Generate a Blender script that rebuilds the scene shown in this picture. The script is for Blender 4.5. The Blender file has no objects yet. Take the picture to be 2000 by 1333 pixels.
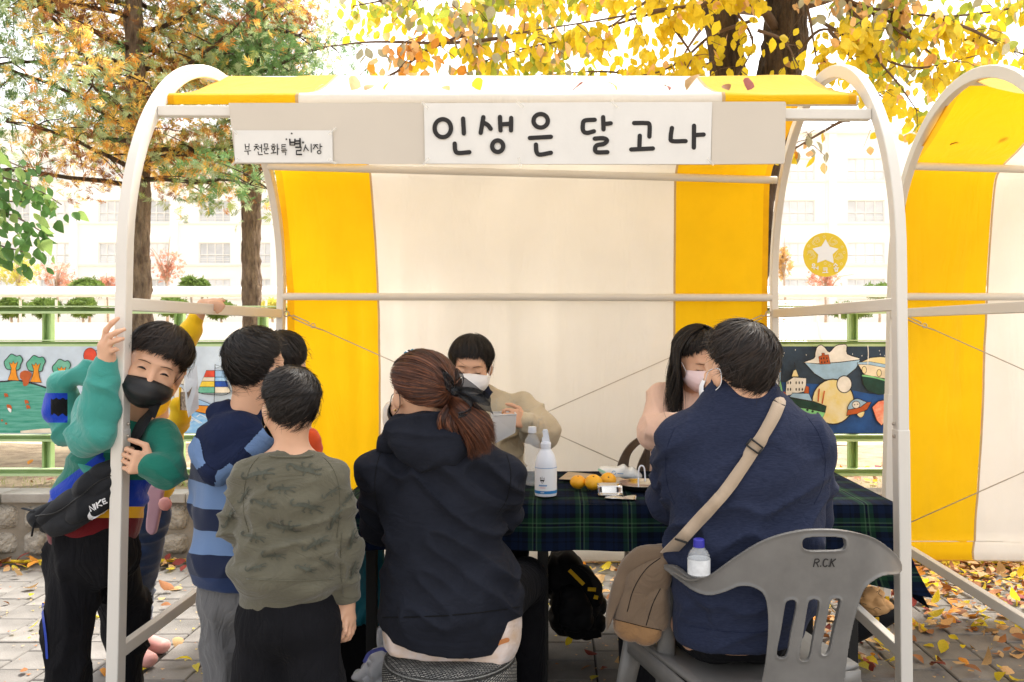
import bpy, math, random
import numpy as np
from mathutils import Vector, Matrix, Quaternion
from mathutils.geometry import tessellate_polygon
R = math.radians
random.seed(7); rng = np.random.default_rng(7)
SC = bpy.context.scene
# ---------------------------------------------------------------- camera
CZ, F, VX, VY = 1.28, 1660.0, 1085.0, 650.0          # eye height; focal length and vanishing point in photo pixels
cam_d = bpy.data.cameras.new('camera'); cam = bpy.data.objects.new('camera', cam_d)
SC.collection.objects.link(cam); SC.camera = cam
cam.location = (0, 0, CZ); cam.rotation_euler = (R(90), 0, 0)
cam_d.sensor_width = 36; cam_d.lens = F/2000*36
cam_d.shift_x = -(VX-1000)/2000; cam_d.shift_y = (VY-666.5)/2000
cam_d.clip_start = .05; cam_d.clip_end = 600
cam_d.dof.use_dof = True; cam_d.dof.focus_distance = 2.5; cam_d.dof.aperture_fstop = 14.0
# ---------------------------------------------------------------- light
SUN_DIR = Vector((.30, .50, 1.05)).normalized()
wd = bpy.data.worlds.new('World'); SC.world = wd; wd.use_nodes = True
nt = wd.node_tree; nt.nodes.clear()
sky = nt.nodes.new('ShaderNodeTexSky'); sky.sky_type = 'NISHITA'; sky.sun_disc = False
sky.sun_elevation = math.asin(SUN_DIR.z); sky.sun_rotation = math.atan2(SUN_DIR.x, SUN_DIR.y)
sky.air_density = 1.0; sky.dust_density = 4.0; sky.ozone_density = .6
hs = nt.nodes.new('ShaderNodeHueSaturation'); hs.inputs['Saturation'].default_value = .22
tint = nt.nodes.new('ShaderNodeMix'); tint.data_type = 'RGBA'; tint.blend_type = 'MULTIPLY'; tint.inputs[0].default_value = 1
tint.inputs[7].default_value = (1.0, .972, .94, 1)
bg = nt.nodes.new('ShaderNodeBackground'); bg.inputs[1].default_value = .15
wo = nt.nodes.new('ShaderNodeOutputWorld')
nt.links.new(sky.outputs[0], hs.inputs['Color']); nt.links.new(hs.outputs[0], tint.inputs[6]); nt.links.new(tint.outputs[2], bg.inputs[0]); nt.links.new(bg.outputs[0], wo.inputs[0])
sd = bpy.data.lights.new('sun', 'SUN'); sun = bpy.data.objects.new('sun', sd); SC.collection.objects.link(sun)
sd.energy = 2.4; sd.angle = R(9); sd.color = (1, .95, .87)
sun.rotation_euler = SUN_DIR.to_track_quat('Z', 'Y').to_euler(); sun.location = (4, -4, 9)
SC.view_settings.view_transform = 'Standard'; SC.view_settings.look = 'None'
SC.view_settings.exposure = 1.78; SC.view_settings.gamma = 1; SC.view_settings.use_curve_mapping = False
try:
    SC.cycles.max_bounces = 8; SC.cycles.transparent_max_bounces = 12
except Exception: pass

def W(px, py, Y):
    """photo pixel -> point of the place at depth Y"""
    return Vector(((px-VX)*Y/F, Y, CZ-(py-VY)*Y/F))
# ---------------------------------------------------------------- materials
def mat(name, col, rough=.65, var=.12, vs=6., bump=.0, bs=120., metal=0., spec=.4, tl=0., col2=None, rnd=0., sheen=0., tw=0., weave=0., alpha=1., stretch=None, ior=1.45, tlc=None, bd=.004, coat=0.):
    m = bpy.data.materials.new(name); m.use_nodes = True
    n = m.node_tree.nodes; l = m.node_tree.links
    p = n['Principled BSDF']; out = n['Material Output']
    p.inputs['Roughness'].default_value = rough; p.inputs['Metallic'].default_value = metal
    p.inputs['Specular IOR Level'].default_value = spec; p.inputs['IOR'].default_value = ior
    p.inputs['Transmission Weight'].default_value = tw; p.inputs['Alpha'].default_value = alpha
    p.inputs['Coat Weight'].default_value = coat; p.inputs['Coat Roughness'].default_value = .25
    if sheen: p.inputs['Sheen Weight'].default_value = sheen; p.inputs['Sheen Roughness'].default_value = .5
    tc = n.new('ShaderNodeTexCoord'); src = tc.outputs['Object']
    if stretch:
        mp = n.new('ShaderNodeMapping'); mp.inputs['Scale'].default_value = stretch; l.new(src, mp.inputs[0]); src = mp.outputs[0]
    nz = n.new('ShaderNodeTexNoise'); nz.inputs['Scale'].default_value = vs; nz.inputs['Detail'].default_value = 5; nz.inputs['Roughness'].default_value = .6
    l.new(src, nz.inputs['Vector'])
    cr = n.new('ShaderNodeValToRGB')
    c2 = col2 if col2 else tuple(min(1, c*(1+var)) for c in col[:3])
    c1 = col if col2 else tuple(c*(1-var) for c in col[:3])
    cr.color_ramp.elements[0].position = .32; cr.color_ramp.elements[1].position = .68
    cr.color_ramp.elements[0].color = (*c1[:3], 1); cr.color_ramp.elements[1].color = (*c2[:3], 1)
    l.new(nz.outputs[0], cr.inputs[0]); c = cr.outputs[0]
    if rnd:
        oi = n.new('ShaderNodeObjectInfo'); mr = n.new('ShaderNodeMapRange'); mr.inputs[3].default_value = 1-rnd; mr.inputs[4].default_value = 1+rnd
        l.new(oi.outputs['Random'], mr.inputs[0]); hv = n.new('ShaderNodeHueSaturation'); l.new(mr.outputs[0], hv.inputs['Value']); l.new(c, hv.inputs['Color']); c = hv.outputs[0]
    l.new(c, p.inputs['Base Color'])
    h = None
    if bump:
        nb = n.new('ShaderNodeTexNoise'); nb.inputs['Scale'].default_value = bs; nb.inputs['Detail'].default_value = 4; l.new(src, nb.inputs['Vector'])
        b = n.new('ShaderNodeBump'); b.inputs['Strength'].default_value = bump; b.inputs['Distance'].default_value = bd; l.new(nb.outputs[0], b.inputs['Height']); h = b
    if weave:
        wv = n.new('ShaderNodeTexWave'); wv.inputs['Scale'].default_value = weave; wv.inputs['Distortion'].default_value = 1.5; wv.inputs['Detail'].default_value = 1
        l.new(tc.outputs['Object'], wv.inputs['Vector'])
        b2 = n.new('ShaderNodeBump'); b2.inputs['Strength'].default_value = .25; b2.inputs['Distance'].default_value = .002; l.new(wv.outputs['Fac'], b2.inputs['Height'])
        if h: l.new(h.outputs[0], b2.inputs['Normal'])
        h = b2
    if h: l.new(h.outputs[0], p.inputs['Normal'])
    if tl:
        t = n.new('ShaderNodeBsdfTranslucent'); mx = n.new('ShaderNodeMixShader'); mx.inputs[0].default_value = tl
        if tlc:
            t.inputs[0].default_value = (*tlc, 1)
        else: l.new(c, t.inputs[0])
        l.new(p.outputs[0], mx.inputs[1]); l.new(t.outputs[0], mx.inputs[2]); l.new(mx.outputs[0], out.inputs[0])
    return m

def wrinkle(m, sc=11., dist=.018, st=.5, stretch=(1, 1, 1)):
    n = m.node_tree.nodes; l = m.node_tree.links; p = n['Principled BSDF']; old = p.inputs['Normal'].links[0].from_socket if p.inputs['Normal'].links else None
    tc = n.new('ShaderNodeTexCoord'); mp = n.new('ShaderNodeMapping'); mp.inputs['Scale'].default_value = stretch; mp.inputs['Rotation'].default_value = (.3, .5, .2); l.new(tc.outputs['Object'], mp.inputs[0])
    nz = n.new('ShaderNodeTexNoise'); nz.inputs['Scale'].default_value = sc; nz.inputs['Detail'].default_value = 3; nz.inputs['Distortion'].default_value = 1.6; l.new(mp.outputs[0], nz.inputs['Vector'])
    s = n.new('ShaderNodeMath'); s.operation = 'SUBTRACT'; s.inputs[1].default_value = .5; l.new(nz.outputs[0], s.inputs[0]); ab = n.new('ShaderNodeMath'); ab.operation = 'ABSOLUTE'; l.new(s.outputs[0], ab.inputs[0])
    b = n.new('ShaderNodeBump'); b.inputs['Strength'].default_value = st; b.inputs['Distance'].default_value = dist; l.new(ab.outputs[0], b.inputs['Height'])
    if old: l.new(old, b.inputs['Normal'])
    l.new(b.outputs[0], p.inputs['Normal']); return m
def fabric(name, col, tl=0., var=.10, vs=9, sheen=.25, rough=.85, **k):
    return mat(name, col, rough=rough, var=var, vs=vs, bump=.35, bs=330, spec=.12, sheen=(sheen if max(col) > .08 else sheen*.12), bd=.002, tl=tl, **k)
# ---------------------------------------------------------------- objects
def link(o, parent=None):
    SC.collection.objects.link(o)
    if parent is not None:
        o.parent = parent
        o.matrix_parent_inverse = (wm(parent)).inverted()
    return o
def wm(o):
    M = Matrix.Translation(o.location) @ o.rotation_euler.to_matrix().to_4x4() @ Matrix.Diagonal((*o.scale, 1))
    if o.parent: M = wm(o.parent) @ o.matrix_parent_inverse @ M
    return M
def tag(o, label=None, cat=None, group=None, kind=None):
    if label: o['label'] = label
    if cat: o['category'] = cat
    if group: o['group'] = group
    if kind: o['kind'] = kind
    return o
def thing(name, label, cat, loc=(0, 0, 0), group=None):
    o = bpy.data.objects.new(name, None); o.location = loc; o.empty_display_size = .05
    link(o); return tag(o, label, cat, group)
def mesh(name, v, f, mats, parent=None, mi=None, smooth=True, loc=None, bevel=0, uv=None, kind=None, angle=None):
    me = bpy.data.meshes.new(name)
    me.from_pydata([tuple(x) for x in v] if not isinstance(v, np.ndarray) else v.tolist(), [], f if isinstance(f, list) else f.tolist())
    if not isinstance(mats, (list, tuple)): mats = [mats]
    for m in mats: me.materials.append(m)
    if mi is not None: me.polygons.foreach_set('material_index', np.asarray(mi, dtype=np.int32))
    me.polygons.foreach_set('use_smooth', np.full(len(me.polygons), smooth))
    if uv is not None:
        ul = me.uv_layers.new(name='UVMap'); li = np.empty(len(me.loops), dtype=np.int32); me.loops.foreach_get('vertex_index', li)
        ul.data.foreach_set('uv', np.asarray(uv, dtype=np.float32)[li].ravel())
    me.update()
    if angle: me.set_sharp_from_angle(angle=R(angle))
    o = bpy.data.objects.new(name, me)
    if loc is not None: o.location = loc
    link(o, parent)
    if bevel:
        b = o.modifiers.new('bevel', 'BEVEL'); b.width = bevel; b.segments = 2; b.limit_method = 'ANGLE'
    if kind: o['kind'] = kind
    return o
class MB:
    def __init__(s): s.v = []; s.f = []; s.m = []
    def add(s, v, f, mi=0):
        n = len(s.v); s.v += [Vector(x) for x in v]; s.f += [tuple(i+n for i in q) for q in f]; s.m += [mi]*len(f); return s
    def box(s, c, d, M=None, mi=0):
        v = [Vector((x*d[0]/2, y*d[1]/2, z*d[2]/2)) for x in (-1, 1) for y in (-1, 1) for z in (-1, 1)]
        if M is not None: v = [M @ q for q in v]
        v = [q+Vector(c) for q in v]
        return s.add(v, [(0, 1, 3, 2), (4, 6, 7, 5), (0, 4, 5, 1), (2, 3, 7, 6), (0, 2, 6, 4), (1, 5, 7, 3)], mi)
    def beam(s, a, b, w, h, up=(0, 0, 1), mi=0):
        a = Vector(a); b = Vector(b); d = (b-a); L = d.length; d.normalize()
        x = d.cross(Vector(up))
        if x.length < 1e-4: x = d.cross(Vector((0, 1, 0)))
        x.normalize(); z = x.cross(d)
        M = Matrix((x, d, z)).transposed()
        return s.box((a+b)/2, (w, L, h), M, mi)
    def tube(s, pts, r, seg=8, mi=0, caps=True, flat=1., up=None, closed=False):
        pts = [Vector(p) for p in pts]; n = len(pts)
        if not hasattr(r, '__len__'): r = [r]*n
        v = []; f = []; prev = None
        for i, p in enumerate(pts):
            if closed: d = pts[(i+1) % n]-pts[i-1]
            else: d = pts[min(i+1, n-1)]-pts[max(i-1, 0)]
            if d.length < 1e-9: d = Vector((0, 0, 1))
            d.normalize()
            if prev is None:
                u = Vector(up) if up is not None else (Vector((0, 0, 1)) if abs(d.z) < .9 else Vector((1, 0, 0)))
            else: u = prev
            x = d.cross(u)
            if x.length < 1e-5: x = d.orthogonal()
            x.normalize(); y = x.cross(d); prev = y
            for k in range(seg):
                a = 2*math.pi*k/seg
                v.append(p+x*math.cos(a)*r[i]+y*math.sin(a)*r[i]*flat)
        m = n if closed else n-1
        for i in range(m):
            for k in range(seg):
                k2 = (k+1) % seg; j = (i+1) % n
                f.append((i*seg+k, i*seg+k2, j*seg+k2, j*seg+k))
        if caps and not closed:
            f.append(tuple(range(seg-1, -1, -1))); f.append(tuple((n-1)*seg+k for k in range(seg)))
        return s.add(v, f, mi)
    def lathe(s, prof, c=(0, 0, 0), seg=20, mi=0, M=None, caps=True):
        v = []; f = []; n = len(prof)
        for r, z in prof:
            for k in range(seg):
                a = 2*math.pi*k/seg; q = Vector((r*math.cos(a), r*math.sin(a), z))
                if M is not None: q = M @ q
                v.append(q+Vector(c))
        for i in range(n-1):
            for k in range(seg):
                k2 = (k+1) % seg
                f.append((i*seg+k, i*seg+k2, (i+1)*seg+k2, (i+1)*seg+k))
        if caps:
            f.append(tuple(range(seg-1, -1, -1))); f.append(tuple((n-1)*seg+k for k in range(seg)))
        return s.add(v, f, mi)
    def grid(s, fn, nu, nv, mi=0):
        v = [fn(i/nu, j/nv) for j in range(nv+1) for i in range(nu+1)]
        f = [(j*(nu+1)+i, j*(nu+1)+i+1, (j+1)*(nu+1)+i+1, (j+1)*(nu+1)+i) for j in range(nv) for i in range(nu)]
        return s.add(v, f, mi)
    def poly(s, pts, mi=0):
        pts = [Vector(p) for p in pts]
        return s.add(pts, [tuple(t) for t in tessellate_polygon([pts])], mi)
    def prism(s, pts, d, mi=0):
        pts = [Vector(p) for p in pts]; n = len(pts); d = Vector(d); t = [tuple(q) for q in tessellate_polygon([pts])]
        s.add(pts+[p+d for p in pts], t+[tuple(i+n for i in q[::-1]) for q in t]+[(i, (i+1) % n, (i+1) % n+n, i+n) for i in range(n)], mi)
        return s
    def build(s, name, mats, parent=None, smooth=False, bevel=0, kind=None, loc=None, angle=None, solid=0):
        o = mesh(name, s.v, s.f, mats, parent, s.m, smooth, loc, bevel, kind=kind, angle=angle)
        if solid:
            q = o.modifiers.new('thick', 'SOLIDIFY'); q.thickness = solid; q.offset = 0
        return o
def cat(pts, n=6, closed=False):
    """smooth curve through points (any dimension)"""
    P = [np.array(p, float) for p in pts]; N = len(P); out = []
    rngi = range(N if closed else N-1)
    for i in rngi:
        p0 = P[(i-1) % N] if closed or i > 0 else 2*P[0]-P[1]
        p1 = P[i]; p2 = P[(i+1) % N]; p3 = P[(i+2) % N] if closed or i+2 < N else 2*P[-1]-P[-2]
        for k in range(n):
            t = k/n
            out.append(.5*((2*p1)+(-p0+p2)*t+(2*p0-5*p1+4*p2-p3)*t*t+(-p0+3*p1-3*p2+p3)*t**3))
    if not closed: out.append(P[-1])
    return out
def ribbon(mb, pts, w, to, mi=0, closed=False, n=6, sm=True):
    """brush stroke: pts in 2D, to(x,y) -> 3D point on the surface; round ends"""
    P = cat(pts, n, closed) if sm and len(pts) > 2 else [np.array(p, float) for p in pts]
    N = len(P); L = []; Rr = []
    for i in range(N):
        if closed: d = P[(i+1) % N]-P[i-1]
        else: d = P[min(i+1, N-1)]-P[max(i-1, 0)]
        d = d/(np.linalg.norm(d)+1e-9); nn = np.array((-d[1], d[0]))*w/2
        L.append(P[i]+nn); Rr.append(P[i]-nn)
    v = L+Rr; f = [(i, (i+1) % N, (i+1) % N+N, i+N) for i in range(N if closed else N-1)]
    if not closed:
        for (c, a, b, s) in ((P[0], 0, N, 1), (P[-1], 2*N-1, N-1, 1)):
            va = v[a]-c; ang = math.atan2(va[1], va[0]); base = len(v); K = 5
            for k in range(1, K):
                t = ang+math.pi*k/K; v.append(c+np.array((math.cos(t), math.sin(t)))*w/2)
            f.append(tuple([a]+[base+k for k in range(K-1)]+[b]))
    mb.add([to(p[0], p[1]) for p in v], f, mi)
def noise3(p, seed=0):
    """vectorised value noise, p (N,3) -> (N,) in 0..1"""
    p = np.asarray(p, float); i = np.floor(p).astype(np.int64); f = p-i; u = f*f*(3-2*f)
    def h(a):
        n = (a[:, 0]*73856093) ^ (a[:, 1]*19349663) ^ (a[:, 2]*83492791) ^ (seed*2654435761)
        n = (n ^ (n >> 13))*1274126177 & 0xffffffff; n = (n ^ (n >> 16)) & 0xffff
        return n/65535.
    r = 0
    for dx in (0, 1):
        for dy in (0, 1):
            for dz in (0, 1):
                w = (u[:, 0] if dx else 1-u[:, 0])*(u[:, 1] if dy else 1-u[:, 1])*(u[:, 2] if dz else 1-u[:, 2])
                r = r+w*h(i+np.array((dx, dy, dz)))
    return r
# ---------------------------------------------------------------- implicit bodies
class Field:
    def __init__(s, lo, hi, h):
        s.lo = np.array(lo, float); s.h = h; s.n = np.ceil((np.array(hi)-s.lo)/h).astype(int)+1
        s.F = np.full(s.n, .5, np.float32)
    def _loc(s, c0, c1, m):
        a = np.clip(np.floor((np.minimum(c0, c1)-m-s.lo)/s.h).astype(int), 0, s.n); b = np.clip(np.ceil((np.maximum(c0, c1)+m-s.lo)/s.h).astype(int)+1, 0, s.n)
        if np.any(b <= a): return None
        sl = tuple(slice(a[i], b[i]) for i in range(3))
        ax = [s.lo[i]+s.h*np.arange(a[i], b[i]) for i in range(3)]
        return sl, ax[0][:, None, None], ax[1][None, :, None], ax[2][None, None, :]
    def _mix(s, sl, d, k, sub=False):
        A = s.F[sl]
        if sub: d = -d; hh = np.clip(.5-.5*(A-d)/k, 0, 1); s.F[sl] = A*(1-hh)+d*hh+k*hh*(1-hh); return
        hh = np.clip(.5+.5*(A-d)/k, 0, 1); s.F[sl] = A*(1-hh)+d*hh-k*hh*(1-hh)
    def cone(s, a, b, ra, rb, k=.015, sub=False):
        a = np.array(a, float); b = np.array(b, float); r = self_r = max(ra, rb)
        q = s._loc(a, b, r+k+2*s.h)
        if q is None: return s
        sl, X, Y, Z = q; d = b-a; L2 = max(d @ d, 1e-9)
        t = np.clip(((X-a[0])*d[0]+(Y-a[1])*d[1]+(Z-a[2])*d[2])/L2, 0, 1)
        D = np.sqrt((X-a[0]-t*d[0])**2+(Y-a[1]-t*d[1])**2+(Z-a[2]-t*d[2])**2)-(ra+(rb-ra)*t)
        s._mix(sl, D, k, sub); return s
    def chain(s, pts, rs, k=.015):
        for i in range(len(pts)-1): s.cone(pts[i], pts[i+1], rs[i], rs[i+1], k)
        return s
    def ell(s, c, r, M=None, k=.015, sub=False):
        c = np.array(c, float); r = np.array(r, float); m = r.max()
        q = s._loc(c, c, m+k+2*s.h)
        if q is None: return s
        sl, X, Y, Z = q; X = X-c[0]; Y = Y-c[1]; Z = Z-c[2]
        A = np.array(M) if M is not None else np.eye(3)       # columns = local axes
        u = (X*A[0, 0]+Y*A[1, 0]+Z*A[2, 0])/r[0]; v = (X*A[0, 1]+Y*A[1, 1]+Z*A[2, 1])/r[1]; w = (X*A[0, 2]+Y*A[1, 2]+Z*A[2, 2])/r[2]
        k0 = np.sqrt(u*u+v*v+w*w); k1 = np.sqrt((u/r[0])**2+(v/r[1])**2+(w/r[2])**2)+1e-6
        s._mix(sl, k0*(k0-1)/k1, k, sub); return s
    def econe(s, a, b, ra, rb, side, k=.03):
        """ra, rb = (half width along side, half depth)"""
        a = np.array(a, float); b = np.array(b, float); sd_ = np.array(side, float); m = max(*ra, *rb)
        q = s._loc(a, b, m+k+2*s.h)
        if q is None: return s
        sl, X, Y, Z = q; d = b-a; L2 = max(d @ d, 1e-9)
        sd_ = sd_-d*(sd_ @ d)/L2; sd_ /= np.linalg.norm(sd_)
        t = np.clip(((X-a[0])*d[0]+(Y-a[1])*d[1]+(Z-a[2])*d[2])/L2, 0, 1)
        x = X-a[0]-t*d[0]; y = Y-a[1]-t*d[1]; z = Z-a[2]-t*d[2]
        u = x*sd_[0]+y*sd_[1]+z*sd_[2]; w2 = np.maximum(x*x+y*y+z*z-u*u, 0)
        rx = ra[0]+(rb[0]-ra[0])*t; ry = ra[1]+(rb[1]-ra[1])*t
        k0 = np.sqrt((u/rx)**2+w2/ry**2); k1 = np.sqrt((u/rx**2)**2+w2/ry**4)+1e-6
        s._mix(sl, (k0*(k0-1)/k1).astype(np.float32), k); return s
    def cut(s, p, n):
        """keep the side the normal n points away from"""
        n = np.array(n, float)/np.linalg.norm(n)
        X = s.lo[0]+s.h*np.arange(s.n[0])[:, None, None]; Y = s.lo[1]+s.h*np.arange(s.n[1])[None, :, None]; Z = s.lo[2]+s.h*np.arange(s.n[2])[None, None, :]
        s.F = np.maximum(s.F, (X-p[0])*n[0]+(Y-p[1])*n[1]+(Z-p[2])*n[2]).astype(np.float32); return s
    def net(s):
        Fd = s.F; Fd[0] = Fd[-1] = .5; Fd[:, 0] = Fd[:, -1] = .5; Fd[:, :, 0] = Fd[:, :, -1] = .5
        S = Fd < 0; n = s.n
        cnt = sum(S[dx:n[0]-1+dx, dy:n[1]-1+dy, dz:n[2]-1+dz].astype(np.int8) for dx in (0, 1) for dy in (0, 1) for dz in (0, 1))
        act = np.argwhere((cnt > 0) & (cnt < 8)); idx = np.full(cnt.shape, -1, np.int64); idx[tuple(act.T)] = np.arange(len(act))
        P = np.zeros((len(act), 3)); C = np.zeros(len(act))
        cs = [(a, b, c) for a in (0, 1) for b in (0, 1) for c in (0, 1)]
        for i, ca in enumerate(cs):
            for cb in cs[i+1:]:
                if sum(abs(ca[q]-cb[q]) for q in range(3)) != 1: continue
                va = Fd[tuple((act+ca).T)].astype(float); vb = Fd[tuple((act+cb).T)].astype(float)
                x = (va < 0) != (vb < 0); t = np.where(x, va/np.where(x, va-vb, 1), 0)
                P += np.where(x[:, None], np.array(ca)+(np.array(cb)-np.array(ca))*t[:, None], 0); C += x
        V = s.lo+(act+P/C[:, None])*s.h
        Q = []
        for ax in range(3):
            o1, o2 = [(1, 2), (2, 0), (0, 1)][ax]
            e = np.zeros(3, int); e[ax] = 1
            A = S[tuple(slice(0, n[q]-e[q]) for q in range(3))]; B = S[tuple(slice(e[q], n[q]) for q in range(3))]
            g = np.argwhere(A != B); g = g[(g[:, o1] > 0) & (g[:, o2] > 0) & (g[:, o1] < n[o1]-1) & (g[:, o2] < n[o2]-1)]
            ins = A[tuple(g.T)]
            d1 = np.zeros(3, int); d1[o1] = 1; d2 = np.zeros(3, int); d2[o2] = 1
            q = np.stack([idx[tuple((g-d1-d2).T)], idx[tuple((g-d2).T)], idx[tuple(g.T)], idx[tuple((g-d1).T)]], 1)
            q[~ins] = q[~ins][:, ::-1]; Q.append(q)
        Q = np.concatenate(Q); Q = Q[(Q >= 0).all(1)]
        # one relaxing pass
        for _ in range(2):
            acc = np.zeros_like(V); c = np.zeros(len(V))
            for a, b in ((0, 1), (1, 2), (2, 3), (3, 0)):
                np.add.at(acc, Q[:, a], V[Q[:, b]]); np.add.at(c, Q[:, a], 1); np.add.at(acc, Q[:, b], V[Q[:, a]]); np.add.at(c, Q[:, b], 1)
            V = V*.5+.5*acc/np.maximum(c, 1)[:, None]
        return V, Q
def normals(V, Q):
    N = np.cross(V[Q[:, 2]]-V[Q[:, 0]], V[Q[:, 3]]-V[Q[:, 1]]); out = np.zeros_like(V)
    for k in range(4): np.add.at(out, Q[:, k], N)
    return out/(np.linalg.norm(out, axis=1)[:, None]+1e-12)
def folds(V, Q, amp=.006, fr=(9, 9, 30), rot=0., seed=1, spots=(), hem=None):
    """cloth folds: long soft ridges across the garment, deeper at the given joints"""
    N = normals(V, Q); c, s = math.cos(rot), math.sin(rot)
    p = np.stack([V[:, 0]*c+V[:, 2]*s, V[:, 1], -V[:, 0]*s+V[:, 2]*c], 1)
    w = noise3(p*5+3, seed+9)*1.6
    q = p*np.array(fr)+w[:, None]
    a = noise3(q, seed); r = 1-np.abs(2*a-1); b = noise3(q*2.1+7, seed+3)
    msk = .25+.75*noise3(V*6.5, seed+5)**1.2*1.6
    d = amp*((r**3-.30)*1.9+(b-.5)*.5)*msk
    for (pt, rad, am, dirn, n) in spots:
        pt = np.array(pt); dd = V-pt; L = np.linalg.norm(dd, axis=1); m = np.exp(-(L/rad)**2)
        t = dd @ np.array(Vector(dirn).normalized()); wob = noise3(V*14, seed+21)*5
        d += am*m*np.sin(t*n+wob)
    if hem is not None: d = d*(.2+.8*np.clip((V[:, 2]-hem)/.07, 0, 1))
    return V+N*np.maximum(d, -.0075)[:, None]
# ================================================================ SETTING
M = {}
M['paver'] = mat('paver', (.175, .163, .150), .85, .26, 5, bump=.5, bs=160, rnd=.13)
M['joint'] = mat('joint', (.055, .048, .04), .95, .3, 30, bump=.4, bs=90)
M['sand'] = mat('sand', (.42, .34, .24), .95, .1, 2, col2=(.52, .44, .33), bump=.4, bs=40)
M['soil'] = mat('soil', (.17, .12, .075), .95, .1, 7, col2=(.34, .27, .17), bump=.8, bs=60, bd=.01)
M['concrete'] = mat('concrete', (.26, .235, .20), .9, .1, 5, col2=(.40, .37, .33), bump=.6, bs=70)
M['mortar'] = mat('mortar', (.20, .165, .12), .95, .1, 9, col2=(.30, .26, .21), bump=.8, bs=90)
M['stone'] = mat('stone', (.25, .22, .18), .9, .1, 22, col2=(.46, .41, .34), bump=1., bs=55, bd=.02, rnd=.12)
M['green'] = mat('green_paint', (.26, .40, .14), .45, .1, 6, col2=(.36, .50, .23), bump=.1, bs=60)
M['green_light'] = mat('green_paint_pale', (.42, .56, .27), .45, .1, 6, col2=(.54, .68, .38), bump=.1, bs=60)
M['pale_trunk'] = mat('pale_trunk', (.50, .38, .29), .9, .2, 8)
M['green_dark'] = mat('green_paint_dark', (.13, .20, .06), .6, .25, 12)  # darker green for the inset web of the top rail
M['white'] = mat('white_paint', (.80, .79, .76), .5, .04, 4)
M['wallwhite'] = mat('facade_paint', (.93, .91, .87), .8, .03, .3)
M['ledge'] = mat('ledge', (.88, .82, .74), .8, .05, 1)
M['glass'] = mat('window_glass', (.74, .76, .78), .15, .2, .5, spec=.6, rnd=.25)
M['bark'] = mat('bark', (.09, .06, .045), .95, .1, 26, col2=(.30, .22, .155), bump=1., bs=46, bd=.06, stretch=(1, 1, .28))
M['bark_dark'] = mat('bark_dark', (.035, .022, .015), .95, .1, 22, col2=(.13, .085, .055), bump=1., bs=46, bd=.07, stretch=(1, 1, .2))
M['twig'] = mat('twig', (.12, .075, .05), .9, .2, 20)

def height(x, y):
    """ground level behind the wall"""
    return .355+.02*math.sin(x*2.1)+.015*math.sin(y*3+x)
def sheet(name, x0, x1, y0, y1, nx, ny, z, m):
    v = [(x0+(x1-x0)*i/nx, y0+(y1-y0)*j/ny, z(x0+(x1-x0)*i/nx, y0+(y1-y0)*j/ny) if callable(z) else z) for j in range(ny+1) for i in range(nx+1)]
    f = [(j*(nx+1)+i, j*(nx+1)+i+1, (j+1)*(nx+1)+i+1, (j+1)*(nx+1)+i) for j in range(ny) for i in range(nx)]
    return mesh(name, v, f, m, smooth=True, kind='structure')
bed = sheet('ground', -160, 160, -40, 400, 4, 4, -.06, M['sand'])
pavement = sheet('pavement', -9, 9, -3, 4.80, 2, 2, -.012, M['joint'])
soil = sheet('planting_strip', -12, 12, 4.92, 7.2, 90, 24, height, M['soil'])
yard = sheet('playground', -120, 120, 7.2, 80, 30, 20, lambda x, y: .33-.0*y, M['sand'])
# pavers: square concrete blocks in courses that run away from the viewer, joints staggered
PW = .19; pz = []
def paver_mesh():
    b = MB(); w = PW/2-.0035; c = .004
    lo = [(-w, -w), (w, -w), (w, w), (-w, w)]; hi = [(x*(1-c/w), y*(1-c/w)) for x, y in lo]
    v = [(x, y, -.05) for x, y in lo]+[(x, y, -.004) for x, y in lo]+[(x, y, 0) for x, y in hi]
    f = [(0, 1, 5, 4), (1, 2, 6, 5), (2, 3, 7, 6), (3, 0, 4, 7), (4, 5, 9, 8), (5, 6, 10, 9), (6, 7, 11, 10), (7, 4, 8, 11), (8, 9, 10, 11)]
    me = bpy.data.meshes.new('paver'); me.from_pydata(v, [], f); me.materials.append(M['paver']); me.update(); return me, v, f
pm, pv, pf = paver_mesh(); cand = []
for i in range(-46, 46):
    for j in range(-12, 26):
        x = i*PW+.06; y = j*PW+(.095 if i % 2 else 0)
        if y < -2.2 or y > 4.70: continue
        px = VX+F*x/max(y, .2)
        vis = y > 3.15 and -90 < px < 2090
        cand.append((0 if vis else 1, -1/max(y, .1) if vis else 0, x, y))
cand.sort(); rest = MB()
def tiltz(): return random.uniform(-.0022, .0022), random.uniform(-.008, .008), random.uniform(-.008, .008)
for k, (a, b_, x, y) in enumerate(cand):
    z, rx, ry = tiltz()
    if k < 298 and a == 0:
        o = bpy.data.objects.new('paver', pm); o.location = (x, y, z); o.rotation_euler = (rx, ry, random.uniform(-.006, .006)); link(o, pavement)
    else:
        rest.add([(p[0]+x, p[1]+y, p[2]+z+p[0]*ry) for p in pv], pf)
rest.build('paver_field', M['paver'], pavement, kind='stuff')
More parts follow.
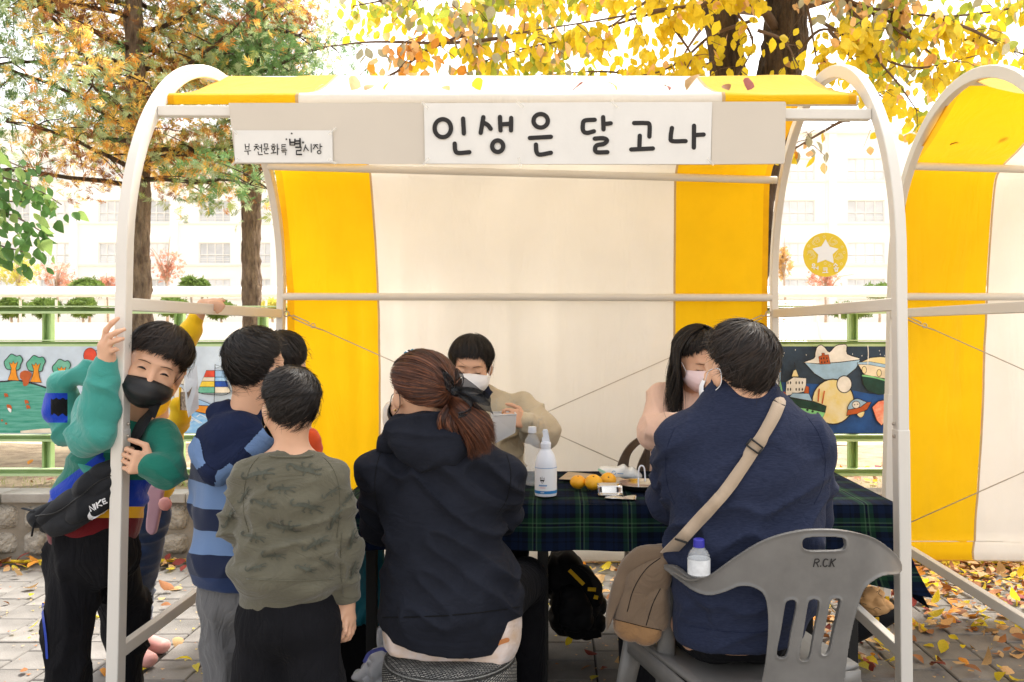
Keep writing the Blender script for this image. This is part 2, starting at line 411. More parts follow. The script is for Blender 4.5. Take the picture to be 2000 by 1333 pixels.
# ---- stone wall
wall = thing('stone_wall', 'low retaining wall of rough rounded stones with concrete coping behind the stall', 'wall', (0, 4.85, 0))
b = MB(); b.box((0, 4.88, .155), (10.4, .12, .33)); b.build('wall_core', M['mortar'], wall)
for i in range(10):
    b = MB(); x0 = -5.2+i*1.04
    b.box((x0+.52, 4.87, .348), (1.034, .19, .052)); b.build('coping', M['concrete'], wall, bevel=.006)
def stone(x, z, w, h, seed):
    n = 10; m = 8; v = []; f = []
    for j in range(m+1):
        for i in range(n+1):
            u = i/n*2-1; t = j/m*2-1
            e = 1.0-.10*(u*u*t*t)*2.2
            X = u*w/2*e; Z = t*h/2*e
            edge = max(abs(u), abs(t)); v.append([x+X, 0, z+Z, edge])
    p = np.array([[q[0], 0, q[2]] for q in v]); a = noise3(p*11+seed*3.1, seed); c = noise3(p*34+seed, seed+5); g = noise3(p*75+seed, seed+8)
    out = []
    for q, s1, s2, s3 in zip(v, a, c, g):
        prof = (1-q[3]**5)
        out.append((q[0]+(s1-.5)*.012, 4.822-.040*prof*(.55+.9*s1)-.018*(s2-.5)*prof-.008*(s3-.5)*prof, q[2]+(s2-.5)*.012))
    f = [(j*(n+1)+i, j*(n+1)+i+1, (j+1)*(n+1)+i+1, (j+1)*(n+1)+i) for j in range(m) for i in range(n)]
    mesh('stone', out, f, M['stone'], wall)
sx = -5.05; k = 0
while sx < 5:
    w = random.uniform(.14, .24); h1 = random.uniform(.125, .16)
    if random.random() < .78:
        stone(sx+w/2, .235, w-.025, h1, k); stone(sx+w/2+random.uniform(-.01, .01), .083, w-.022, .27-h1, k+1)
    else: stone(sx+w/2, .16, w-.03, .27, k)
    sx += w+.012; k += 2
b = MB(); pts = [(x, 4.70+.015*math.sin(x*2.3), .016) for x in np.linspace(-5, 5, 60)]
b.tube(pts, .010, 6); tag(b.build('hose', mat('hose_yellow', (.75, .50, .02), .5), smooth=True), 'thin yellow hose lying along the foot of the stone wall', 'hose')
# ---- green fence
FY = 5.20
fence = thing('fence', 'pale green steel rail fence standing behind the stone wall', 'fence', (0, FY, .36))
def zy(py, Y): return CZ-(py-VY)*Y/F
for (y0, y1, nm) in ((598, 613, 'top_rail'), (664, 677, 'middle_rail'), (849, 862, 'lower_rail'), (915, 929, 'bottom_rail')):
    z0, z1 = zy(y1, FY), zy(y0, FY); b = MB(); t = .007
    b.box((0, FY, z1-t/2), (12, .05, t)); b.box((0, FY, z0+t), (12, .06, t*2)); b.box((0, FY+.012, (z0+z1)/2), (12, .006, z1-z0-3*t-.001), mi=1)
    b.build(nm, [M['green_light'], M['green'] if nm != 'top_rail' else M['green_dark']], fence, bevel=.001)
for px in (-430, -172, 86, 345, 509, 600, 860, 1120, 1400, 1670, 1930, 2190, 2450):
    x = (px-VX)*FY/F; b = MB()
    for s in (-1, 1): b.box((x+s*.021, FY+.045, .92), (.012, .045, 1.0))
    b.box((x, FY+.055, .92), (.030, .010, 1.0), mi=1)
    b.build('fence_post', [M['green'], M['green']], fence, bevel=.0015)
# ---- painted boards in the fence
PB = {}
def pc(name, col, var=.22, vs=14, **k):
    PB[name] = mat('paint_'+name, col, .55, max(var, .14), vs, bump=.35, bs=45, **k); return PB[name]
pc('sky', (.58, .66, .74), .06, 5); pc('hill', (.02, .26, .17), 0, 12, col2=(.16, .46, .36), stretch=(.5, 1, 5)); pc('leaf', (.05, .36, .21), 0, 16, col2=(.2, .48, .34)); pc('trunk', (.80, .28, .015), .12)
pc('ink', (.018, .016, .02), .2); pc('red', (.72, .07, .03)); pc('cream', (.80, .70, .54), .08); pc('yellow', (.85, .58, .05)); pc('blue', (.02, .09, .45), .3); pc('wave', (.02, .30, .70), 0, 9, col2=(.45, .68, .88), stretch=(1, 1, 2.5))
pc('pale', (.33, .52, .74), .12); pc('night', (.022, .045, .085), .5, 6); pc('deep', (.01, .07, .27), .45, 6); pc('rust', (.50, .10, .02)); pc('white', (.80, .78, .76), .05); pc('moon', (.80, .66, .25), 0, 13, col2=(.82, .74, .52)); pc('dkgreen', (.006, .045, .035), .4); pc('mint', (.22, .60, .26)); pc('coral', (.85, .12, .05), 0, 25, col2=(.88, .55, .40)); pc('grey', (.30, .36, .36), .3, 12)
PBN = list(PB); PBM = [PB[k] for k in PBN]
class Mural:
    def __init__(s, Y): s.b = MB(); s.Y = Y; s.k = 0
    def to(s, x, y): return W(x, y, s.Y-.00013*s.k)
    def fill(s, pts, c, ink=0, sm=True, n=5):
        s.k += 1; P = cat(pts, n, True) if sm else pts
        s.b.poly([s.to(p[0], p[1]) for p in P], PBN.index(c))
        if ink: s.line(pts, ink, closed=True, sm=sm, n=n)
        return s
    def line(s, pts, w=1.5, c='ink', closed=False, sm=True, n=5):
        s.k += 1; ribbon(s.b, pts, w, s.to, PBN.index(c), closed, n, sm); return s
    def disc(s, x, y, rx, ry, c, ink=0):
        return s.fill([(x+rx*math.cos(a), y+ry*math.sin(a)) for a in np.linspace(0, 2*math.pi, 14, endpoint=False)], c, ink, n=2)
MY = 5.165
def board(name, px0, px1, label, bgc):
    t = thing(name, label, 'painted board', W((px0+px1)/2, 848, MY+.01)); b = MB()
    a = W(px0, 848, MY+.004); c = W(px1, 677, MY+.004)
    b.box(((a.x+c.x)/2, MY+.010, (a.z+c.z)/2), (c.x-a.x, .012, c.z-a.z)); b.build('board', PB[bgc], t); return t
lm = board('painted_board', -300, 552, 'children painting of trees on a green hill and a sailing boat', 'sky')
m = Mural(MY)
m.fill([(-300, 760), (-200, 748), (-100, 745), (0, 746), (30, 744), (62, 750), (100, 762), (140, 775), (200, 800), (240, 830), (250, 846), (-300, 846)], 'hill', sm=False)
m.line([(-300, 760), (-100, 745), (0, 746), (30, 743), (62, 749), (100, 761), (140, 774), (200, 800), (246, 838)], 3)
def mtree(x, y, s, low=0):
    m.fill([(x-14*s, y+8*s), (x-18*s, y-4*s), (x-12*s, y-12*s), (x-4*s, y-20*s), (x+6*s, y-16*s), (x+13*s, y-17*s), (x+18*s, y-9*s), (x+14*s, y+1*s), (x+12*s, y+9*s), (x+4*s, y+12*s), (x-5*s, y+11*s)], 'leaf', 1.6)
    if not low:
        m.fill([(x-8*s, y-4*s), (x-3*s, y-1*s), (x, y-6*s), (x+3*s, y-1*s), (x+9*s, y-5*s), (x+5*s, y+8*s), (x+7*s, y+22*s), (x+11*s, y+32*s), (x-11*s, y+31*s), (x-6*s, y+18*s), (x-4*s, y+8*s)], 'trunk', 1.2, sm=False)
mtree(26, 712, 1); mtree(70, 715, 1.02); mtree(120, 722, 1.0)
mtree(-60, 708, 1.1); mtree(-150, 712, 1.2)
m.fill([(40, 728), (50, 724), (62, 730), (58, 742), (54, 752), (46, 754), (44, 744), (39, 738)], 'rust')
for (x, y, s) in ((12, 773, 4), (18, 796, 5), (52, 786, 4), (55, 796, 4), (12, 828, 2), (4, 822, 2), (92, 790, 2)):
    m.fill([(x-s, y-s), (x+s*.6, y-s*.8), (x+s, y+s*.7), (x, y+s*.4), (x-s*.5, y+s)], 'rust')
m.fill([(15, 797), (22, 800), (21, 806), (17, 803)], 'white')
m.fill([(40, 842), (80, 838), (120, 836), (180, 835), (240, 838), (250, 846), (40, 846)], 'cream', sm=False)
m.disc(176, 695, 13, 15, 'red', 1)
m.line([(186, 686), (192, 684), (196, 687)], 1)
m.disc(352, 707, 6, 6, 'sky', 1.2); m.disc(358, 740, 9, 12, 'cream', 1.4); m.fill([(346, 733), (352, 727), (360, 728), (362, 735), (352, 731)], 'rust', .8)
m.fill([(340, 762), (350, 757), (358, 762), (356, 782), (342, 782)], 'cream', 1); m.fill([(343, 780), (357, 780), (356, 792), (342, 792)], 'deep')
m.fill([(338, 790), (360, 786), (400, 792), (552, 800), (552, 846), (335, 846)], 'wave', sm=False)
for i in range(26):
    x = random.uniform(345, 470); y = random.uniform(806, 842)
    m.line([(x, y), (x+6, y-4), (x+14, y-1), (x+20, y+3)], random.uniform(1, 2.4), random.choice(['sky', 'pale', 'white']))
m.fill([(376, 795), (384, 781), (400, 785), (418, 793), (428, 796), (470, 788), (470, 800), (420, 802)], 'pale', 1)
m.fill([(378, 803), (386, 792), (470, 797), (468, 806), (440, 809), (400, 808)], 'trunk', 1.4, sm=False)
sx0 = 420
for (ya, yb, ca, cb) in ((724, 738, 'red', 'pale'), (737, 746, 'cream', 'wave'), (745, 757, 'yellow', 'blue'), (756, 768, 'leaf', 'cream')):
    def lx(y): return 403-(y-724)*.42
    def rx(y): return 437+(y-724)*.30
    m.fill([(lx(ya), ya), (sx0, ya), (sx0, yb), (lx(yb), yb)], ca, 1, sm=False); m.fill([(sx0, ya), (rx(ya), ya), (rx(yb), yb), (sx0, yb)], cb, 1, sm=False)
m.line([(sx0, 712), (418, 797)], 1.2); m.fill([(420, 713), (432, 716), (421, 720)], 'sky', 1, sm=False)
m.line([(386, 766), (400, 770), (436, 772), (450, 766)], 1.2)
m.b.build('painting', PBM, lm)
rm = board('painted_board', 1440, 1746, 'night sea painting of boats, a yellow moon and a small spaceship', 'night')
m = Mural(MY)
m.fill([(1440, 748), (1530, 747), (1600, 751), (1660, 762), (1700, 770), (1746, 768), (1746, 846), (1440, 846)], 'deep', sm=False)
m.fill([(1570, 709), (1590, 700), (1592, 690), (1596, 678), (1604, 674), (1612, 680), (1620, 688), (1632, 676), (1645, 673), (1654, 675), (1655, 692), (1680, 702), (1640, 712), (1600, 713)], 'white', 1.5, n=3)
m.fill([(1572, 709), (1598, 711), (1640, 708), (1680, 703), (1672, 720), (1655, 734), (1636, 742), (1610, 742), (1590, 730)], 'pale', 1.6, sm=False)
m.fill([(1601, 712), (1599, 697), (1605, 695), (1605, 690), (1610, 690), (1611, 694), (1618, 693), (1622, 711)], 'rust', 1, sm=False)
for x, y in ((1604, 701), (1609, 700), (1615, 700), (1605, 708), (1611, 708), (1616, 706)): m.disc(x, y, 1.2, 2.2, 'ink')
m.fill([(1674, 711), (1685, 706), (1700, 699), (1720, 697), (1746, 700), (1746, 722), (1700, 713)], 'moon', 1.5, sm=False)
m.fill([(1674, 709), (1700, 709), (1746, 718), (1746, 742), (1715, 738), (1688, 732)], 'cream', 1.2, sm=False); m.fill([(1674, 708), (1700, 707), (1746, 715), (1746, 722), (1700, 713), (1676, 712)], 'pale', .8, sm=False)
m.disc(1688, 723, 4.5, 7, 'moon', 1); m.disc(1717, 729, 4.5, 7, 'moon', 1)
m.fill([(1684, 733), (1710, 736), (1746, 746), (1746, 769), (1715, 771), (1695, 764), (1685, 750)], 'dkgreen', 1, sm=False); m.line([(1685, 734), (1710, 738), (1744, 748)], 3, 'mint')
m.line([(1695, 676), (1696, 690), (1695, 712)], 1.8, 'white')
m.disc(1627, 785, 41, 44, 'moon', 2.4); m.disc(1649, 751, 14.5, 16.5, 'white', 1.8)
m.fill([(1500, 690), (1508, 696), (1512, 700), (1518, 696), (1521, 715), (1526, 720), (1525, 745), (1530, 775), (1500, 775)], 'pale', 1.4, sm=False); m.fill([(1504, 745), (1525, 745), (1531, 775), (1502, 775)], 'mint', 1, sm=False); m.line([(1504, 726), (1523, 726)], 3, 'trunk')
m.fill([(1534, 774), (1536, 746), (1550, 737), (1575, 739), (1574, 765), (1560, 768)], 'white', 1.4, sm=False)
for y in (748, 761):
    for x in (1539, 1544, 1555, 1561, 1567): m.disc(x, y, 1.3, 3, 'ink')
m.fill([(1546, 736), (1550, 724), (1555, 722), (1560, 736)], 'moon', 1.2, sm=False); m.line([(1552, 708), (1553, 723)], 1)
m.fill([(1570, 768), (1574, 754), (1580, 756), (1580, 770)], 'rust', 1, sm=False); m.fill([(1530, 774), (1531, 765), (1536, 772)], 'rust')
m.fill([(1542, 776), (1548, 768), (1580, 769), (1586, 784)], 'pale', 1.3, sm=False)
m.fill([(1500, 775), (1540, 776), (1590, 785), (1614, 794), (1612, 805), (1560, 796), (1500, 790)], 'dkgreen', 1.8, sm=False); m.fill([(1540, 794), (1575, 798), (1612, 806), (1606, 818), (1560, 808), (1530, 800)], 'mint', 1.5, sm=False)
for x, y in ((1577, 801), (1587, 804), (1597, 808)): m.disc(x, y, 2.4, 2.4, 'dkgreen')
m.line([(1600, 761), (1598, 784)], 2.6, 'rust'); m.line([(1610, 765), (1606, 788)], 2.6, 'rust')
m.fill([(1656, 800), (1662, 785), (1674, 779), (1686, 783), (1694, 788), (1680, 798)], 'pale', 1.5); m.fill([(1653, 812), (1656, 801), (1680, 796), (1694, 786), (1702, 786), (1694, 800), (1680, 808)], 'rust', 1.5, sm=False)
m.disc(1672, 791, 7.5, 7, 'white', 1.2); m.disc(1669, 791, 1.6, 1, 'ink'); m.disc(1675, 790, 1.6, 1, 'ink'); m.fill([(1674, 809), (1688, 804), (1686, 813), (1680, 816)], 'moon', 1)
m.fill([(1703, 796), (1715, 784), (1735, 780), (1746, 786), (1746, 806), (1732, 820), (1722, 832), (1712, 822)], 'coral', 2, sm=False)
for i in range(14):
    m.disc(random.uniform(1520, 1740), random.uniform(680, 700), .7, 1.2, 'white')
m.b.build('painting', PBM, rm)
rm2 = board('painted_board', 1748, 2300, 'plain coral red painted board at the far right of the fence', 'coral')
# ---- things beyond the fence
def tree_trunk(name, label, pts, rad, m, group=None, cat_='tree'):
    t = thing(name, label, cat_, pts[0], group); b = MB()
    P = cat(pts, 16); Rr = [np.interp(i/(len(P)-1), np.linspace(0, 1, len(rad)), rad) for i in range(len(P))]
    v0 = len(b.v); b.tube(P, Rr, 30)
    A = np.array([tuple(q) for q in b.v]); cen = np.array(P).repeat(30, 0); n_ = noise3(A*np.array((22, 22, 6)), 3)+.5*noise3(A*np.array((60, 60, 14)), 8)
    n_ = n_+.5*(noise3(A*np.array((45, 45, 22)), 12)-.5); A = A+(A-cen)*((n_-.75)*.42)[:, None]; b.v = [Vector(q) for q in A]
    b.build('trunk', m, t, smooth=True); return t
CL = [mat('spray_green', (.13, .24, .08), .7, .25, 9, tl=.4), mat('spray_olive', (.30, .34, .10), .7, .25, 9, tl=.45), mat('spray_orange', (.60, .27, .05), .7, .2, 9, tl=.5), mat('spray_gold', (.80, .52, .12), .7, .2, 9, tl=.5), mat('spray_brown', (.30, .13, .05), .8, .25, 9, tl=.25), mat('spray_pale', (.42, .52, .28), .7, .2, 9, tl=.5)]
def spray_set(N, centers, cols, size, seed, blades=8, wid=.12):
    """N fans of thin needles; centers (N,3), directions random outward"""
    r = np.random.default_rng(seed); V = []; Fc = []; MI = []
    d = r.normal(size=(N, 3)); d[:, 2] -= .25; d /= np.linalg.norm(d, axis=1)[:, None]
    e = r.normal(size=(N, 3)); e -= d*(e*d).sum(1)[:, None]; e /= np.linalg.norm(e, axis=1)[:, None]
    S = size*r.uniform(.6, 1.3, N); n0 = 0
    for k in range(blades):
        a = (k/(blades-1)-.5)*2.2+r.uniform(-.15, .15, N); off = (1-abs(k/(blades-1)-.5)*2)*.35
        dir_ = d*np.cos(a)[:, None]+e*np.sin(a)[:, None]; nrm = np.cross(d, e); side = np.cross(dir_, nrm)
        st = centers+d*(S*(off-.2))[:, None]; L = S*(.55+.45*off)*r.uniform(.7, 1.2, N); w = S*wid
        p0 = st; p1 = st+dir_*(L*.5)[:, None]+side*w[:, None]; p2 = st+dir_*L[:, None]+nrm*(S*r.uniform(-.15, .15, N))[:, None]; p3 = st+dir_*(L*.5)[:, None]-side*w[:, None]
        V.append(np.stack([p0, p1, p2, p3], 1).reshape(-1, 3)); Fc.append((np.arange(N)*4)[:, None]+np.arange(4)+n0); n0 += 4*N; MI.append(cols)
    return np.concatenate(V), np.concatenate(Fc), np.concatenate(MI)
def conifer(pxs, Y, rad, spread, zr, N, seed, label, nb=30, cen=0.):
    pts = [W(px, py, Y) for px, py in pxs]; pts = [Vector((pts[0].x, Y, .33))]+pts
    t = tree_trunk('conifer_tree', label, pts, rad, M['bark'], 'conifers behind the fence')
    r = random.Random(seed); b = MB(); cs = []; wt = []
    P = cat(pts, 6)
    for i in range(nb):
        z = zr[0]+(zr[1]-zr[0])*(i+r.random())/nb; az = r.uniform(0, 2*math.pi)
        base = min(P, key=lambda q: abs(q[2]-z)); L = spread*r.uniform(.65, 1.1)*(1-.25*(z-zr[0])/(zr[1]-zr[0]))
        q = Vector(base); q.z = z; dr = Vector((math.cos(az), math.sin(az), r.uniform(-.05, .35))); pl = [q.copy()]
        for s in range(7):
            q = q+dr*L/7; dr = (dr+Vector((r.uniform(-.22, .22), r.uniform(-.22, .22), r.uniform(-.16, .17)))).normalized(); pl.append(q.copy())
        b.tube(pl, [.024*(1-.13*s) for s in range(8)], 5)
        for s in range(2, 8):
            for _ in range(2):
                e = pl[s]+Vector((r.uniform(-1, 1), r.uniform(-1, 1), r.uniform(-.7, .5)))*.30; b.tube([pl[s], (pl[s]+e)/2+Vector((0, 0, .02)), e], [.008, .005, .003], 4, caps=False); cs.append(e); wt.append(1); cs.append((pl[s]+e)/2); wt.append(.6)
    b.build('branches', M['bark_dark'], t, smooth=True)
    cs = np.array([tuple(c) for c in cs]); wt = np.array(wt)/sum(wt); g = np.random.default_rng(seed)
    ci = g.choice(len(cs), N, p=wt); C = cs[ci]+g.normal(size=(N, 3))*np.array((.13, .13, .10))
    tone = noise3(C*1.6, seed)+.35*(noise3(C*5, seed+4)-.5)+g.uniform(-.16, .16, N)
    cols = np.select([tone < .43, tone < .58, tone < .66, tone < .72, tone < .80], [0, 5, 1, 2, 3], 4).astype(int); cols = np.where((tone > .46) & (g.random(N) < .16), 3, cols)
    v, f, mi = spray_set(N, C, cols, .085, seed, 11, .042)
    mesh('foliage', v, f, CL, t, mi, smooth=False, kind='stuff'); return t
conifer([(276, 640), (272, 500), (270, 300), (262, 100), (260, -150)], 7.0, [.105, .088, .08, .075, .07, .06], 1.65, (2.45, 5.4), 12500, 11, 'tall conifer with orange and green sprays, left of the two behind the fence', 46)
conifer([(492, 640), (490, 500), (492, 300), (495, 100), (500, -150)], 7.6, [.10, .085, .08, .075, .07, .06], .95, (2.75, 5.6), 9000, 12, 'slimmer conifer with a crooked dead stub, right of the two behind the fence', 40)
# leaves
def leaf_geo(L=1., w=.62, fold=.18, curl=.2):
    v = []; f = []; rows = [(0, .02), (.18, .62), (.42, 1), (.68, .80), (.88, .36), (1, .02)]
    for t, h in rows:
        z = -curl*(t-.3)**2*L
        v += [(-w/2*h*L, t*L, z+fold*h*w*L*.5), (0, t*L, z), (w/2*h*L, t*L, z+fold*h*w*L*.5)]
    for i in range(len(rows)-1):
        for k in (0, 1): f.append((i*3+k, i*3+k+1, i*3+k+4, i*3+k+3))
    return np.array(v, float), np.array(f)
LC = {'yellow': mat('leaf_yellow', (.88, .68, .04), .5, .15, 20, tl=.6, rnd=.12), 'lemon': mat('leaf_lemon', (.80, .66, .08), .5, .15, 20, tl=.55, rnd=.12), 'lime': mat('leaf_lime', (.42, .50, .07), .5, .2, 20, tl=.5, rnd=.12),
      'grey': mat('leaf_grey', (.42, .40, .28), .6, .15, 20, tl=.35, rnd=.12), 'peach': mat('leaf_peach', (.82, .50, .22), .55, .15, 20, tl=.5, rnd=.12), 'orange': mat('leaf_orange', (.70, .28, .03), .6, .2, 20, tl=.3, rnd=.2),
      'brown': mat('leaf_brown', (.28, .11, .035), .7, .25, 25, tl=.15, rnd=.25), 'red': mat('leaf_red', (.22, .03, .02), .65, .25, 25, tl=.15, rnd=.2), 'tan': mat('leaf_tan', (.52, .33, .15), .7, .2, 25, tl=.2, rnd=.2), 'green': mat('leaf_green', (.08, .18, .045), .35, .2, 20, tl=.4, rnd=.2), 'green2': mat('leaf_green_pale', (.26, .38, .11), .35, .2, 20, tl=.5, rnd=.2)}
LN = list(LC); LM = [LC[k] for k in LN]
def leaf_meshes(name, cols, shapes=3, **k):
    out = {}
    for c in cols:
        out[c] = []
        for s in range(shapes):
            v, f = leaf_geo(1, random.uniform(.45, .78), random.uniform(-.4, .6), random.uniform(-.5, 1.5))
            me = bpy.data.meshes.new(name); me.from_pydata(v.tolist(), [], f.tolist()); me.materials.append(LC[c]); me.polygons.foreach_set('use_smooth', [True]*len(f)); me.update(); out[c].append(me)
    return out
def put_leaves(items, parent, name, nparts, stuff_name):
    """items: (pos, quaternion, size, colour); the first nparts are objects, the rest one mesh"""
    ms = leaf_meshes(name, {i[3] for i in items}); P = wm(parent).inverted()
    for it in items[:nparts]:
        o = bpy.data.objects.new(name, random.choice(ms[it[3]])); o.location = it[0]; o.rotation_mode = 'QUATERNION'; o.rotation_quaternion = it[1]; o.scale = (it[2],)*3
        SC.collection.objects.link(o); o.parent = parent; o.matrix_parent_inverse = P
    if len(items) > nparts:
        VV = []; FF = []; MI = []; n = 0
        sh = [leaf_geo(1, random.uniform(.55, .75), random.uniform(-.25, .35), random.uniform(-.3, .9)) for _ in range(6)]
        for it in items[nparts:]:
            v, f = random.choice(sh); A = np.array(it[1].to_matrix()); VV.append((v*it[2]) @ A.T+np.array(it[0])); FF.append(f+n); n += len(v); MI += [LN.index(it[3])]*len(f)
        mesh(stuff_name, np.concatenate(VV), np.concatenate(FF), LM, parent, MI, True, kind='stuff')
# big yellow tree
yt = tree_trunk('yellow_leaf_tree', 'large dark trunked tree with yellow leaves leaning over the stall', [Vector((1.06, 4.96, .34)), W(1440, 900, 4.96), W(1450, 600, 4.96), W(1478, 350, 4.96), W(1528, 120, 4.96), W(1536, -120, 4.96), W(1520, -400, 4.96)], [.16, .14, .125, .125, .12, .11, .10], M['bark_dark'])
b = MB()
P = cat([W(1455, 560, 4.98), W(1440, 350, 4.98), W(1420, 120, 4.98), W(1405, 0, 4.98), W(1390, -250, 4.98)], 7); b.tube(P, [.10]*len(P), 14)
A = np.array([tuple(q) for q in b.v]); cen = np.array(P).repeat(14, 0); n_ = noise3(A*np.array((30, 30, 7)), 3)+.5*noise3(A*np.array((80, 80, 16)), 8); A = A+(A-cen)*((n_-.75)*.35)[:, None]; b.v = [Vector(q) for q in A]
b.build('stem', M['bark_dark'], yt, smooth=True)
br = [([(1500, -60), (1400, 0), (1280, 20), (1156, 42), (988, 68)], 4.5, 4.1, .9), ([(1440, 10), (1330, 15), (1248, 34), (1120, 74), (1020, 96), (930, 125)], 4.6, 4.2, 1.), ([(1470, 40), (1390, 70), (1340, 112), (1290, 140), (1230, 150)], 4.8, 4.3, .9),
      ([(1200, -60), (1000, -20), (900, 24), (952, 42)], 4.4, 4.2, .6), ([(1100, -70), (900, -10), (776, -2), (690, 12)], 4.2, 4.3, .6), ([(1000, 72), (880, 84), (732, 82), (650, 90)], 4.2, 4.0, .35), ([(930, 60), (840, 96), (760, 148), (700, 150)], 4.2, 4.0, .4),
      ([(1480, -20), (1350, -30), (1200, -20), (1000, 10), (860, 16)], 4.7, 4.4, .9), ([(1400, 120), (1300, 150), (1180, 140), (1080, 145)], 4.8, 4.5, .7), ([(1500, -100), (1300, -80), (1100, -50), (950, -20)], 4.3, 4.1, .9),
      ([(1570, -60), (1664, 4), (1755, 25), (1860, 32), (2000, 14), (2080, 0)], 4.6, 4.2, .9), ([(1600, -20), (1685, 18), (1790, 66), (1877, 77), (1960, 90)], 4.6, 4.3, .9), ([(1600, 40), (1699, 102), (1790, 133), (1912, 108)], 4.6, 4.3, .6), ([(1660, 20), (1700, 63), (1713, 112), (1755, 165), (1790, 215)], 4.5, 4.3, .8), ([(1560, 100), (1600, 60), (1650, 60), (1700, 30)], 4.7, 4.3, 1.),
      ([(1620, 60), (1660, 110), (1700, 170), (1730, 195)], 4.5, 4.3, .5), ([(1660, 235), (1643, 238), (1600, 262), (1562, 285), (1540, 300)], 4.4, 4.3, .22), ([(1560, -100), (1700, -70), (1850, -50), (2050, -40)], 4.4, 4.3, .8), ([(1400, -10), (1450, 40), (1470, 90), (1440, 150)], 4.7, 4.5, .6), ([(1560, -40), (1580, 30), (1590, 90), (1600, 140)], 4.7, 4.4, .6),
      ([(1300, 20), (1320, 60), (1350, 110), (1330, 150)], 4.5, 4.4, .7), ([(1820, 30), (1900, 60), (1980, 100), (2060, 120)], 4.3, 4.2, .35), ([(1480, 60), (1530, 80), (1560, 130)], 4.5, 4.4, .5), ([(1800, -40), (1740, 40), (1800, 90), (1850, 130)], 4.5, 4.4, .6), ([(1250, 150), (1350, 150), (1420, 160)], 4.9, 4.7, .4)]
items = []; b = MB(); g = random.Random(5)
for bi, (pp, Ya, Yb, dens) in enumerate(br):
    n = len(pp); P = cat([W(x, y, Ya+(Yb-Ya)*i/(n-1)) for i, (x, y) in enumerate(pp)], 5); L = sum(np.linalg.norm(P[i+1]-P[i]) for i in range(len(P)-1))
    b.tube(P, [.011*(1-.75*i/(len(P)-1)) for i in range(len(P))], 5)
    N = int(L*(200 if bi in (0, 1, 3, 4, 7, 9) else 250)*dens)
    tw = []
    for _ in range(int(L*13)):
        p = Vector(P[g.randrange(1, len(P))]); d = Vector((g.gauss(0, 1), g.gauss(0, 1.2), g.gauss(-.35, .8))).normalized(); l = g.uniform(.08, .26); q = [p, p+d*l*.5+Vector((0, 0, .01)), p+d*l-Vector((0, 0, .02))]; b.tube(q, [.0028, .002, .001], 4, caps=False); tw.append(q)
    left = bi in (5, 6, 16)
    for _ in range(N):
        q = g.choice(tw); p = q[0].lerp(q[2], g.uniform(.1, 1))+Vector((g.gauss(0, .03), g.gauss(0, .05), g.gauss(-.01, .03)))
        pyy = VY-F*(p.z-CZ)/p.y
        if pyy > 162 and dens > .3 and VX+F*p.x/p.y < 1560: continue
        pxx = VX+F*p.x/p.y
        if 1375 < pxx < 1595 and 10 < pyy < 160 and g.random() < (.80 if pxx > 1480 else .6): continue
        d = Vector((g.gauss(0, .55), g.gauss(0, .55), -1)).normalized()
        nrm = Vector((g.gauss(0, .8), -1, g.gauss(.3, .5))); x = d.cross(nrm).normalized(); z = x.cross(d)
        qq = Matrix((x, d, z)).transposed().to_quaternion(); qq.normalize()
        tt = noise3(np.array([[p.x*2.2, p.y*2, p.z*2.2]]), 4)[0]+g.uniform(-.25, .25)
        c = 'yellow' if tt < .46 else ('lemon' if tt < .60 else ('lime' if tt < .74 else ('grey' if tt < .87 else 'peach')))
        if g.random() < .08: c = 'peach'
        if left: c = g.choice(['yellow', 'peach', 'peach', 'grey', 'yellow', 'orange'])
        items.append((p, qq, g.uniform(.045, .080), c))
for _ in range(34):  # unseen upper crown: extra leaves added to shade the stall from the sky
    a = g.uniform(0, 6.28); L = g.uniform(1.6, 3.6); st_ = Vector((1.3, 4.95, g.uniform(3.0, 4.6))); e = st_+Vector((math.cos(a)*L, math.sin(a)*L, g.uniform(.1, .9))); mid = (st_+e)/2+Vector((0, 0, .25))
    P = cat([st_, mid, e], 6); b.tube(P, [.03*(1-.8*i/(len(P)-1)) for i in range(len(P))], 5)
    for _ in range(int(L*85)):
        p = Vector(P[g.randrange(3, len(P))])+Vector((g.gauss(0, .28), g.gauss(0, .28), g.gauss(-.05, .16)))
        if p.y > .4 and VY-F*(p.z-CZ)/p.y > -15: continue
        items.append((p, Quaternion(Vector((g.gauss(0, 1), g.gauss(0, 1), g.gauss(0, 1))).normalized(), g.uniform(0, 3)), g.uniform(.06, .10), g.choice(['yellow', 'lemon', 'lime', 'yellow'])))
b.build('branches', M['twig'], yt, smooth=True)
def inframe(it):
    p = it[0]; x = VX+F*p.x/p.y; y = VY-F*(p.z-CZ)/p.y; return 0 if (0 < x < 2000 and 0 < y < 330) else 1
items.sort(key=lambda it: (inframe(it), -it[2]/it[0].y)); put_leaves(items, yt, 'leaf', 295, 'leaves')
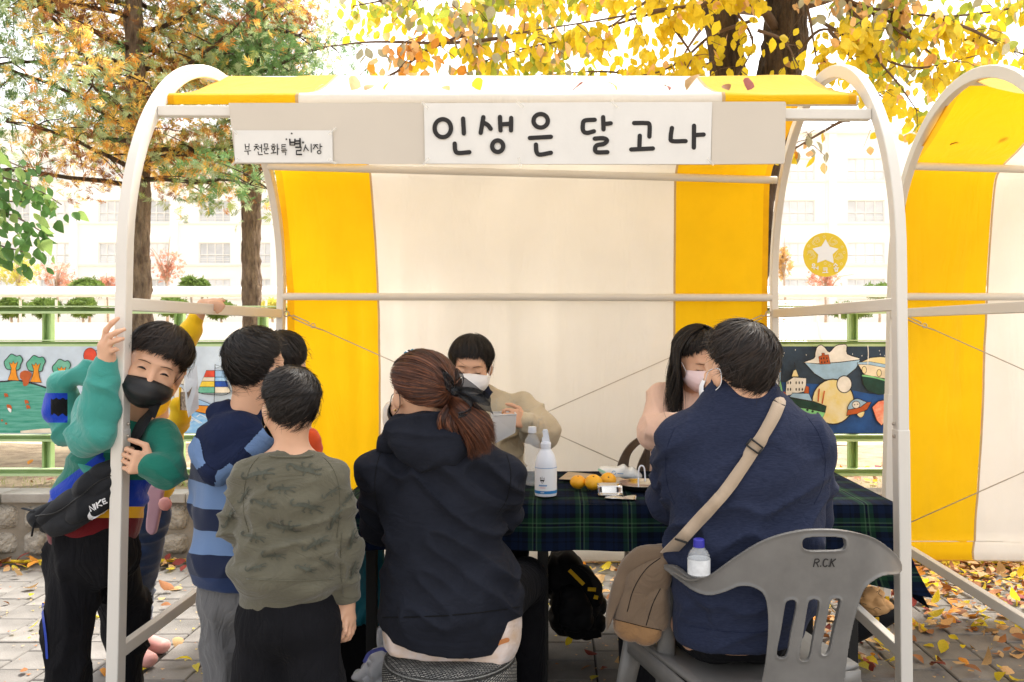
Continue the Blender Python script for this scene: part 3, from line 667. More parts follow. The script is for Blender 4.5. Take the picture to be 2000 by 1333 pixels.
# green leafed branches at the left edge
gt = thing('green_leaf_tree', 'young tree with fresh green leaves at the left edge before the conifer', 'tree', (-4.6, 5.5, .35)); b = MB(); P0 = Vector((-4.6, 5.5, .35))
b.tube(cat([P0, (-4.55, 5.45, 1.2), (-4.3, 5.4, 1.9), (-4.1, 5.4, 2.6)], 5), [.05-.0015*i for i in range(16)], 8); items = []
for pp in ([(-160, 300), (-60, 340), (20, 350), (75, 372), (120, 400)], [(-160, 350), (-60, 400), (20, 420), (60, 440), (95, 462)], [(-150, 420), (-60, 460), (0, 480), (45, 492)], [(-160, 250), (-60, 290), (0, 310), (50, 330)], [(-150, 300), (-50, 360), (0, 390), (50, 395)]):
    n = len(pp); P = cat([Vector((-4.4, 5.45, 1.6+.12*(450-pp[0][1])/50))]+[W(x, y, 5.0) for x, y in pp], 5); b.tube(P, [.010*(1-.7*i/len(P)) for i in range(len(P))], 5)
    for _ in range(62):
        p = Vector(P[g.randrange(4, len(P))])+Vector((g.gauss(0, .06), g.gauss(0, .10), g.gauss(-.02, .06)))
        d = Vector((g.gauss(.3, .5), g.gauss(-.2, .4), -.8)).normalized(); nrm = Vector((g.gauss(0, .6), -1, g.gauss(.6, .4))); x = d.cross(nrm).normalized(); z = x.cross(d)
        items.append((p, Matrix((x, d, z)).transposed().to_quaternion(), g.uniform(.055, .095), g.choice(['green', 'green', 'green2'])))
b.build('branches', M['bark'], gt, smooth=True); items.sort(key=lambda it: -it[2]); put_leaves(items, gt, 'leaf', 240, 'leaves')
# fallen leaves on the paving
items = []; g = random.Random(9)
def fl(x, y, s=None, c=None, z=0.):
    if y < .3: return
    q = Quaternion((0, 0, 1), g.uniform(0, 6.28)) @ Quaternion((1, 0, 0), g.gauss(0, .35)) @ Quaternion((0, 1, 0), g.gauss(0, .35) + (math.pi if g.random() < .4 else 0))
    items.append((Vector((x, y, .012+z+g.uniform(0, .012))), q, s or g.uniform(.032, .078), c or g.choices(['yellow', 'lemon', 'tan', 'brown', 'red', 'orange', 'peach'], [22, 5, 27, 24, 7, 10, 5])[0]))
for _ in range(330): fl(g.uniform(-4.2, -.5), min(4.72, 4.70-abs(g.gauss(0, .09))), z=.005)
for _ in range(260): fl(g.uniform(-.4, .8), 4.72-abs(g.gauss(0, .36)), z=.01)
for _ in range(1500): fl(g.uniform(1.0, 3.6), 4.74-abs(g.gauss(0, .30)), z=g.uniform(0, .03))
for _ in range(900): fl(g.uniform(.95, 2.9), g.uniform(3.1, 4.5)*1.0+abs(g.gauss(0, .15)))
for _ in range(60): fl(g.uniform(-2.8, -1.0), g.uniform(3.2, 4.6))
for _ in range(26): fl(g.uniform(-.3, 1.0), g.uniform(3.0, 3.9))
for (px, py, s, c) in ((340, 1160, .09, 'brown'), (1105, 1271, .05, 'yellow'), (190, 1208, .07, 'yellow'), (186, 1232, .06, 'tan'), (1240, 1305, .07, 'brown')):
    Y = F*CZ/(py-VY); fl((px-VX)*Y/F, Y, s, c)
def vis(it):
    p = it[0]; x = VX+F*p.x/p.y; y = VY+F*CZ/p.y; return 0 if (0 < x < 2000 and y < 1333) else 1
items.sort(key=lambda it: (vis(it), -it[2]/it[0].y)); put_leaves(items, pavement, 'fallen_leaf', 295, 'fallen_leaves')
items = []
for _ in range(900):
    x = g.uniform(-4, 4); y = g.uniform(4.97, 5.9)
    if x < .5 and g.random() < .75: continue
    fl(x, y, z=height(x, y)-.005)
VV = []; FF = []
for _ in range(1500):
    x = g.uniform(-3.4, 3.2); y = g.uniform(3.0, 4.75)**1.0; s_ = g.uniform(.003, .010); a = g.uniform(0, 6.28); n = len(VV)
    for k in range(3): VV.append((x+s_*math.cos(a+2.1*k)*g.uniform(.5, 1.3), y+s_*math.sin(a+2.1*k)*g.uniform(.5, 1.3), .004+g.uniform(0, .003)))
    FF.append((n, n+1, n+2))
mesh('leaf_crumbs', VV, FF, [LC['tan'], LC['brown'], LC['yellow']], pavement, [g.choice([0, 0, 1, 2]) for _ in FF], False, kind='stuff')
hold = put_leaves(items, soil, 'fallen_leaf', 60, 'fallen_leaves')
# grass tufts on the strip
VV = []; n = 0; FF = []
for _ in range(2600):
    x = g.uniform(-2.75, -1.3) if g.random() < .5 else g.uniform(-4, 4); y = g.uniform(4.95, 5.5); z = height(x, y); a = g.uniform(0, 6.28); h = g.uniform(.015, .05); w = .0022
    VV += [(x-w*math.cos(a), y-w*math.sin(a), z), (x+w*math.cos(a), y+w*math.sin(a), z), (x+g.gauss(0, .015), y+g.gauss(0, .015), z+h)]; FF.append((n, n+1, n+2)); n += 3
o = mesh('grass', VV, FF, mat('grass_blade', (.30, .36, .10), .6, .3, 8, tl=.3), smooth=False, kind='stuff'); tag(o, 'thin dry green grass growing on the soil along the wall top', 'grass')
# ---- school building
BY = 60.; bd = thing('school_building', 'long bright cream school building with rows of windows across the playground', 'building', (0, BY, .3))
def bx(px): return (px-VX)*BY/F
def bz(py): return CZ-(py-VY)*BY/F
x0, x1 = bx(-700), bx(2700); zt = bz(262); rows = [(309, 352), (391, 434), (474, 515), (545, 580)]
b = MB(); b.box(((x0+x1)/2, BY+4, (zt+.3)/2), (x1-x0, 7.4, zt-.3))
cols = [(192+196*k, 254+196*k) for k in range(-4, 6)]+[(273+196*k, 335+196*k) for k in range(-4, 6)]+[(1528, 1592), (1655, 1728), (1775, 1838), (1900, 1962), (2020, 2082)]
cols = sorted(c for c in cols if not (1330 < c[0] < 1528))+[]
edges = sorted(cols); top_prev = zt; yb = BY; 
# facade skin as piers and spandrels round real openings
def slab(xa, xb, za, zb, y=BY, d=.3): b.box(((xa+xb)/2, y+d/2, (za+zb)/2), (xb-xa, d, zb-za))
zprev = zt
for (ya, yb_) in rows:
    slab(x0, x1, bz(ya), zprev); xp = x0
    for (ca, cb) in edges: slab(xp, bx(ca), bz(yb_), bz(ya)); xp = bx(cb)
    slab(xp, x1, bz(yb_), bz(ya)); zprev = bz(yb_)
slab(x0, x1, .3, zprev); b.build('wall', M['wallwhite'], bd)
b = MB()
for (ya, yb_) in rows: b.box(((x0+x1)/2, BY-.06, bz(yb_)-.12), (x1-x0, .12, .12))
b.box(((x0+x1)/2, BY-.1, zt+.1), (x1-x0, .5, .25)); b.build('ledges', M['ledge'], bd)
for px in (146, 342, 538, 1625, 1748):
    b = MB(); b.box((bx(px), BY-.12, zt/2), (.55, .235, zt)); b.build('pilaster', M['wallwhite'], bd)
wmesh = {}
def win(w, h):
    key = (round(w, 2), round(h, 2))
    if key in wmesh: return wmesh[key]
    fb = MB(); t = .07
    for s in (-1, 1): fb.box((s*(w/2-t/2), 0, 0), (t, .1, h)); fb.box((0, 0, s*(h/2-t/2)), (w-2*t, .1, t))
    for k in (-1, 0, 1): fb.box((k*w/4, 0, 0), (t, .08, h-2*t))
    fb.box((0, -.002, -h*.08), (w-2*t, .07, t*1.1)); fb.box((0, -.15, -h*.36), (w-2*t, .03, .04)); fb.box((0, -.15, -h*.27), (w-2*t, .03, .03))
    me = bpy.data.meshes.new('window'); me.from_pydata([tuple(q) for q in fb.v], [], fb.f); me.materials.append(M['white']); me.update()
    pb = MB(); 
    for i in range(4):
        for j in range(2): pb.box((-w*.375+i*w/4, .03, (-h*.30 if j else h*.2)), (w/4-t, .01, h*(.36 if j else .5)))
    pe = bpy.data.meshes.new('pane'); pe.from_pydata([tuple(q) for q in pb.v], [], pb.f); pe.materials.append(M['glass']); pe.update()
    wmesh[key] = (me, pe); return wmesh[key]
PI_ = wm(bd).inverted()
for (ya, yb_) in rows:
    for (ca, cb) in edges:
        w = bx(cb)-bx(ca); h = bz(ya)-bz(yb_); me, pe = win(w, h)
        o = bpy.data.objects.new('window', me); o.location = ((bx(ca)+bx(cb))/2, BY+.14, (bz(ya)+bz(yb_))/2); SC.collection.objects.link(o); o.parent = bd; o.matrix_parent_inverse = PI_
        p = bpy.data.objects.new('pane', pe); SC.collection.objects.link(p); p.parent = o
# walkway shelter, low wall, goal
sh = thing('walkway_shelter', 'long low white roofed walkway in front of the school building', 'shelter', (0, 42, .33))
b = MB(); k42 = 42/F; zr0, zr1 = CZ+(650-587)*k42, CZ+(650-561)*k42
b.grid(lambda u, v: Vector((-45+90*u, 42+1.6*math.sin((v-.5)*2.2), zr0+(zr1-zr0)*math.cos((v-.5)*2.4))), 2, 10); b.build('roof', M['white'], sh, smooth=True, solid=.06)
for i, px in enumerate((-200, -80, 40, 110, 206, 302, 400, 520, 620, 800, 1000, 1200, 1400, 1640, 1760, 1900)):
    b = MB(); x = (px-VX)*42/F; b.beam((x, 42, .33), (x, 42, zr0+.03), .09, .09); b.build('post', M['white'], sh)
lw = MB(); lw.box((0, 38.5, .33+.66), (120, .5, 1.32)); lw.box((0, 38.5, .33+1.36), (120.2, .6, .08)); o = lw.build('low_wall', M['wallwhite']); tag(o, 'low white wall running along the far side of the playground', 'wall')
gl = thing('football_goal', 'white football goal with net behind the right fence', 'goal', W(1545, 660, 22)); b = MB(); gy = 22
a1, a2, a3, a4 = W(1470, 590, gy), W(1590, 590, gy), W(1470, 668, gy), W(1604, 668, gy)
b.tube([a3, a1, a2, a4], .045, 6); b.build('frame', M['white'], gl, smooth=True); b = MB()
for i in range(16):
    t = i/15; b.tube([a1.lerp(a2, t)+Vector((0, .1, 0)), a3.lerp(a4, t)+Vector((0, 1.2, 0))], .012, 3, caps=False); b.tube([a1.lerp(a3, t)+Vector((0, .1+1.1*t, 0)), a2.lerp(a4, t)+Vector((0, .1+1.1*t, 0))], .012, 3, caps=False)
b.build('net', M['white'], gl)
# shrubs and small trees in front of the school
BL = [mat('shrub_green', (.16, .24, .05), .7, .3, 2, tl=.3), mat('shrub_yellow', (.62, .56, .12), .7, .2, 2, tl=.4), mat('shrub_red', (.62, .30, .20), .7, .2, 2, tl=.4), mat('shrub_orange', (.66, .42, .16), .7, .2, 2, tl=.4)]
def blob_tree(px, py, rx, ry, Y, col, label, name='garden_tree', N=520, kind=0, grp='clipped shrubs before the school'):
    c = W(px, py, Y); k = Y/F; t = thing(name, label, 'shrub' if name != 'garden_tree' else 'tree', (c.x, Y, .33), grp); b = MB()
    b.tube([(c.x, Y, .33), (c.x+.1, Y, c.z*.6), (c.x, Y, c.z)], [.09, .07, .04], 6)
    gg = np.random.default_rng(abs(int(px))+7)
    if kind:
        for _ in range(9):
            e = c+Vector((gg.normal()*rx*k*.6, gg.normal()*rx*k*.4, abs(gg.normal())*ry*k*.7)); b.tube([(c.x, Y, max(.5, c.z-ry*k)), (c+e)/2, e], [.05, .03, .015], 4)
    b.build('trunk', M['pale_trunk'], t, smooth=True)
    p = gg.normal(size=(N, 3)); p /= np.linalg.norm(p, axis=1)[:, None]; rad = (gg.uniform(.82, 1.03, N) if not kind else gg.uniform(.1, 1.05, N)**.6)
    p = p*rad[:, None]; cl = noise3(p*3.2+px, 3)
    if kind: keep = cl > .48; p = p[keep]
    else: p = p*(.70+.55*cl)[:, None]
    C = np.array(tuple(c))+p*np.array((rx*k, rx*k*.8, ry*k)); v, f, mi = spray_set(len(C), C, np.full(len(C), col), (.32 if not kind else .22), abs(int(px))+3, 5)
    mesh('foliage', v, f, BL, t, mi, False, kind='stuff')
for args in ((172, 563, 32, 17, 47, 0, 'wide clipped green shrub left of the stall post'), (372, 558, 16, 15, 47, 0, 'small domed green shrub between the two conifers'), (393, 562, 15, 14, 47.5, 0, 'lower domed shrub touching the small one between the conifers'), (1715, 568, 30, 12, 47, 0, 'flat topped green shrub right of the round hanging sign'), (-60, 560, 40, 20, 47, 0, 'clipped shrub beyond the left edge fence'), (20, 600, 26, 18, 46, 0, 'dark green hedge bush seen under the walkway at far left'), (90, 602, 28, 18, 46, 0, 'second hedge bush under the walkway from the left'), (160, 600, 26, 18, 46, 0, 'hedge bush under the walkway nearest the stall post'), (340, 600, 30, 18, 46, 0, 'hedge bush under the walkway right of the first conifer'), (430, 604, 26, 16, 46, 0, 'hedge bush under the walkway left of the second conifer'), (530, 603, 30, 16, 46, 1, 'yellowish hedge bush under the walkway by the stall back post'), (1660, 606, 40, 14, 46, 0, 'hedge bush seen over the right painted board')):
    blob_tree(*args[:6], args[6], 'shrub')
blob_tree(35, 530, 44, 30, 48, 1, 'small yellow green tree at the far left before the school', N=700, kind=1, grp='small autumn trees before the school'); blob_tree(110, 545, 40, 34, 48, 2, 'thin bare reddish tree right of the yellow green one', N=420, kind=1, grp='small autumn trees before the school')
blob_tree(208, 556, 20, 16, 48, 2, 'small red bush tree beside the left stall post', N=420, kind=1, grp='small autumn trees before the school'); blob_tree(325, 520, 34, 34, 48, 2, 'thin red twigged tree between the conifer trunks', N=520, kind=1, grp='small autumn trees before the school')
blob_tree(1530, 515, 17, 32, 48, 3, 'orange leafed tree seen just right of the striped cloth', N=620, kind=1, grp='small autumn trees before the school'); blob_tree(1610, 545, 34, 34, 48, 2, 'thin coral leafed tree below the round hanging sign', N=620, kind=1, grp='small autumn trees before the school')
# ================================================================ STALL
M['steel'] = mat('beige_steel', (.685, .65, .595), .45, .03, 3, bump=.12, bs=500, spec=.4, bd=.001)
M['yellowcloth'] = fabric('yellow_canvas', (.80, .49, .007), tl=.27, var=.05, vs=5, tlc=(.95, .53, .005))
M['creamcloth'] = fabric('cream_canvas', (.78, .74, .675), tl=.27, var=.025, vs=5, sheen=.1, tlc=(.90, .83, .73))
wrinkle(M['creamcloth'], 3.2, .035, .35, (1.6, 1, .35)); wrinkle(M['yellowcloth'], 3.2, .035, .35, (1.6, 1, .35))
M['seam'] = fabric('seam_tape', (.50, .34, .17), tl=.2)
M['selvage'] = fabric('yellow_selvage', (.74, .38, .008), tl=.3)
M['wire'] = mat('steel_wire', (.50, .44, .37), .35, .1, 30, metal=.7)
M['ink'] = mat('marker_ink', (.02, .018, .018), .7, .1)
M['paper'] = mat('paper_sheet', (.70, .685, .655), .7, .02, 12, bump=.3, bs=14, bd=.006)
M['boardgrey'] = mat('sign_board', (.57, .515, .44), .6, .03, 2, bump=.05, bs=300)
M['tape'] = mat('clear_tape', (.75, .72, .64), .25, .02, alpha=.45)
YF, YB, YM, ZA, BB = 2.40, 3.83, 3.115, 1.484, .745
def lx(z): return -1.26+.022*min(z, 1.5)
def rx(z): return .996-.012*min(z, 1.5)
def arch_profile(d):
    """(Y,Z) of the centre line, d = offset outwards"""
    P = [(YF+.0215-d, z) for z in (0, .3, .6, .9, 1.2, ZA)]
    for k in range(1, 36):
        a = math.pi*k/36; P.append((YM-(.715-.0215+d)*math.cos(a), ZA+(BB-.0215+d)*math.sin(a)))
    P += [(YB-.0215+d, z) for z in (ZA, 1.2, .9, .6, .3, 0)]
    return P
def stall_frame(t, dx, nb=False):
    for fx in (lx, rx):
        b = MB(); V = []; w = .0155; o_ = arch_profile(.0215); i_ = arch_profile(-.0215); n = len(o_)
        for (yo, zo), (yi, zi) in zip(o_, i_):
            X = fx((zo+zi)/2)+dx; V += [(X-w, yo, zo), (X+w, yo, zo), (X+w, yi, zi), (X-w, yi, zi)]
        Fc = [(i*4+k, i*4+(k+1) % 4, (i+1)*4+(k+1) % 4, (i+1)*4+k) for i in range(n-1) for k in range(4)]
        b.add(V, Fc); b.build('arch_frame', M['steel'], t, smooth=True, angle=40, bevel=.003)
        s = 1 if fx is lx else -1
        for yp in (YF+.0215, YB-.0215):                       # lower sleeves
            b = MB(); b.beam((fx(0)+dx, yp, 0), (fx(1.0)+dx, yp, 1.005), .0345, .0465, up=(0, 1, 0)); b.build('post_sleeve', M['steel'], t, bevel=.003)
            b = MB(); b.box((fx(0)+dx, yp, .006), (.09, .10, .012)); b.build('foot_plate', M['steel'], t)
            for z in (.985, 1.02): 
                c = MB(); c.lathe([(.005, 0), (.005, .004), (.003, .006)], (fx(z)+dx+s*.0185, yp, z), 8, M=Matrix.Rotation(s*R(90), 3, 'Y')); c.build('bolt', M['wire'], t)
        for z, nm in ((1.361, 'side_rail'), (.365, 'bottom_rail')):
            b = MB(); b.beam((fx(z)+dx, YF+.044, z), (fx(z)+dx, YB-.044, z+.004), .026, .037); b.build(nm, M['steel'], t, bevel=.003)
    # cross bars
    b = MB(); b.beam((lx(2)+.016+dx, 2.60, 1.956), (rx(2)-.016+dx, 2.60, 1.945), .032, .032, up=(0, 0, 1)); b.build('front_beam', M['steel'], t, bevel=.003)
    b = MB(); b.tube([(lx(2)+.03+dx, 2.672, 2.014), (rx(2)-.03+dx, 2.672, 2.008)], .0165, 16); b.build('cloth_roller', M['steel'], t, smooth=True, angle=50)
    b = MB(); b.tube([(lx(2)+.016+dx, 3.155, 2.214), (rx(2)-.016+dx, 3.155, 2.214)], .017, 16); b.build('ridge_bar', M['steel'], t, smooth=True, angle=50)
    b = MB(); b.tube([(lx(2)+.01+dx, 3.60, 1.985), (rx(2)-.016+dx, 3.70, 1.944)], .0165, 16); b.build('rear_upper_bar', M['steel'], t, smooth=True, angle=50)
    b = MB(); b.tube([(lx(2)+.01+dx, 3.80, 1.441), (rx(2)-.01+dx, 3.80, 1.436)], .0165, 16); b.build('rear_bar', M['steel'], t, smooth=True, angle=50)
    # wires with turnbuckles
    for (xa, xb) in ((lx(1.3)+.01, rx(.4)-.01), (rx(1.3)-.01, lx(.4)+.01)):
        A = Vector((xa+dx, 3.80, 1.372)); B = Vector((xb+dx, 3.80, .39)); d = (B-A).normalized()
        b = MB(); b.tube([A+d*.20, B], .0024, 6); b.build('bracing_wire', M['wire'], t, smooth=True)
        b = MB(); q = A+d*.02
        b.tube([q+Vector((.012*math.cos(a), 0, .012*math.sin(a))) for a in np.linspace(0, 6.28, 12, endpoint=False)], .0028, 5, closed=True)
        b.tube([A+d*.03, A+d*.05, A+d*.052+Vector((0, 0, .007)), A+d*.13+Vector((0, 0, .007)), A+d*.132], .003, 6); b.tube([A+d*.05-Vector((0, 0, .007)), A+d*.13-Vector((0, 0, .007)), A+d*.20], .003, 6)
        q = A+d*.15; b.tube([q+Vector((.010*math.cos(a), 0, .010*math.sin(a))) for a in np.linspace(0, 6.28, 12, endpoint=False)], .0025, 5, closed=True)
        b.build('turnbuckle', M['wire'], t, smooth=True)
    # canvas: one strip of cloth per colour
    prof = [(2.66, 1.994), (2.653, 2.004), (2.652, 2.018), (2.662, 2.031)]+[(2.672+.47*s, 2.033+.196*s-.018*math.sin(math.pi*s)) for s in np.linspace(.02, .98, 9)]+[(3.15, 2.233), (3.17, 2.230)]
    prof += [(3.18+.515*s, 2.225-.235*s-.022*math.sin(math.pi*s)) for s in np.linspace(.05, .96, 9)]+[(3.71, 1.968), (3.722, 1.945)]
    prof += [(3.722+.10*s**.8, 1.945-.49*s) for s in np.linspace(.06, 1, 11)]+[(3.824+.075*s, 1.455-1.135*s) for s in np.linspace(.04, 1, 24)]+[(3.905, .318), (3.908, .300), (3.915, .27), (3.908, .24), (3.896, .232), (3.885, .24)]
    edges = [-1.222, -1.192, -.812, -.803, .520, .530, .915, .940]
    mats_ = ['selvage', 'yellowcloth', 'seam', 'creamcloth', 'seam', 'yellowcloth', 'selvage']; names = ['selvage', 'canopy_stripe', 'seam_tape', 'canopy_panel', 'seam_tape', 'canopy_stripe', 'selvage']
    def px_(x, y, z):
        e = .012*math.sin((1.9-z)*2.2) if z < 1.95 else 0
        return x+dx+(e if x > -2 else 0)
    for i in range(7):
        xa, xb = edges[i], edges[i+1]; nx = max(1, int((xb-xa)/.018)); V = []; Fc = []
        for y, z in prof:
            for k in range(nx+1):
                x = xa+(xb-xa)*k/nx; V.append((px_(x, y, z), y, z))
        A = np.array(V); low = np.clip((1.93-A[:, 2])/.5, 0, 1)*np.clip((A[:, 2]-.26)/.15, .35, 1)
        n_ = noise3(np.stack([A[:, 0]*7.5+A[:, 2]*.6, A[:, 2]*.55, A[:, 0]*0+dx], 1), 3)+.45*noise3(np.stack([A[:, 0]*19, A[:, 2]*1.6, A[:, 0]*0+4], 1), 6)+.3*noise3(np.stack([A[:, 0]*5, A[:, 2]*9, A[:, 0]*0+4], 1), 16)
        A[:, 1] += low*(n_-.8)*.045
        top = (A[:, 2] > 2.02) & (A[:, 1] < 3.7); n2 = noise3(np.stack([A[:, 0]*6, A[:, 1]*8, A[:, 0]*0], 1), 9); A[top, 2] += (n2[top]-.6)*.008
        hem = A[:, 2] < .312; A[hem, 1] += .004*np.sin(A[hem, 0]*160)*(noise3(A[hem]*14, 2))
        w = nx+1; Fc = [(j*w+k, j*w+k+1, (j+1)*w+k+1, (j+1)*w+k) for j in range(len(prof)-1) for k in range(nx)]
        if i in (2, 4): A[:, 1] -= .002
        mesh(names[i], A, Fc, M[mats_[i]], t)
    b = MB(); b.beam((-1.206+dx, 3.901, .322), (.925+dx, 3.901, .322), .003, .004); b.build('hem_stitching', M['creamcloth'], t)
stall = thing('market_stall', 'arched beige steel market stall with yellow and cream cloth, nearest, under the hand lettered sign', 'stall', (-.13, YM, 0), 'arched market stalls'); stall_frame(stall, 0)
stall2 = thing('market_stall', 'second arched stall cut off by the right edge, dry leaves on its yellow roof', 'stall', (2.6, YM, 0), 'arched market stalls'); stall_frame(stall2, 2.735)
# dry leaves on the roofs
def roofleaf(px, dx, Y, s, c, label, rot=0, dz=.004):
    z = 2.033+.196*((Y-2.672)/.47)-.018*math.sin(math.pi*min(1, max(0, (Y-2.672)/.47)))+dz if Y < 3.16 else 2.225-.235*((Y-3.18)/.515)-.022*math.sin(math.pi*min(1, (Y-3.18)/.515))+dz
    x = (px-VX)*Y/F; v, f = leaf_geo(1, .62, random.uniform(.1, .5), random.uniform(-.2, .9))
    o = mesh('dry_leaf', v*s, f, LC[c]); o.location = (x, Y, z+.004); slope = .39 if Y < 3.16 else -.43
    o.rotation_euler = (slope+random.uniform(.2, .75), random.uniform(-.5, .5), rot); tag(o, label, 'leaf', 'dry leaves on the stall roofs'); return o
for px, Y, s, c, l in ((686, 2.72, .075, 'tan', 'curled tan leaf on the roof front edge, leftmost on the white cloth'), (712, 2.72, .05, 'tan', 'small tan leaf touching the curled one on the white roof cloth'), (750, 2.72, .045, 'yellow', 'small yellow leaf on the white roof cloth right of the tan pair'),
                       (615, 2.74, .04, 'peach', 'tiny pale leaf at the end of the left yellow roof stripe'), (878, 2.73, .045, 'peach', 'pale peach leaf on the white roof edge above the first large sign letter'), (938, 2.71, .065, 'yellow', 'broad yellow leaf overhanging the white roof edge above the second large sign letter'),
                       (1119, 2.72, .062, 'red', 'dark red leaf alone on the white roof cloth above the gap in the sign words'), (1205, 2.73, .04, 'yellow', 'small yellow leaf right of the dark red leaf on the white roof'), (1308, 2.73, .035, 'red', 'small maroon leaf at the right end of the white roof cloth'),
                       (1340, 2.76, .075, 'tan', 'tall standing beige leaf at the right end of the white roof cloth'), (1424, 2.72, .05, 'brown', 'brown leaf on the right yellow roof stripe, left of the pair'), (1460, 2.72, .07, 'red', 'dark maroon leaf on the right yellow roof stripe, right of the pair')):
    roofleaf(px, 0, Y, s, c, l, random.uniform(-1.2, 1.2))
for (x, Y, s, c, l) in ((1.93, 3.32, .085, 'brown', 'upper leaf shadowed through the second stall roof'), (1.98, 3.42, .08, 'brown', 'middle leaf shadowed through the second stall roof'), (1.84, 3.46, .055, 'brown', 'lower leaf shadowed through the second stall roof'), (1.66, 3.50, .04, 'brown', 'leaf near the left edge of the second stall roof'), (2.12, 3.52, .06, 'brown', 'leaf at the right of the second stall yellow roof'), (1.80, 3.10, .10, 'orange', 'large orange leaf on the ridge of the second stall roof')):
    roofleaf(VX+F*x/Y, 0, Y, s, c, l, random.uniform(0, 3))
# ---- sign
sign = thing('shop_sign', 'long grey board sign with big black hand lettering on white sheets above the stall', 'sign', W(990, 320, 2.575))
SY = 2.566
def sp(y=SY): return lambda px, py: W(px, py, y)
def plate(name, pts, Y, th, m, parent, bevel=.001):
    b = MB(); b.prism([W(x, y, Y) for x, y in pts], (0, th, 0)); return b.build(name, m, parent, bevel=bevel)
plate('board', [(447, 202), (1391, 201), (1391, 321), (460, 320)], SY+.004, .006, M['boardgrey'], sign)
plate('board_end', [(1391, 199), (1533, 199), (1535, 202), (1533, 317), (1530, 320), (1389, 321)], SY+.001, .008, M['boardgrey'], sign)
sheets = [[(828, 202), (1016, 201), (1015, 321), (830, 320)], [(1015, 201), (1201, 200), (1199, 321), (1014, 321)], [(1200, 200), (1391, 200), (1388, 321), (1198, 321)]]
for i, s in enumerate(sheets):
    plate('paper_sheet', s, SY-.0004-.0009*i, .0008, M['paper'], sign, 0)
small = plate('paper_notice', [(457, 255), (649, 255), (650, 318), (459, 318)], SY-.0004, .0008, M['paper'], sign, 0)
def z3(p): return [(600+x/2.5, y/2.5) for x, y in p]
def circ(x, y, rx_, ry_=None, n=12): return [(x+rx_*math.cos(a), y+(ry_ or rx_)*math.sin(a)) for a in np.linspace(0, 2*math.pi, n, endpoint=False)]
letters = [
 [('c', circ(662, 627, 40, 44)), ('s', [(761, 580), (765, 653)]), ('s', [(720, 702), (723, 735), (738, 748), (792, 744)])],
 [('s', [(860, 573), (847, 650)]), ('s', [(862, 600), (882, 612), (896, 630)]), ('s', [(941, 572), (944, 638)]), ('s', [(996, 577), (995, 638)]), ('s', [(944, 609), (995, 605)]), ('c', circ(930, 715, 27, 28))],
 [('c', circ(1140, 591, 35, 33)), ('s', [(1087, 675), (1190, 669)]), ('s', [(1117, 707), (1120, 742), (1136, 756), (1190, 747)])],
 [('s', [(1404, 586), (1355, 590), (1346, 612), (1348, 640), (1366, 650), (1400, 642)]), ('s', [(1445, 573), (1447, 633)]), ('s', [(1447, 607), (1482, 603)]), ('s', [(1404, 678), (1445, 676), (1464, 686), (1450, 703), (1416, 710), (1406, 725), (1414, 744), (1466, 744)])],
 [('s', [(1596, 602), (1650, 602), (1671, 610), (1671, 668)]), ('s', [(1624, 664), (1622, 724)]), ('s', [(1582, 731), (1688, 726)])],
 [('s', [(1781, 626), (1775, 672), (1783, 690), (1848, 690)]), ('s', [(1889, 615), (1888, 722)]), ('s', [(1889, 661), (1936, 658)])]]
pap = [o for o in sign.children if o.name.startswith('paper_sheet')]
for li, L in enumerate(letters):
    b = MB()
    for k, (ty, p) in enumerate(L):
        ribbon(b, z3(p), 8.6, sp(SY-.0034-.0003*k), closed=(ty == 'c'), n=5)
    b.build('letter', M['ink'], pap[(0, 0, 1, 1, 2, 2)[li]])
def z6(p): return [(400+x/2.857, 180+y/2.857) for x, y in p]
st = [[(225, 292), (228, 320), (246, 320), (247, 290)], [(227, 306), (246, 305)], [(222, 331), (256, 328)], [(240, 331), (242, 349)], [(282, 293), (293, 293)], [(275, 304), (301, 302)], [(288, 305), (276, 325)], [(288, 308), (300, 322)], [(305, 310), (315, 310)], [(316, 294), (317, 335)], [(297, 335), (300, 350), (321, 349)],
      [(332, 290), (350, 290), (350, 308), (333, 308), (332, 291)], [(328, 318), (356, 317)], [(342, 318), (342, 327)], [(333, 331), (335, 345), (353, 344)], [(378, 292), (388, 292)], [(370, 302), (394, 302)], [(382, 328), (382, 336)], [(370, 342), (397, 338)], [(404, 291), (405, 350)], [(405, 318), (414, 318)],
      [(450, 294), (430, 294), (430, 318), (451, 318)], [(432, 306), (448, 305)], [(428, 327), (457, 325)], [(432, 335), (452, 335), (450, 351)], [(562, 296), (552, 331)], [(561, 306), (578, 328)], [(593, 291), (594, 336)], [(606, 296), (630, 294)], [(618, 298), (605, 318)], [(620, 301), (632, 316)], [(643, 290), (643, 321)], [(643, 305), (654, 304)]]
b = MB()
for k, p in enumerate(st): ribbon(b, z6(p), 1.9, sp(SY-.0008-.00012*k), sm=False)
ribbon(b, z6(circ(382, 316, 8)), 1.9, sp(SY-.002), closed=True, n=3); ribbon(b, z6(circ(638, 336, 10, 9)), 1.9, sp(SY-.002), closed=True, n=3)
for k, p in enumerate([[(474, 265), (476, 296), (501, 297), (503, 265)], [(476, 281), (501, 281)], [(531, 261), (532, 302)], [(505, 274), (531, 273)], [(505, 289), (531, 288)], [(508, 309), (538, 309), (536, 326), (511, 328), (511, 349), (539, 349)]]):
    ribbon(b, z6(p), 3.3, sp(SY-.0052-.00012*k), sm=False)
def starp(x, y, r, q=.42, rot=-90): return [(x+(r if i % 2 == 0 else r*q)*math.cos(R(rot+36*i)), y+(r if i % 2 == 0 else r*q)*math.sin(R(rot+36*i))) for i in range(10)]
for x, y, r in ((485, 232, 8), (455, 264, 8), (548, 282, 10)): b.poly([W(p[0], p[1], SY-.0012) for p in z6(starp(x, y, r))])
b.build('lettering', M['ink'], small)
b = MB()
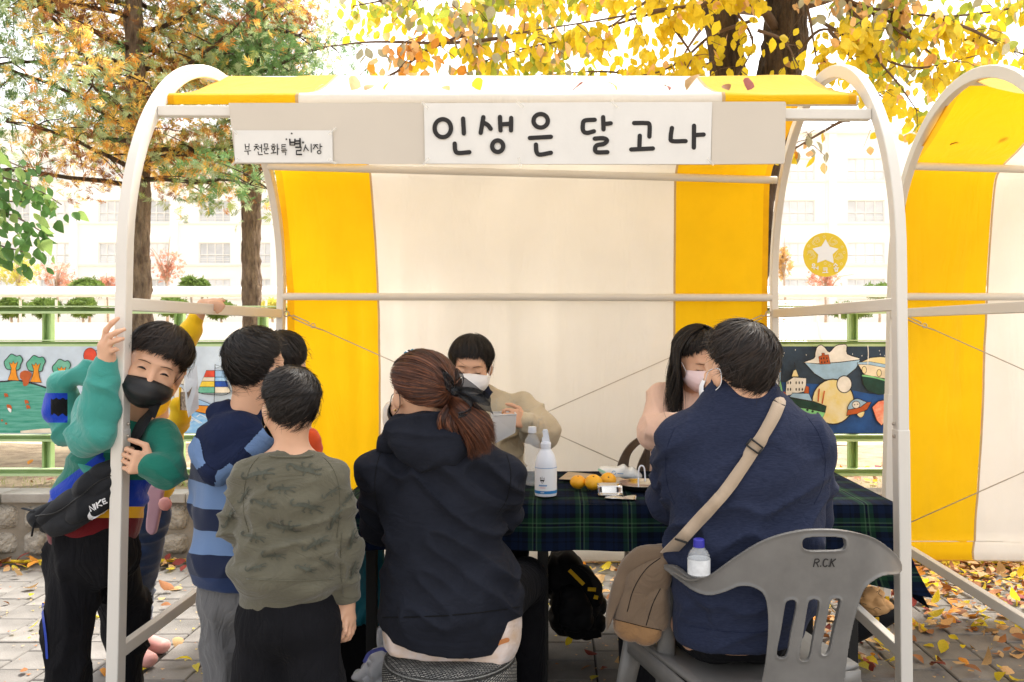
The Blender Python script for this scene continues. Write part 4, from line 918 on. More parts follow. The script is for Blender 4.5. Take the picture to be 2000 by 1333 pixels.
for i, (x, y, a) in enumerate(((457, 256, 45), (649, 256, -45), (459, 317, -45), (649, 316, 25), (830, 206, 45), (832, 316, -45), (1016, 204, 45), (1200, 204, 45), (1388, 316, 45), (1015, 317, 80))):
    c, s = math.cos(R(a)), math.sin(R(a)); b.poly([W(x+u*c-v*s, y+u*s+v*c, SY-.0062-.0002*i) for u, v in ((-9, -2.6), (9, -2.6), (9, 2.6), (-9, 2.6))])
b.build('tape', M['tape'], sign, kind='stuff')
# ---- round hanging sign
rs = thing('hanging_sign', 'round yellow hanging sign with white star and small white words between the stalls', 'sign', W(1612, 541, 3.115)); HY = 3.115
ry = mat('sign_yellow', (.78, .56, .03), .5, .03); rw = mat('sign_white', (.82, .81, .80), .5, .02)
b = MB(); b.prism([W(1612.5+43.3*math.cos(a), 498+43*math.sin(a), HY) for a in np.linspace(0, 2*math.pi, 56, endpoint=False)], (0, .004, 0)); b.build('disc', ry, rs)
b = MB(); b.tube([W(1612, 456, HY+.002), W(1612, 150, HY+.002)], .0007, 4); b.build('string', rw, rs)
def zc(p): return [(1540+x/10.26, 430+y/10.26) for x, y in p]
b = MB(); so = [(745, 385), (828, 535), (1003, 580), (885, 690), (908, 870), (740, 798), (572, 862), (597, 695), (482, 575), (660, 528)]
b.poly([W(p[0], p[1], HY-.001) for p in zc(so)]); b.build('star', rw, rs)
b = MB(); k = 0
for p in [[(470, 955), (545, 950)], [(515, 955), (512, 990)], [(555, 970), (585, 968)], [(590, 935), (590, 995)], [(700, 965), (776, 962), (770, 1000), (765, 1042)], [(700, 1003), (765, 1001)], [(685, 1055), (790, 1052)], [(942, 872), (910, 915)], [(942, 880), (980, 912)], [(950, 928), (950, 960)], [(912, 966), (1000, 962)], [(930, 985), (935, 1035), (980, 1035), (983, 985)], [(935, 1010), (980, 1010)]]:
    k += 1; ribbon(b, zc(p), 1.9, sp(HY-.001-.0002*k), sm=False)
ribbon(b, zc(circ(503, 902, 24)), 1.9, sp(HY-.001), closed=True, n=3); b.build('lettering', rw, rs)
b = MB(); k = 0; gg = random.Random(3)
for (cx, cy) in ((575, 430), (905, 430), (440, 700), (1020, 720)):
    for j in range(4):
        r0 = 100-24*j; a0 = gg.uniform(0, 6); k += 1
        ribbon(b, zc([(cx+r0*(.9+.2*math.sin(3*a))*math.cos(a), cy+r0*.85*math.sin(a)) for a in np.linspace(a0, a0+gg.uniform(2.6, 4.6), 9)]), .75, sp(HY-.001-.0002*k), n=3)
for (cx, cy) in ((715, 340), (405, 520), (1075, 540), (1115, 650), (735, 868), (830, 918), (1058, 880)):
    k += 1; ribbon(b, zc(starp(cx, cy, 30, .6)), .7, sp(HY-.001-.0002*k), closed=True, sm=False)
b.build('doodles', mat('sign_line', (.82, .74, .42), .5, .03), rs)
# ================================================================ TABLE AND THINGS
def poly_sdf(P, X, Y):
    """signed distance (negative inside) to polygon P at points X,Y"""
    P = np.asarray(P, float); d = np.full(X.shape, 1e9); s = np.zeros(X.shape, bool); n = len(P)
    for i in range(n):
        a = P[i]; b_ = P[(i+1) % n]; e = b_-a; wx = X-a[0]; wy = Y-a[1]
        t = np.clip((wx*e[0]+wy*e[1])/max(e @ e, 1e-12), 0, 1); d = np.minimum(d, (wx-e[0]*t)**2+(wy-e[1]*t)**2)
        c = ((a[1] <= Y) & (b_[1] > Y)) | ((b_[1] <= Y) & (a[1] > Y)); xi = a[0]+(Y-a[1])/np.where(abs(e[1]) < 1e-12, 1e-12, e[1])*e[0]; s ^= c & (X < xi)
    return np.where(s, -np.sqrt(d), np.sqrt(d))
def shell(outline, holes, step, thick, to, lip=0., lipw=6., puff=0., puffd=20., curve=True, back=None):
    """solid of an outline: thick = half thickness in metres (constant) or swelling away from the edge (puff); to(px,py,w)"""
    O = cat(outline, 5, True) if curve else outline
    O = np.array(O); lo = O.min(0)-3*step; hi = O.max(0)+3*step; mm = thick+lip+puff; k = 1.5*step/ max(mm, 1e-6)/6 if mm else 1
    sw = mm/6 if puff == 0 else mm/10
    sc = step/sw                                            # w axis scaled so cells are cubic in step units
    f = Field((lo[0], lo[1], -(mm*sc)-3*step), (hi[0], hi[1], mm*sc+3*step), step)
    X = f.lo[0]+step*np.arange(f.n[0])[:, None]; Y = f.lo[1]+step*np.arange(f.n[1])[None, :]; X, Y = np.broadcast_arrays(X, Y)
    D = poly_sdf(O, X, Y)
    for h in holes: D = np.maximum(D, -poly_sdf(np.array(cat(h, 5, True)), X, Y))
    ins = np.clip(-D, 0, None); T = thick+puff*np.sqrt(np.clip(1-(1-np.clip(ins/puffd, 0, 1))**2, 0, 1))+lip*np.exp(-(ins/lipw)**2)
    w = f.lo[2]+step*np.arange(f.n[2]); A = np.abs(w)[None, None, :]-(T*sc)[:, :, None]; B_ = np.broadcast_to(D[:, :, None], A.shape)
    r = step*1.2; q = np.minimum(np.maximum(A+r, B_+r), 0)+np.sqrt(np.maximum(A+r, 0)**2+np.maximum(B_+r, 0)**2)-r
    f.F = q.astype(np.float32); V, Q = f.net(); out = np.array([tuple(to(v[0], v[1], v[2]/sc)) for v in V]); return out, Q[:, ::-1]
TZ = .72; TX0, TX1, TY0, TY1 = -.72, 1.12, 2.79, 3.45
# tartan material on UV in metres
tm = bpy.data.materials.new('tartan_cloth'); tm.use_nodes = True; n = tm.node_tree.nodes; l = tm.node_tree.links; p = n['Principled BSDF']; p.inputs['Roughness'].default_value = .9; p.inputs['Specular IOR Level'].default_value = .05
uvn = n.new('ShaderNodeUVMap'); uvn.uv_map = 'UVMap'; sp_ = n.new('ShaderNodeSeparateXYZ'); l.new(uvn.outputs[0], sp_.inputs[0]); PER = .155; cols_ = []
stops = [(0, (.004, .006, .012)), (.06, (.005, .010, .028)), (.20, (.004, .006, .012)), (.235, (.005, .010, .028)), (.30, (.004, .006, .012)), (.42, (.010, .036, .018)), (.505, (.045, .090, .05)), (.535, (.004, .006, .010)), (.585, (.045, .090, .05)), (.615, (.010, .036, .018)), (.70, (.004, .006, .012)), (.80, (.005, .010, .028)), (.94, (.003, .006, .012))]
for ax in (0, 1):
    d_ = n.new('ShaderNodeMath'); d_.operation = 'DIVIDE'; d_.inputs[1].default_value = PER; l.new(sp_.outputs[ax], d_.inputs[0]); fr = n.new('ShaderNodeMath'); fr.operation = 'FRACT'; l.new(d_.outputs[0], fr.inputs[0])
    cr = n.new('ShaderNodeValToRGB'); cr.color_ramp.interpolation = 'CONSTANT'
    while len(cr.color_ramp.elements) > 1: cr.color_ramp.elements.remove(cr.color_ramp.elements[0])
    cr.color_ramp.elements[0].position = 0; cr.color_ramp.elements[0].color = (*stops[0][1], 1)
    for po, c in stops[1:]: e = cr.color_ramp.elements.new(po); e.color = (*c, 1)
    l.new(fr.outputs[0], cr.inputs[0]); cols_.append(cr)
mx = n.new('ShaderNodeMix'); mx.data_type = 'RGBA'; mx.inputs[0].default_value = .5; l.new(cols_[0].outputs[0], mx.inputs[6]); l.new(cols_[1].outputs[0], mx.inputs[7]); l.new(mx.outputs[2], p.inputs['Base Color'])
nb = n.new('ShaderNodeTexNoise'); nb.inputs['Scale'].default_value = 300; tcn = n.new('ShaderNodeTexCoord'); l.new(tcn.outputs['Object'], nb.inputs[0]); bp = n.new('ShaderNodeBump'); bp.inputs['Strength'].default_value = .3; bp.inputs['Distance'].default_value = .002; l.new(nb.outputs[0], bp.inputs['Height']); l.new(bp.outputs[0], p.inputs['Normal'])
M['dark'] = mat('dark_metal', (.018, .018, .018), .5, .2); M['black'] = fabric('black_fabric', (.008, .008, .009), sheen=.1); M['wood'] = mat('table_board', (.20, .14, .09), .6)
table = thing('table', 'long folding table hidden under the green tartan cloth', 'table', (.2, 3.1, 0)); b = MB(); b.box(((TX0+TX1)/2, (TY0+TY1)/2, TZ-.02), (TX1-TX0-.01, TY1-TY0-.01, .030)); b.build('tabletop', M['wood'], table)
for x, y in ((TX0+.1, TY0+.08), (TX1-.12, TY0+.08), (TX0+.1, TY1-.08), (TX1-.12, TY1-.08), (-.045, TY0+.14), (-.045, TY1-.12)):
    b = MB(); b.beam((x, y, .0), (x, y, TZ-.036), .034, .034); b.build('leg', M['dark'], table, bevel=.003)
V = []; Fc = []; UV = []
def addgrid(fn, nu, nv):
    n0 = len(V)
    for j in range(nv+1):
        for i in range(nu+1):
            p_, uv_ = fn(i/nu, j/nv); V.append(p_); UV.append(uv_)
    for j in range(nv):
        for i in range(nu): Fc.append((n0+j*(nu+1)+i, n0+j*(nu+1)+i+1, n0+(j+1)*(nu+1)+i+1, n0+(j+1)*(nu+1)+i))
def nz(x, y, s=0): return noise3(np.array([[x, y, .3]]), s)[0]-.5
def topf(u, v):
    x = TX0-.006+(TX1-TX0+.012)*u; y = TY0-.006+(TY1-TY0+.012)*v
    return (x, y, TZ-.001+.005*max(0, nz(x*9, y*9, 3))+(0 if 0 < u < 1 and 0 < v < 1 else -.004)), (x, y)
addgrid(topf, 80, 30)
def botz(x): return .572 if x < .45 else .572-.175*((x-.45)/(TX1+.1-.45))**1.3
def frontf(u, v):
    x = TX0-.006+(TX1-TX0+.012)*u; zb = botz(x); z = TZ-.004-(TZ-.004-zb)*v; k = nz(x*7, v*.6, 5)*.05*v+.010*math.sin(x*21)*v
    return (x+.09*v*v*max(0, (u-.9)/.1), TY0-.006-.006*min(1, v*6)+k-.018*v, z), (x, TY0-(TZ-z))
addgrid(frontf, 110, 10)
def sidef(u, v):
    y = TY0-.006+(TY1-TY0+.012)*u; zb = .385+.10*u; z = TZ-.004-(TZ-.004-zb)*v
    return (TX1+.006+.09*v*v*(1-u*.5)+.02*v*math.sin(y*17), y-.024*v*(1-u)-.006*(1-u)*min(1, v*6), z), (TX1+(TZ-z), y)
addgrid(sidef, 40, 12)
def leftf(u, v):
    y = TY0-.006+(TY1-TY0+.012)*u; z = TZ-.004-.16*v; return (TX0-.006-.02*v, y-.018*v*(1-u), z), (TX0-(TZ-z), y)
addgrid(leftf, 20, 5)
def backf(u, v):
    x = TX0-.006+(TX1-TX0+.012)*u; return (x, TY1+.006+.01*v, TZ-.004-.14*v), (x, TY1+.14*v)
addgrid(backf, 40, 4)
tc_ = mesh('tablecloth', V, Fc, tm, uv=UV); tag(tc_, 'dark green and navy tartan tablecloth hanging over the table edges', 'tablecloth')
# sanitiser bottle
M['bottle'] = mat('white_bottle', (.74, .77, .83), .35, .02, 4, spec=.5); M['label'] = mat('bottle_label', (.80, .81, .82), .5, .02); M['labelblue'] = mat('label_blue', (.02, .20, .50), .5, .05); M['labelred'] = mat('label_red', (.7, .2, .15), .6); M['clear'] = mat('clear_plastic', (.75, .78, .80), .05, .01, spec=1., alpha=.26, ior=1.6); M['pp'] = mat('translucent_plastic', (.86, .87, .88), .25, .02, tw=.35, tl=.35, ior=1.2)
bt = thing('spray_bottle', 'white pump bottle with blue printed label standing at the table front edge', 'bottle', (-.033, 2.895, TZ)); C_ = Vector((-.033, 2.895, TZ+.0045))
b = MB(); b.lathe([(.030, 0), (.0365, .003), (.0375, .01), (.0375, .098), (.036, .115), (.030, .138), (.022, .152), (.0165, .160), (.0165, .163)], C_, 28); b.build('bottle_body', M['bottle'], bt, smooth=True, angle=40)
b = MB(); b.lathe([(.0378, .020), (.0378, .099)], C_, 28, caps=False); b.build('label', M['label'], bt, smooth=True)
b = MB(); b.lathe([(.0381, .012), (.0381, .022)], C_, 28, caps=False); b.lathe([(.0381, .0975), (.0381, .0990)], C_, 28, caps=False); b.build('label_band', M['labelblue'], bt, smooth=True)
def cyl(px_off, z, r=.0384): a = px_off/r-math.pi/2-.03; return C_+Vector((r*math.cos(a), r*math.sin(a), z))
b = MB(); k = 0
for p_, w in (([(-.018, .068), (-.018, .058), (-.011, .047), (-.004, .058), (-.004, .068), (-.008, .063), (-.011, .071), (-.014, .063), (-.018, .068)], .0016), ([(-.016, .0575), (-.006, .0575)], .005)): k += 1; ribbon(b, p_, w, lambda x, y, k=k: cyl(x, y, .0384+.0001*k), sm=False)
for i in range(9): ribbon(b, [(-.023+.0033*i, .0385), (-.0215+.0033*i, .0425)], .0021, lambda x, y: cyl(x, y, .0384), mi=1, sm=False)
for i in range(7): ribbon(b, [(-.019+.003*i, .032), (-.018+.003*i, .034)], .0013, lambda x, y: cyl(x, y, .0384), mi=2, sm=False)
for i in range(5): ribbon(b, [(-.016+.0025*i, .0155), (-.015+.0025*i, .0185)], .0013, lambda x, y: cyl(x, y, .0386), mi=3, sm=False)
b.build('label_print', [M['ink'], M['labelblue'], M['labelred'], M['label']], bt)
b = MB(); b.lathe([(.0175, .161), (.0180, .163), (.0180, .180), (.0150, .182), (.0150, .186)], C_, 20)
b.prism([C_+Vector((x, -.010, z)) for x, z in ((-.012, .184), (.013, .184), (.012, .197), (.008, .218), (.004, .224), (-.008, .223), (-.011, .216), (-.009, .205), (-.013, .196))], (0, .021, 0)); b.build('pump_head', M['bottle'], bt, smooth=True, angle=35, bevel=.0015)
wb = thing('water_bottle', 'clear plastic bottle with white cap behind the white pump bottle', 'bottle', (-.085, 3.10, TZ)); C_ = Vector((-.085, 3.10, TZ+.0045))
prof = [(.022, 0), (.028, .004)]+[(.0295-.002*(i % 2), .012+.0065*i) for i in range(10)]+[(.0285, .085), (.0285, .135), (.0290, .15), (.026, .165), (.016, .182), (.0125, .188), (.0125, .196)]
b = MB(); b.lathe(prof, C_, 24); b.build('bottle_body', M['clear'], wb, smooth=True); b = MB(); b.lathe([(.0150, .190), (.0155, .192), (.0150, .211), (.013, .2125)], C_, 20); b.build('cap', M['bottle'], wb, smooth=True, angle=40)
# mandarins
M['mandarin'] = mat('mandarin_peel', (.86, .36, .012), .38, .1, 10, col2=(.90, .47, .02), bump=.35, bs=420, spec=.5, bd=.0015)
for px, Y, r_, lab, tl_ in ((1129, 3.02, .0285, 'orange mandarin at the left of the row of three', .1), (1159, 3.00, .0315, 'larger yellow spotted mandarin in the middle of the three', .4), (1188, 3.06, .0285, 'mandarin behind the folded silver foil showing its stem end', .9)):
    c = Vector(((px-VX)*Y/F, Y, TZ+.005+r_*.84)); o = thing('mandarin', lab, 'fruit', c, 'mandarins on the tartan cloth'); b = MB(); Mx = Matrix.Rotation(tl_, 3, 'X')
    b.lathe([(r_*math.sin(a)*(1+.02*math.sin(5*a)), -r_*.84*math.cos(a)+(-.0035*math.exp(-((a-math.pi)/.25)**2))) for a in np.linspace(.02, math.pi-.02, 14)], c, 22, M=Mx); b.build('peel', M['mandarin'], o, smooth=True)
    b = MB(); b.lathe([(.0035, 0), (.003, .002), (.001, .003)], c+Mx @ Vector((0, 0, r_*.84-.0045)), 6, M=Mx); b.build('stem', M['twig'], o)
# tray with hook, foil, scraper, papers
M['tin'] = mat('polished_tin', (.62, .60, .57), .18, .05, metal=1.); M['napkin'] = mat('brown_paper', (.50, .40, .28), .85, .1, 20, bump=.3, bs=60); M['packet'] = mat('tissue_packet', (.80, .83, .82), .25, .1, 30, bump=.5, bs=40, bd=.01)
tr = thing('tray', 'round shallow metal tray with dark underside by the man in navy', 'tray', ((1255-VX)*3.04/F, 3.04, TZ)); c = Vector(((1255-VX)*3.04/F, 3.04, TZ+.005))
b = MB(); b.lathe([(.075, 0), (.088, .014), (.092, .018)], c, 40, mi=1, caps=False); b.lathe([(.0, .003), (.074, .003), (.086, .0165), (.0925, .0185)], c, 40, mi=0, caps=False); b.build('pan', [M['tin'], M['dark']], tr, smooth=True)
hk = MB(); x0 = (1253-VX)*3.0/F; hk.tube(cat([(x0-.011, 3.0, TZ+.010), (x0-.011, 3.0, TZ+.06), (x0-.008, 3.0, TZ+.083), (x0, 3.0, TZ+.09), (x0+.009, 3.0, TZ+.083), (x0+.012, 3.0, TZ+.06), (x0+.013, 3.0, TZ+.035)], 5), .0028, 8); hk.lathe([(.007, 0), (.007, .004), (.004, .006)], (x0-.011, 3.0, TZ+.008), 10)
tag(hk.build('wire_hook', M['bottle'], smooth=True), 'bent white wire hook standing in the metal tray', 'hook')
b = MB(); xa, xb = (1166-VX)*2.93/F, (1214-VX)*2.93/F
prof = [(2.955, .034), (2.945, .040), (2.930, .040), (2.915, .034), (2.912, .018), (2.910, .010), (2.895, .006), (2.885, .008)]
b.grid(lambda u, v: Vector((xa+(xb-xa)*u+.003*v, np.interp(v*7, range(8), [q[0] for q in prof]), TZ+np.interp(v*7, range(8), [q[1] for q in prof]))), 4, 21); tag(b.build('foil_scraper', M['tin'], smooth=True, solid=.0012), 'shiny folded metal scraper before the mandarins', 'scraper')
b = MB(); b.grid(lambda u, v: Vector(((1180-VX)*2.85/F+.10*u+.01*v, 2.84+.05*v-.02*u, TZ+.006+.006*math.sin(u*5)*math.sin(v*4)+.004*abs(nz(u*6, v*6)))), 12, 8); tag(b.build('plastic_film', M['tin'], smooth=True, solid=.0006), 'small crumpled silver film at the front of the table', 'foil')
for (pts, lab) in (([(1092, 938), (1110, 924), (1165, 927), (1148, 936), (1116, 940)], 'tan paper napkin lying left of the mandarins'), ([(1118, 941), (1150, 931), (1205, 930), (1225, 940), (1206, 948), (1150, 944)], 'second wider tan napkin behind the mandarins')):
    P = []
    for x, y in pts: Y = F*(CZ-TZ-.008)/(y-VY); P.append(((x-VX)*Y/F, Y, TZ+.006+random.uniform(0, .008)))
    b = MB(); b.prism(P, (0, 0, .0015)); tag(b.build('napkin', M['napkin'], bevel=.0005), lab, 'napkin', 'paper napkins')
pk = thing('tissue_packet', 'crumpled white and green wet tissue packet at the back of the table', 'packet', W(1212, 930, 3.28))
v, f = shell([(1168, 916), (1180, 911), (1205, 912), (1218, 907), (1228, 914), (1236, 912), (1254, 928), (1246, 936), (1216, 935), (1196, 934), (1178, 930)], [], 1.6, .004, lambda x, y, w: W(x, y, 3.28)+Vector((0, w*2.5, 0)), puff=.012, puffd=9)
mesh('packet_body', v, f, M['packet'], pk); b = MB(); ribbon(b, [(1199+4*math.cos(a), 924+3.5*math.sin(a)) for a in np.linspace(0, 5.4, 9)], 1.1, sp(3.235)); ribbon(b, [(1170, 918), (1180, 923), (1184, 928)], 5, sp(3.236), mi=1); ribbon(b, [(1206, 925), (1217, 926)], 1.2, sp(3.235)); b.build('packet_print', [M['labelblue'], mat('pale_green_print', (.35, .62, .48), .5)], pk)
# plastic box held by the vendor
bx_ = thing('plastic_box', 'open translucent plastic box held by the vendor', 'box', W(985, 860, 3.25)); b = MB()
q = [W(962, 812, 3.2), W(1008, 810, 3.2), W(1006, 846, 3.22), W(968, 866, 3.22)]; qb = [W(958, 806, 3.36), W(1004, 804, 3.36), W(1003, 838, 3.34), W(966, 856, 3.34)]
b.add(q+qb, [(0, 1, 2, 3), (5, 4, 7, 6), (3, 2, 6, 7), (4, 0, 3, 7), (1, 5, 6, 2)]); b.build('box_shell', M['pp'], bx_, solid=.002, bevel=.001); b = MB(); b.tube([q[0], q[1], qb[1], qb[0]], .0035, 6, closed=True); b.build('rim', M['pp'], bx_, smooth=True)
b = MB(); q2 = [p_.lerp(q[2].lerp(q[3], .5), .18) for p_ in (W(965, 838, 3.225), W(1004, 832, 3.225), q[2], q[3])]; b.prism(q2, (0, .09, 0)); b.build('sugar', M['white'], bx_)
v, f = shell([(748, 815), (750, 795), (762, 783), (776, 790), (782, 812), (776, 838), (766, 850), (752, 838)], [], 2, .002, lambda x, y, w: W(x, y, 3.3)+Vector((0, w*2, 0)), puff=.02, puffd=12)
tag(mesh('plastic_bag', v, f, M['pp']), 'pale translucent plastic bag hanging left of the brown haired woman', 'bag')
# ---- things under the table
M['bagblack'] = fabric('bag_nylon_black', (.010, .010, .012), var=.3, sheen=.05, rough=.6); M['bagyellow'] = mat('webbing_yellow', (.75, .45, .01), .7, .05); M['teal'] = mat('teal_vinyl', (.01, .14, .22), .35, .4, 7, col2=(.02, .24, .30), bump=.3, bs=12, bd=.02)
bp_ = thing('backpack', 'black backpack with yellow webbing slumped under the table', 'backpack', (.12, 3.2, 0))
v, f = shell([(1068, 1078), (1110, 1075), (1140, 1100), (1165, 1130), (1180, 1165), (1182, 1215), (1165, 1238), (1120, 1244), (1085, 1232), (1070, 1190), (1060, 1130)], [], 3, .01, lambda x, y, w: W(x, y, 3.42)+Vector((0, w, 0)), puff=.09, puffd=34)
f_ = folds(v, f, .016, (13, 13, 20), .5, 5); mesh('bag_body', f_, f, M['bagblack'], bp_)
v, f = shell([(1092, 1150), (1120, 1140), (1150, 1165), (1160, 1205), (1150, 1228), (1115, 1235), (1092, 1215)], [], 2.5, .006, lambda x, y, w: W(x, y, 3.33)+Vector((0, w, 0)), puff=.05, puffd=18); mesh('pocket', folds(v, f, .008, (20, 20, 30), .4, 8), f, M['bagblack'], bp_)
v, f = shell([(1128, 1102), (1150, 1112), (1176, 1142), (1172, 1168), (1160, 1160), (1148, 1130)], [], 2., .003, lambda x, y, w: W(x, y, 3.30)+Vector((0, w, 0)), puff=.012, puffd=9); mesh('flap', v, f, fabric('flap_charcoal', (.035, .032, .03)), bp_)
b = MB(); b.tube(cat([W(1112, 1108, 3.26), W(1140, 1125, 3.25), W(1150, 1148, 3.27), W(1165, 1185, 3.28)], 6), .006, 6, flat=3); b.tube(cat([W(1135, 1236, 3.3), W(1160, 1240, 3.28), W(1172, 1238, 3.25)], 5), .005, 6, flat=3); b.build('strap', M['black'], bp_, smooth=True)
for a_, c_ in (((1112, 1114), (1140, 1142)), ((1148, 1151), (1164, 1152)), ((1160, 1166), (1168, 1168))):
    b = MB(); b.beam(W(*a_, 3.245), W(*c_, 3.245), .004, .014); b.build('webbing', M['bagyellow'], bp_)
b2 = thing('tool_bag', 'low black bag with yellow tabs under the right end of the table', 'bag', (.95, 2.95, 0)); v, f = shell([(1640, 1205), (1655, 1180), (1700, 1168), (1745, 1172), (1762, 1190), (1735, 1215), (1660, 1256), (1635, 1258)], [], 2.5, .01, lambda x, y, w: W(x, y, 3.25)+Vector((0, w, 0)), puff=.07, puffd=26); mesh('bag_body', v, f, M['bagblack'], b2)
for a_, c_ in (((1661, 1222), (1661, 1238)), ((1713, 1206), (1713, 1216)), ((1733, 1165), (1733, 1175))): b = MB(); b.beam(W(*a_, 3.16), W(*c_, 3.16), .014, .003, up=(0, 1, 0)); b.build('webbing', M['bagyellow'], b2)
M['kraft'] = mat('kraft_paper', (.62, .36, .16), .75, .1, 12, bump=.5, bs=50, bd=.006); pbg = thing('paper_bag', 'crumpled orange brown paper bag lying on the black tool bag', 'paper bag', W(1705, 1180, 3.05))
v, f = shell([(1668, 1158), (1690, 1150), (1715, 1148), (1728, 1155), (1728, 1168), (1744, 1182), (1735, 1194), (1712, 1204), (1698, 1200), (1680, 1180), (1668, 1170)], [], 1.8, .004, lambda x, y, w: W(x, y, 3.08)+Vector((0, w, 0)), puff=.035, puffd=14); A = folds(v, f, .007, (28, 28, 28), .6, 8); mesh('bag_paper', A, f, M['kraft'], pbg)
b = MB()
for i, p_ in enumerate([[(1712, 1157), (1718, 1154), (1716, 1160), (1723, 1165)], [(1672, 1168), (1680, 1164), (1688, 1166)], [(1706, 1190), (1712, 1187), (1720, 1191)], [(1684, 1178), (1692, 1182)]]): ribbon(b, p_, .9, sp(3.03-.0005*i))
b.build('bag_print', M['grey'] if 'grey' in M else M['dark'], pbg)
cb = thing('cooler_bag', 'black box shaped bag on the paving left of the seated woman', 'bag', (-.62, 3.0, 0)); b = MB(); b.box(((690-VX)*2.95/F, 3.05, .155), (.17, .22, .30)); b.build('bag_body', M['bagblack'], cb, bevel=.02)
tbg = thing('teal_bag', 'glossy teal vinyl bag resting on the black bag', 'bag', W(715, 1220, 2.95)); v, f = shell([(700, 985), (735, 985), (752, 1100), (755, 1180), (752, 1222), (655, 1222), (668, 1150), (690, 1060)], [], 3, .004, lambda x, y, w: W(x, y, 2.92)+Vector((0, w, 0)), puff=.03, puffd=30, curve=False); A = folds(v, f, .008, (8, 8, 26), 1.2, 3); mesh('bag_vinyl', A, f, M['teal'], tbg)
M['poly'] = mat('thin_plastic', (.80, .81, .85), .25, .05, 12, alpha=.75, bump=.6, bs=18, bd=.02); M['polyblue'] = mat('plastic_blue_print', (.16, .18, .60), .3, .4, 30)
tp = thing('rubbish_bag', 'small clear rubbish bag with blue print beside the woven stool', 'bag', (-.53, 2.75, 0))
v, f = shell([(688, 1318), (708, 1300), (716, 1278), (738, 1268), (760, 1270), (766, 1300), (760, 1345), (730, 1350), (706, 1332)], [], 2, .003, lambda x, y, w: W(x, y, 2.72)+Vector((0, w, 0)), puff=.05, puffd=22); A = folds(v, f, .011, (30, 30, 30), .8, 6); mesh('bag_film', A, f, M['poly'], tp)
b = MB(); b.lathe([(.016, 0), (.022, .06)], W(735, 1325, 2.70), 12, M=Matrix.Rotation(.9, 3, 'Y')); b.build('paper_cup', mat('cup_blue', (.45, .60, .70), .5), tp, smooth=True); b = MB(); ribbon(b, [(712, 1292), (722, 1276), (744, 1268), (756, 1272)], 7, sp(2.655)); b.build('bag_print', M['polyblue'], tp)
v, f = shell([(738, 1225), (752, 1222), (760, 1245), (756, 1278), (742, 1276), (735, 1250)], [], 2, .002, lambda x, y, w: W(x, y, 2.85)+Vector((0, w, 0)), puff=.02, puffd=12); tag(mesh('plastic_wrap', v, f, M['poly']), 'crumpled pale plastic wrap above the rubbish bag', 'plastic')
# ---- woven stool
stm = bpy.data.materials.new('woven_stool'); stm.use_nodes = True; n = stm.node_tree.nodes; l = stm.node_tree.links; p = n['Principled BSDF']; p.inputs['Roughness'].default_value = .85
tcn = n.new('ShaderNodeTexCoord'); mp = n.new('ShaderNodeMapping'); l.new(tcn.outputs['UV'], mp.inputs[0]); mp.inputs['Rotation'].default_value = (0, 0, .35)
br_ = n.new('ShaderNodeTexBrick'); br_.inputs['Scale'].default_value = 1; br_.inputs['Brick Width'].default_value = .013; br_.inputs['Row Height'].default_value = .0055; br_.inputs['Mortar Size'].default_value = .0016; br_.inputs['Color1'].default_value = (.20, .20, .19, 1); br_.inputs['Color2'].default_value = (.50, .48, .43, 1); br_.inputs['Mortar'].default_value = (.012, .012, .013, 1); br_.inputs['Bias'].default_value = -.1
l.new(mp.outputs[0], br_.inputs[0]); l.new(br_.outputs[0], p.inputs['Base Color']); bp2 = n.new('ShaderNodeBump'); bp2.inputs['Distance'].default_value = .003; l.new(br_.outputs['Fac'], bp2.inputs['Height']); bp2.invert = True; l.new(bp2.outputs[0], p.inputs['Normal'])
stl = thing('stool', 'round dark grey woven pouffe stool under the seated woman', 'stool', ((879-VX)*2.38/F, 2.38, 0)); cx, cy = (879-VX)*2.38/F, 2.38
V = []; UV = []; Fc = []; pr = [(.001, .392), (.05, .392), (.10, .391), (.15, .388), (.172, .380), (.183, .368), (.187, .35), (.187, .25), (.187, .12), (.187, .02), (.18, .0)]; s_ = 0; sg = 64
for i, (r_, z) in enumerate(pr):
    if i: s_ += math.hypot(r_-pr[i-1][0], z-pr[i-1][1])
    for k in range(sg+1):
        a = 2*math.pi*k/sg; V.append((cx+r_*math.cos(a), cy+r_*math.sin(a), z)); UV.append((a*.187, s_) if i > 4 else (r_*math.cos(a), r_*math.sin(a)))
for i in range(len(pr)-1):
    for k in range(sg): Fc.append((i*(sg+1)+k, i*(sg+1)+k+1, (i+1)*(sg+1)+k+1, (i+1)*(sg+1)+k)[::-1])
mesh('cushion', V, Fc, stm, stl, uv=UV); b = MB(); b.tube([(cx+.180*math.cos(a), cy+.180*math.sin(a), .3765) for a in np.linspace(0, 2*math.pi, 60, endpoint=False)], .0022, 6, closed=True); b.build('piping', mat('piping', (.18, .18, .17), .8, .6, 300), stl, smooth=True)
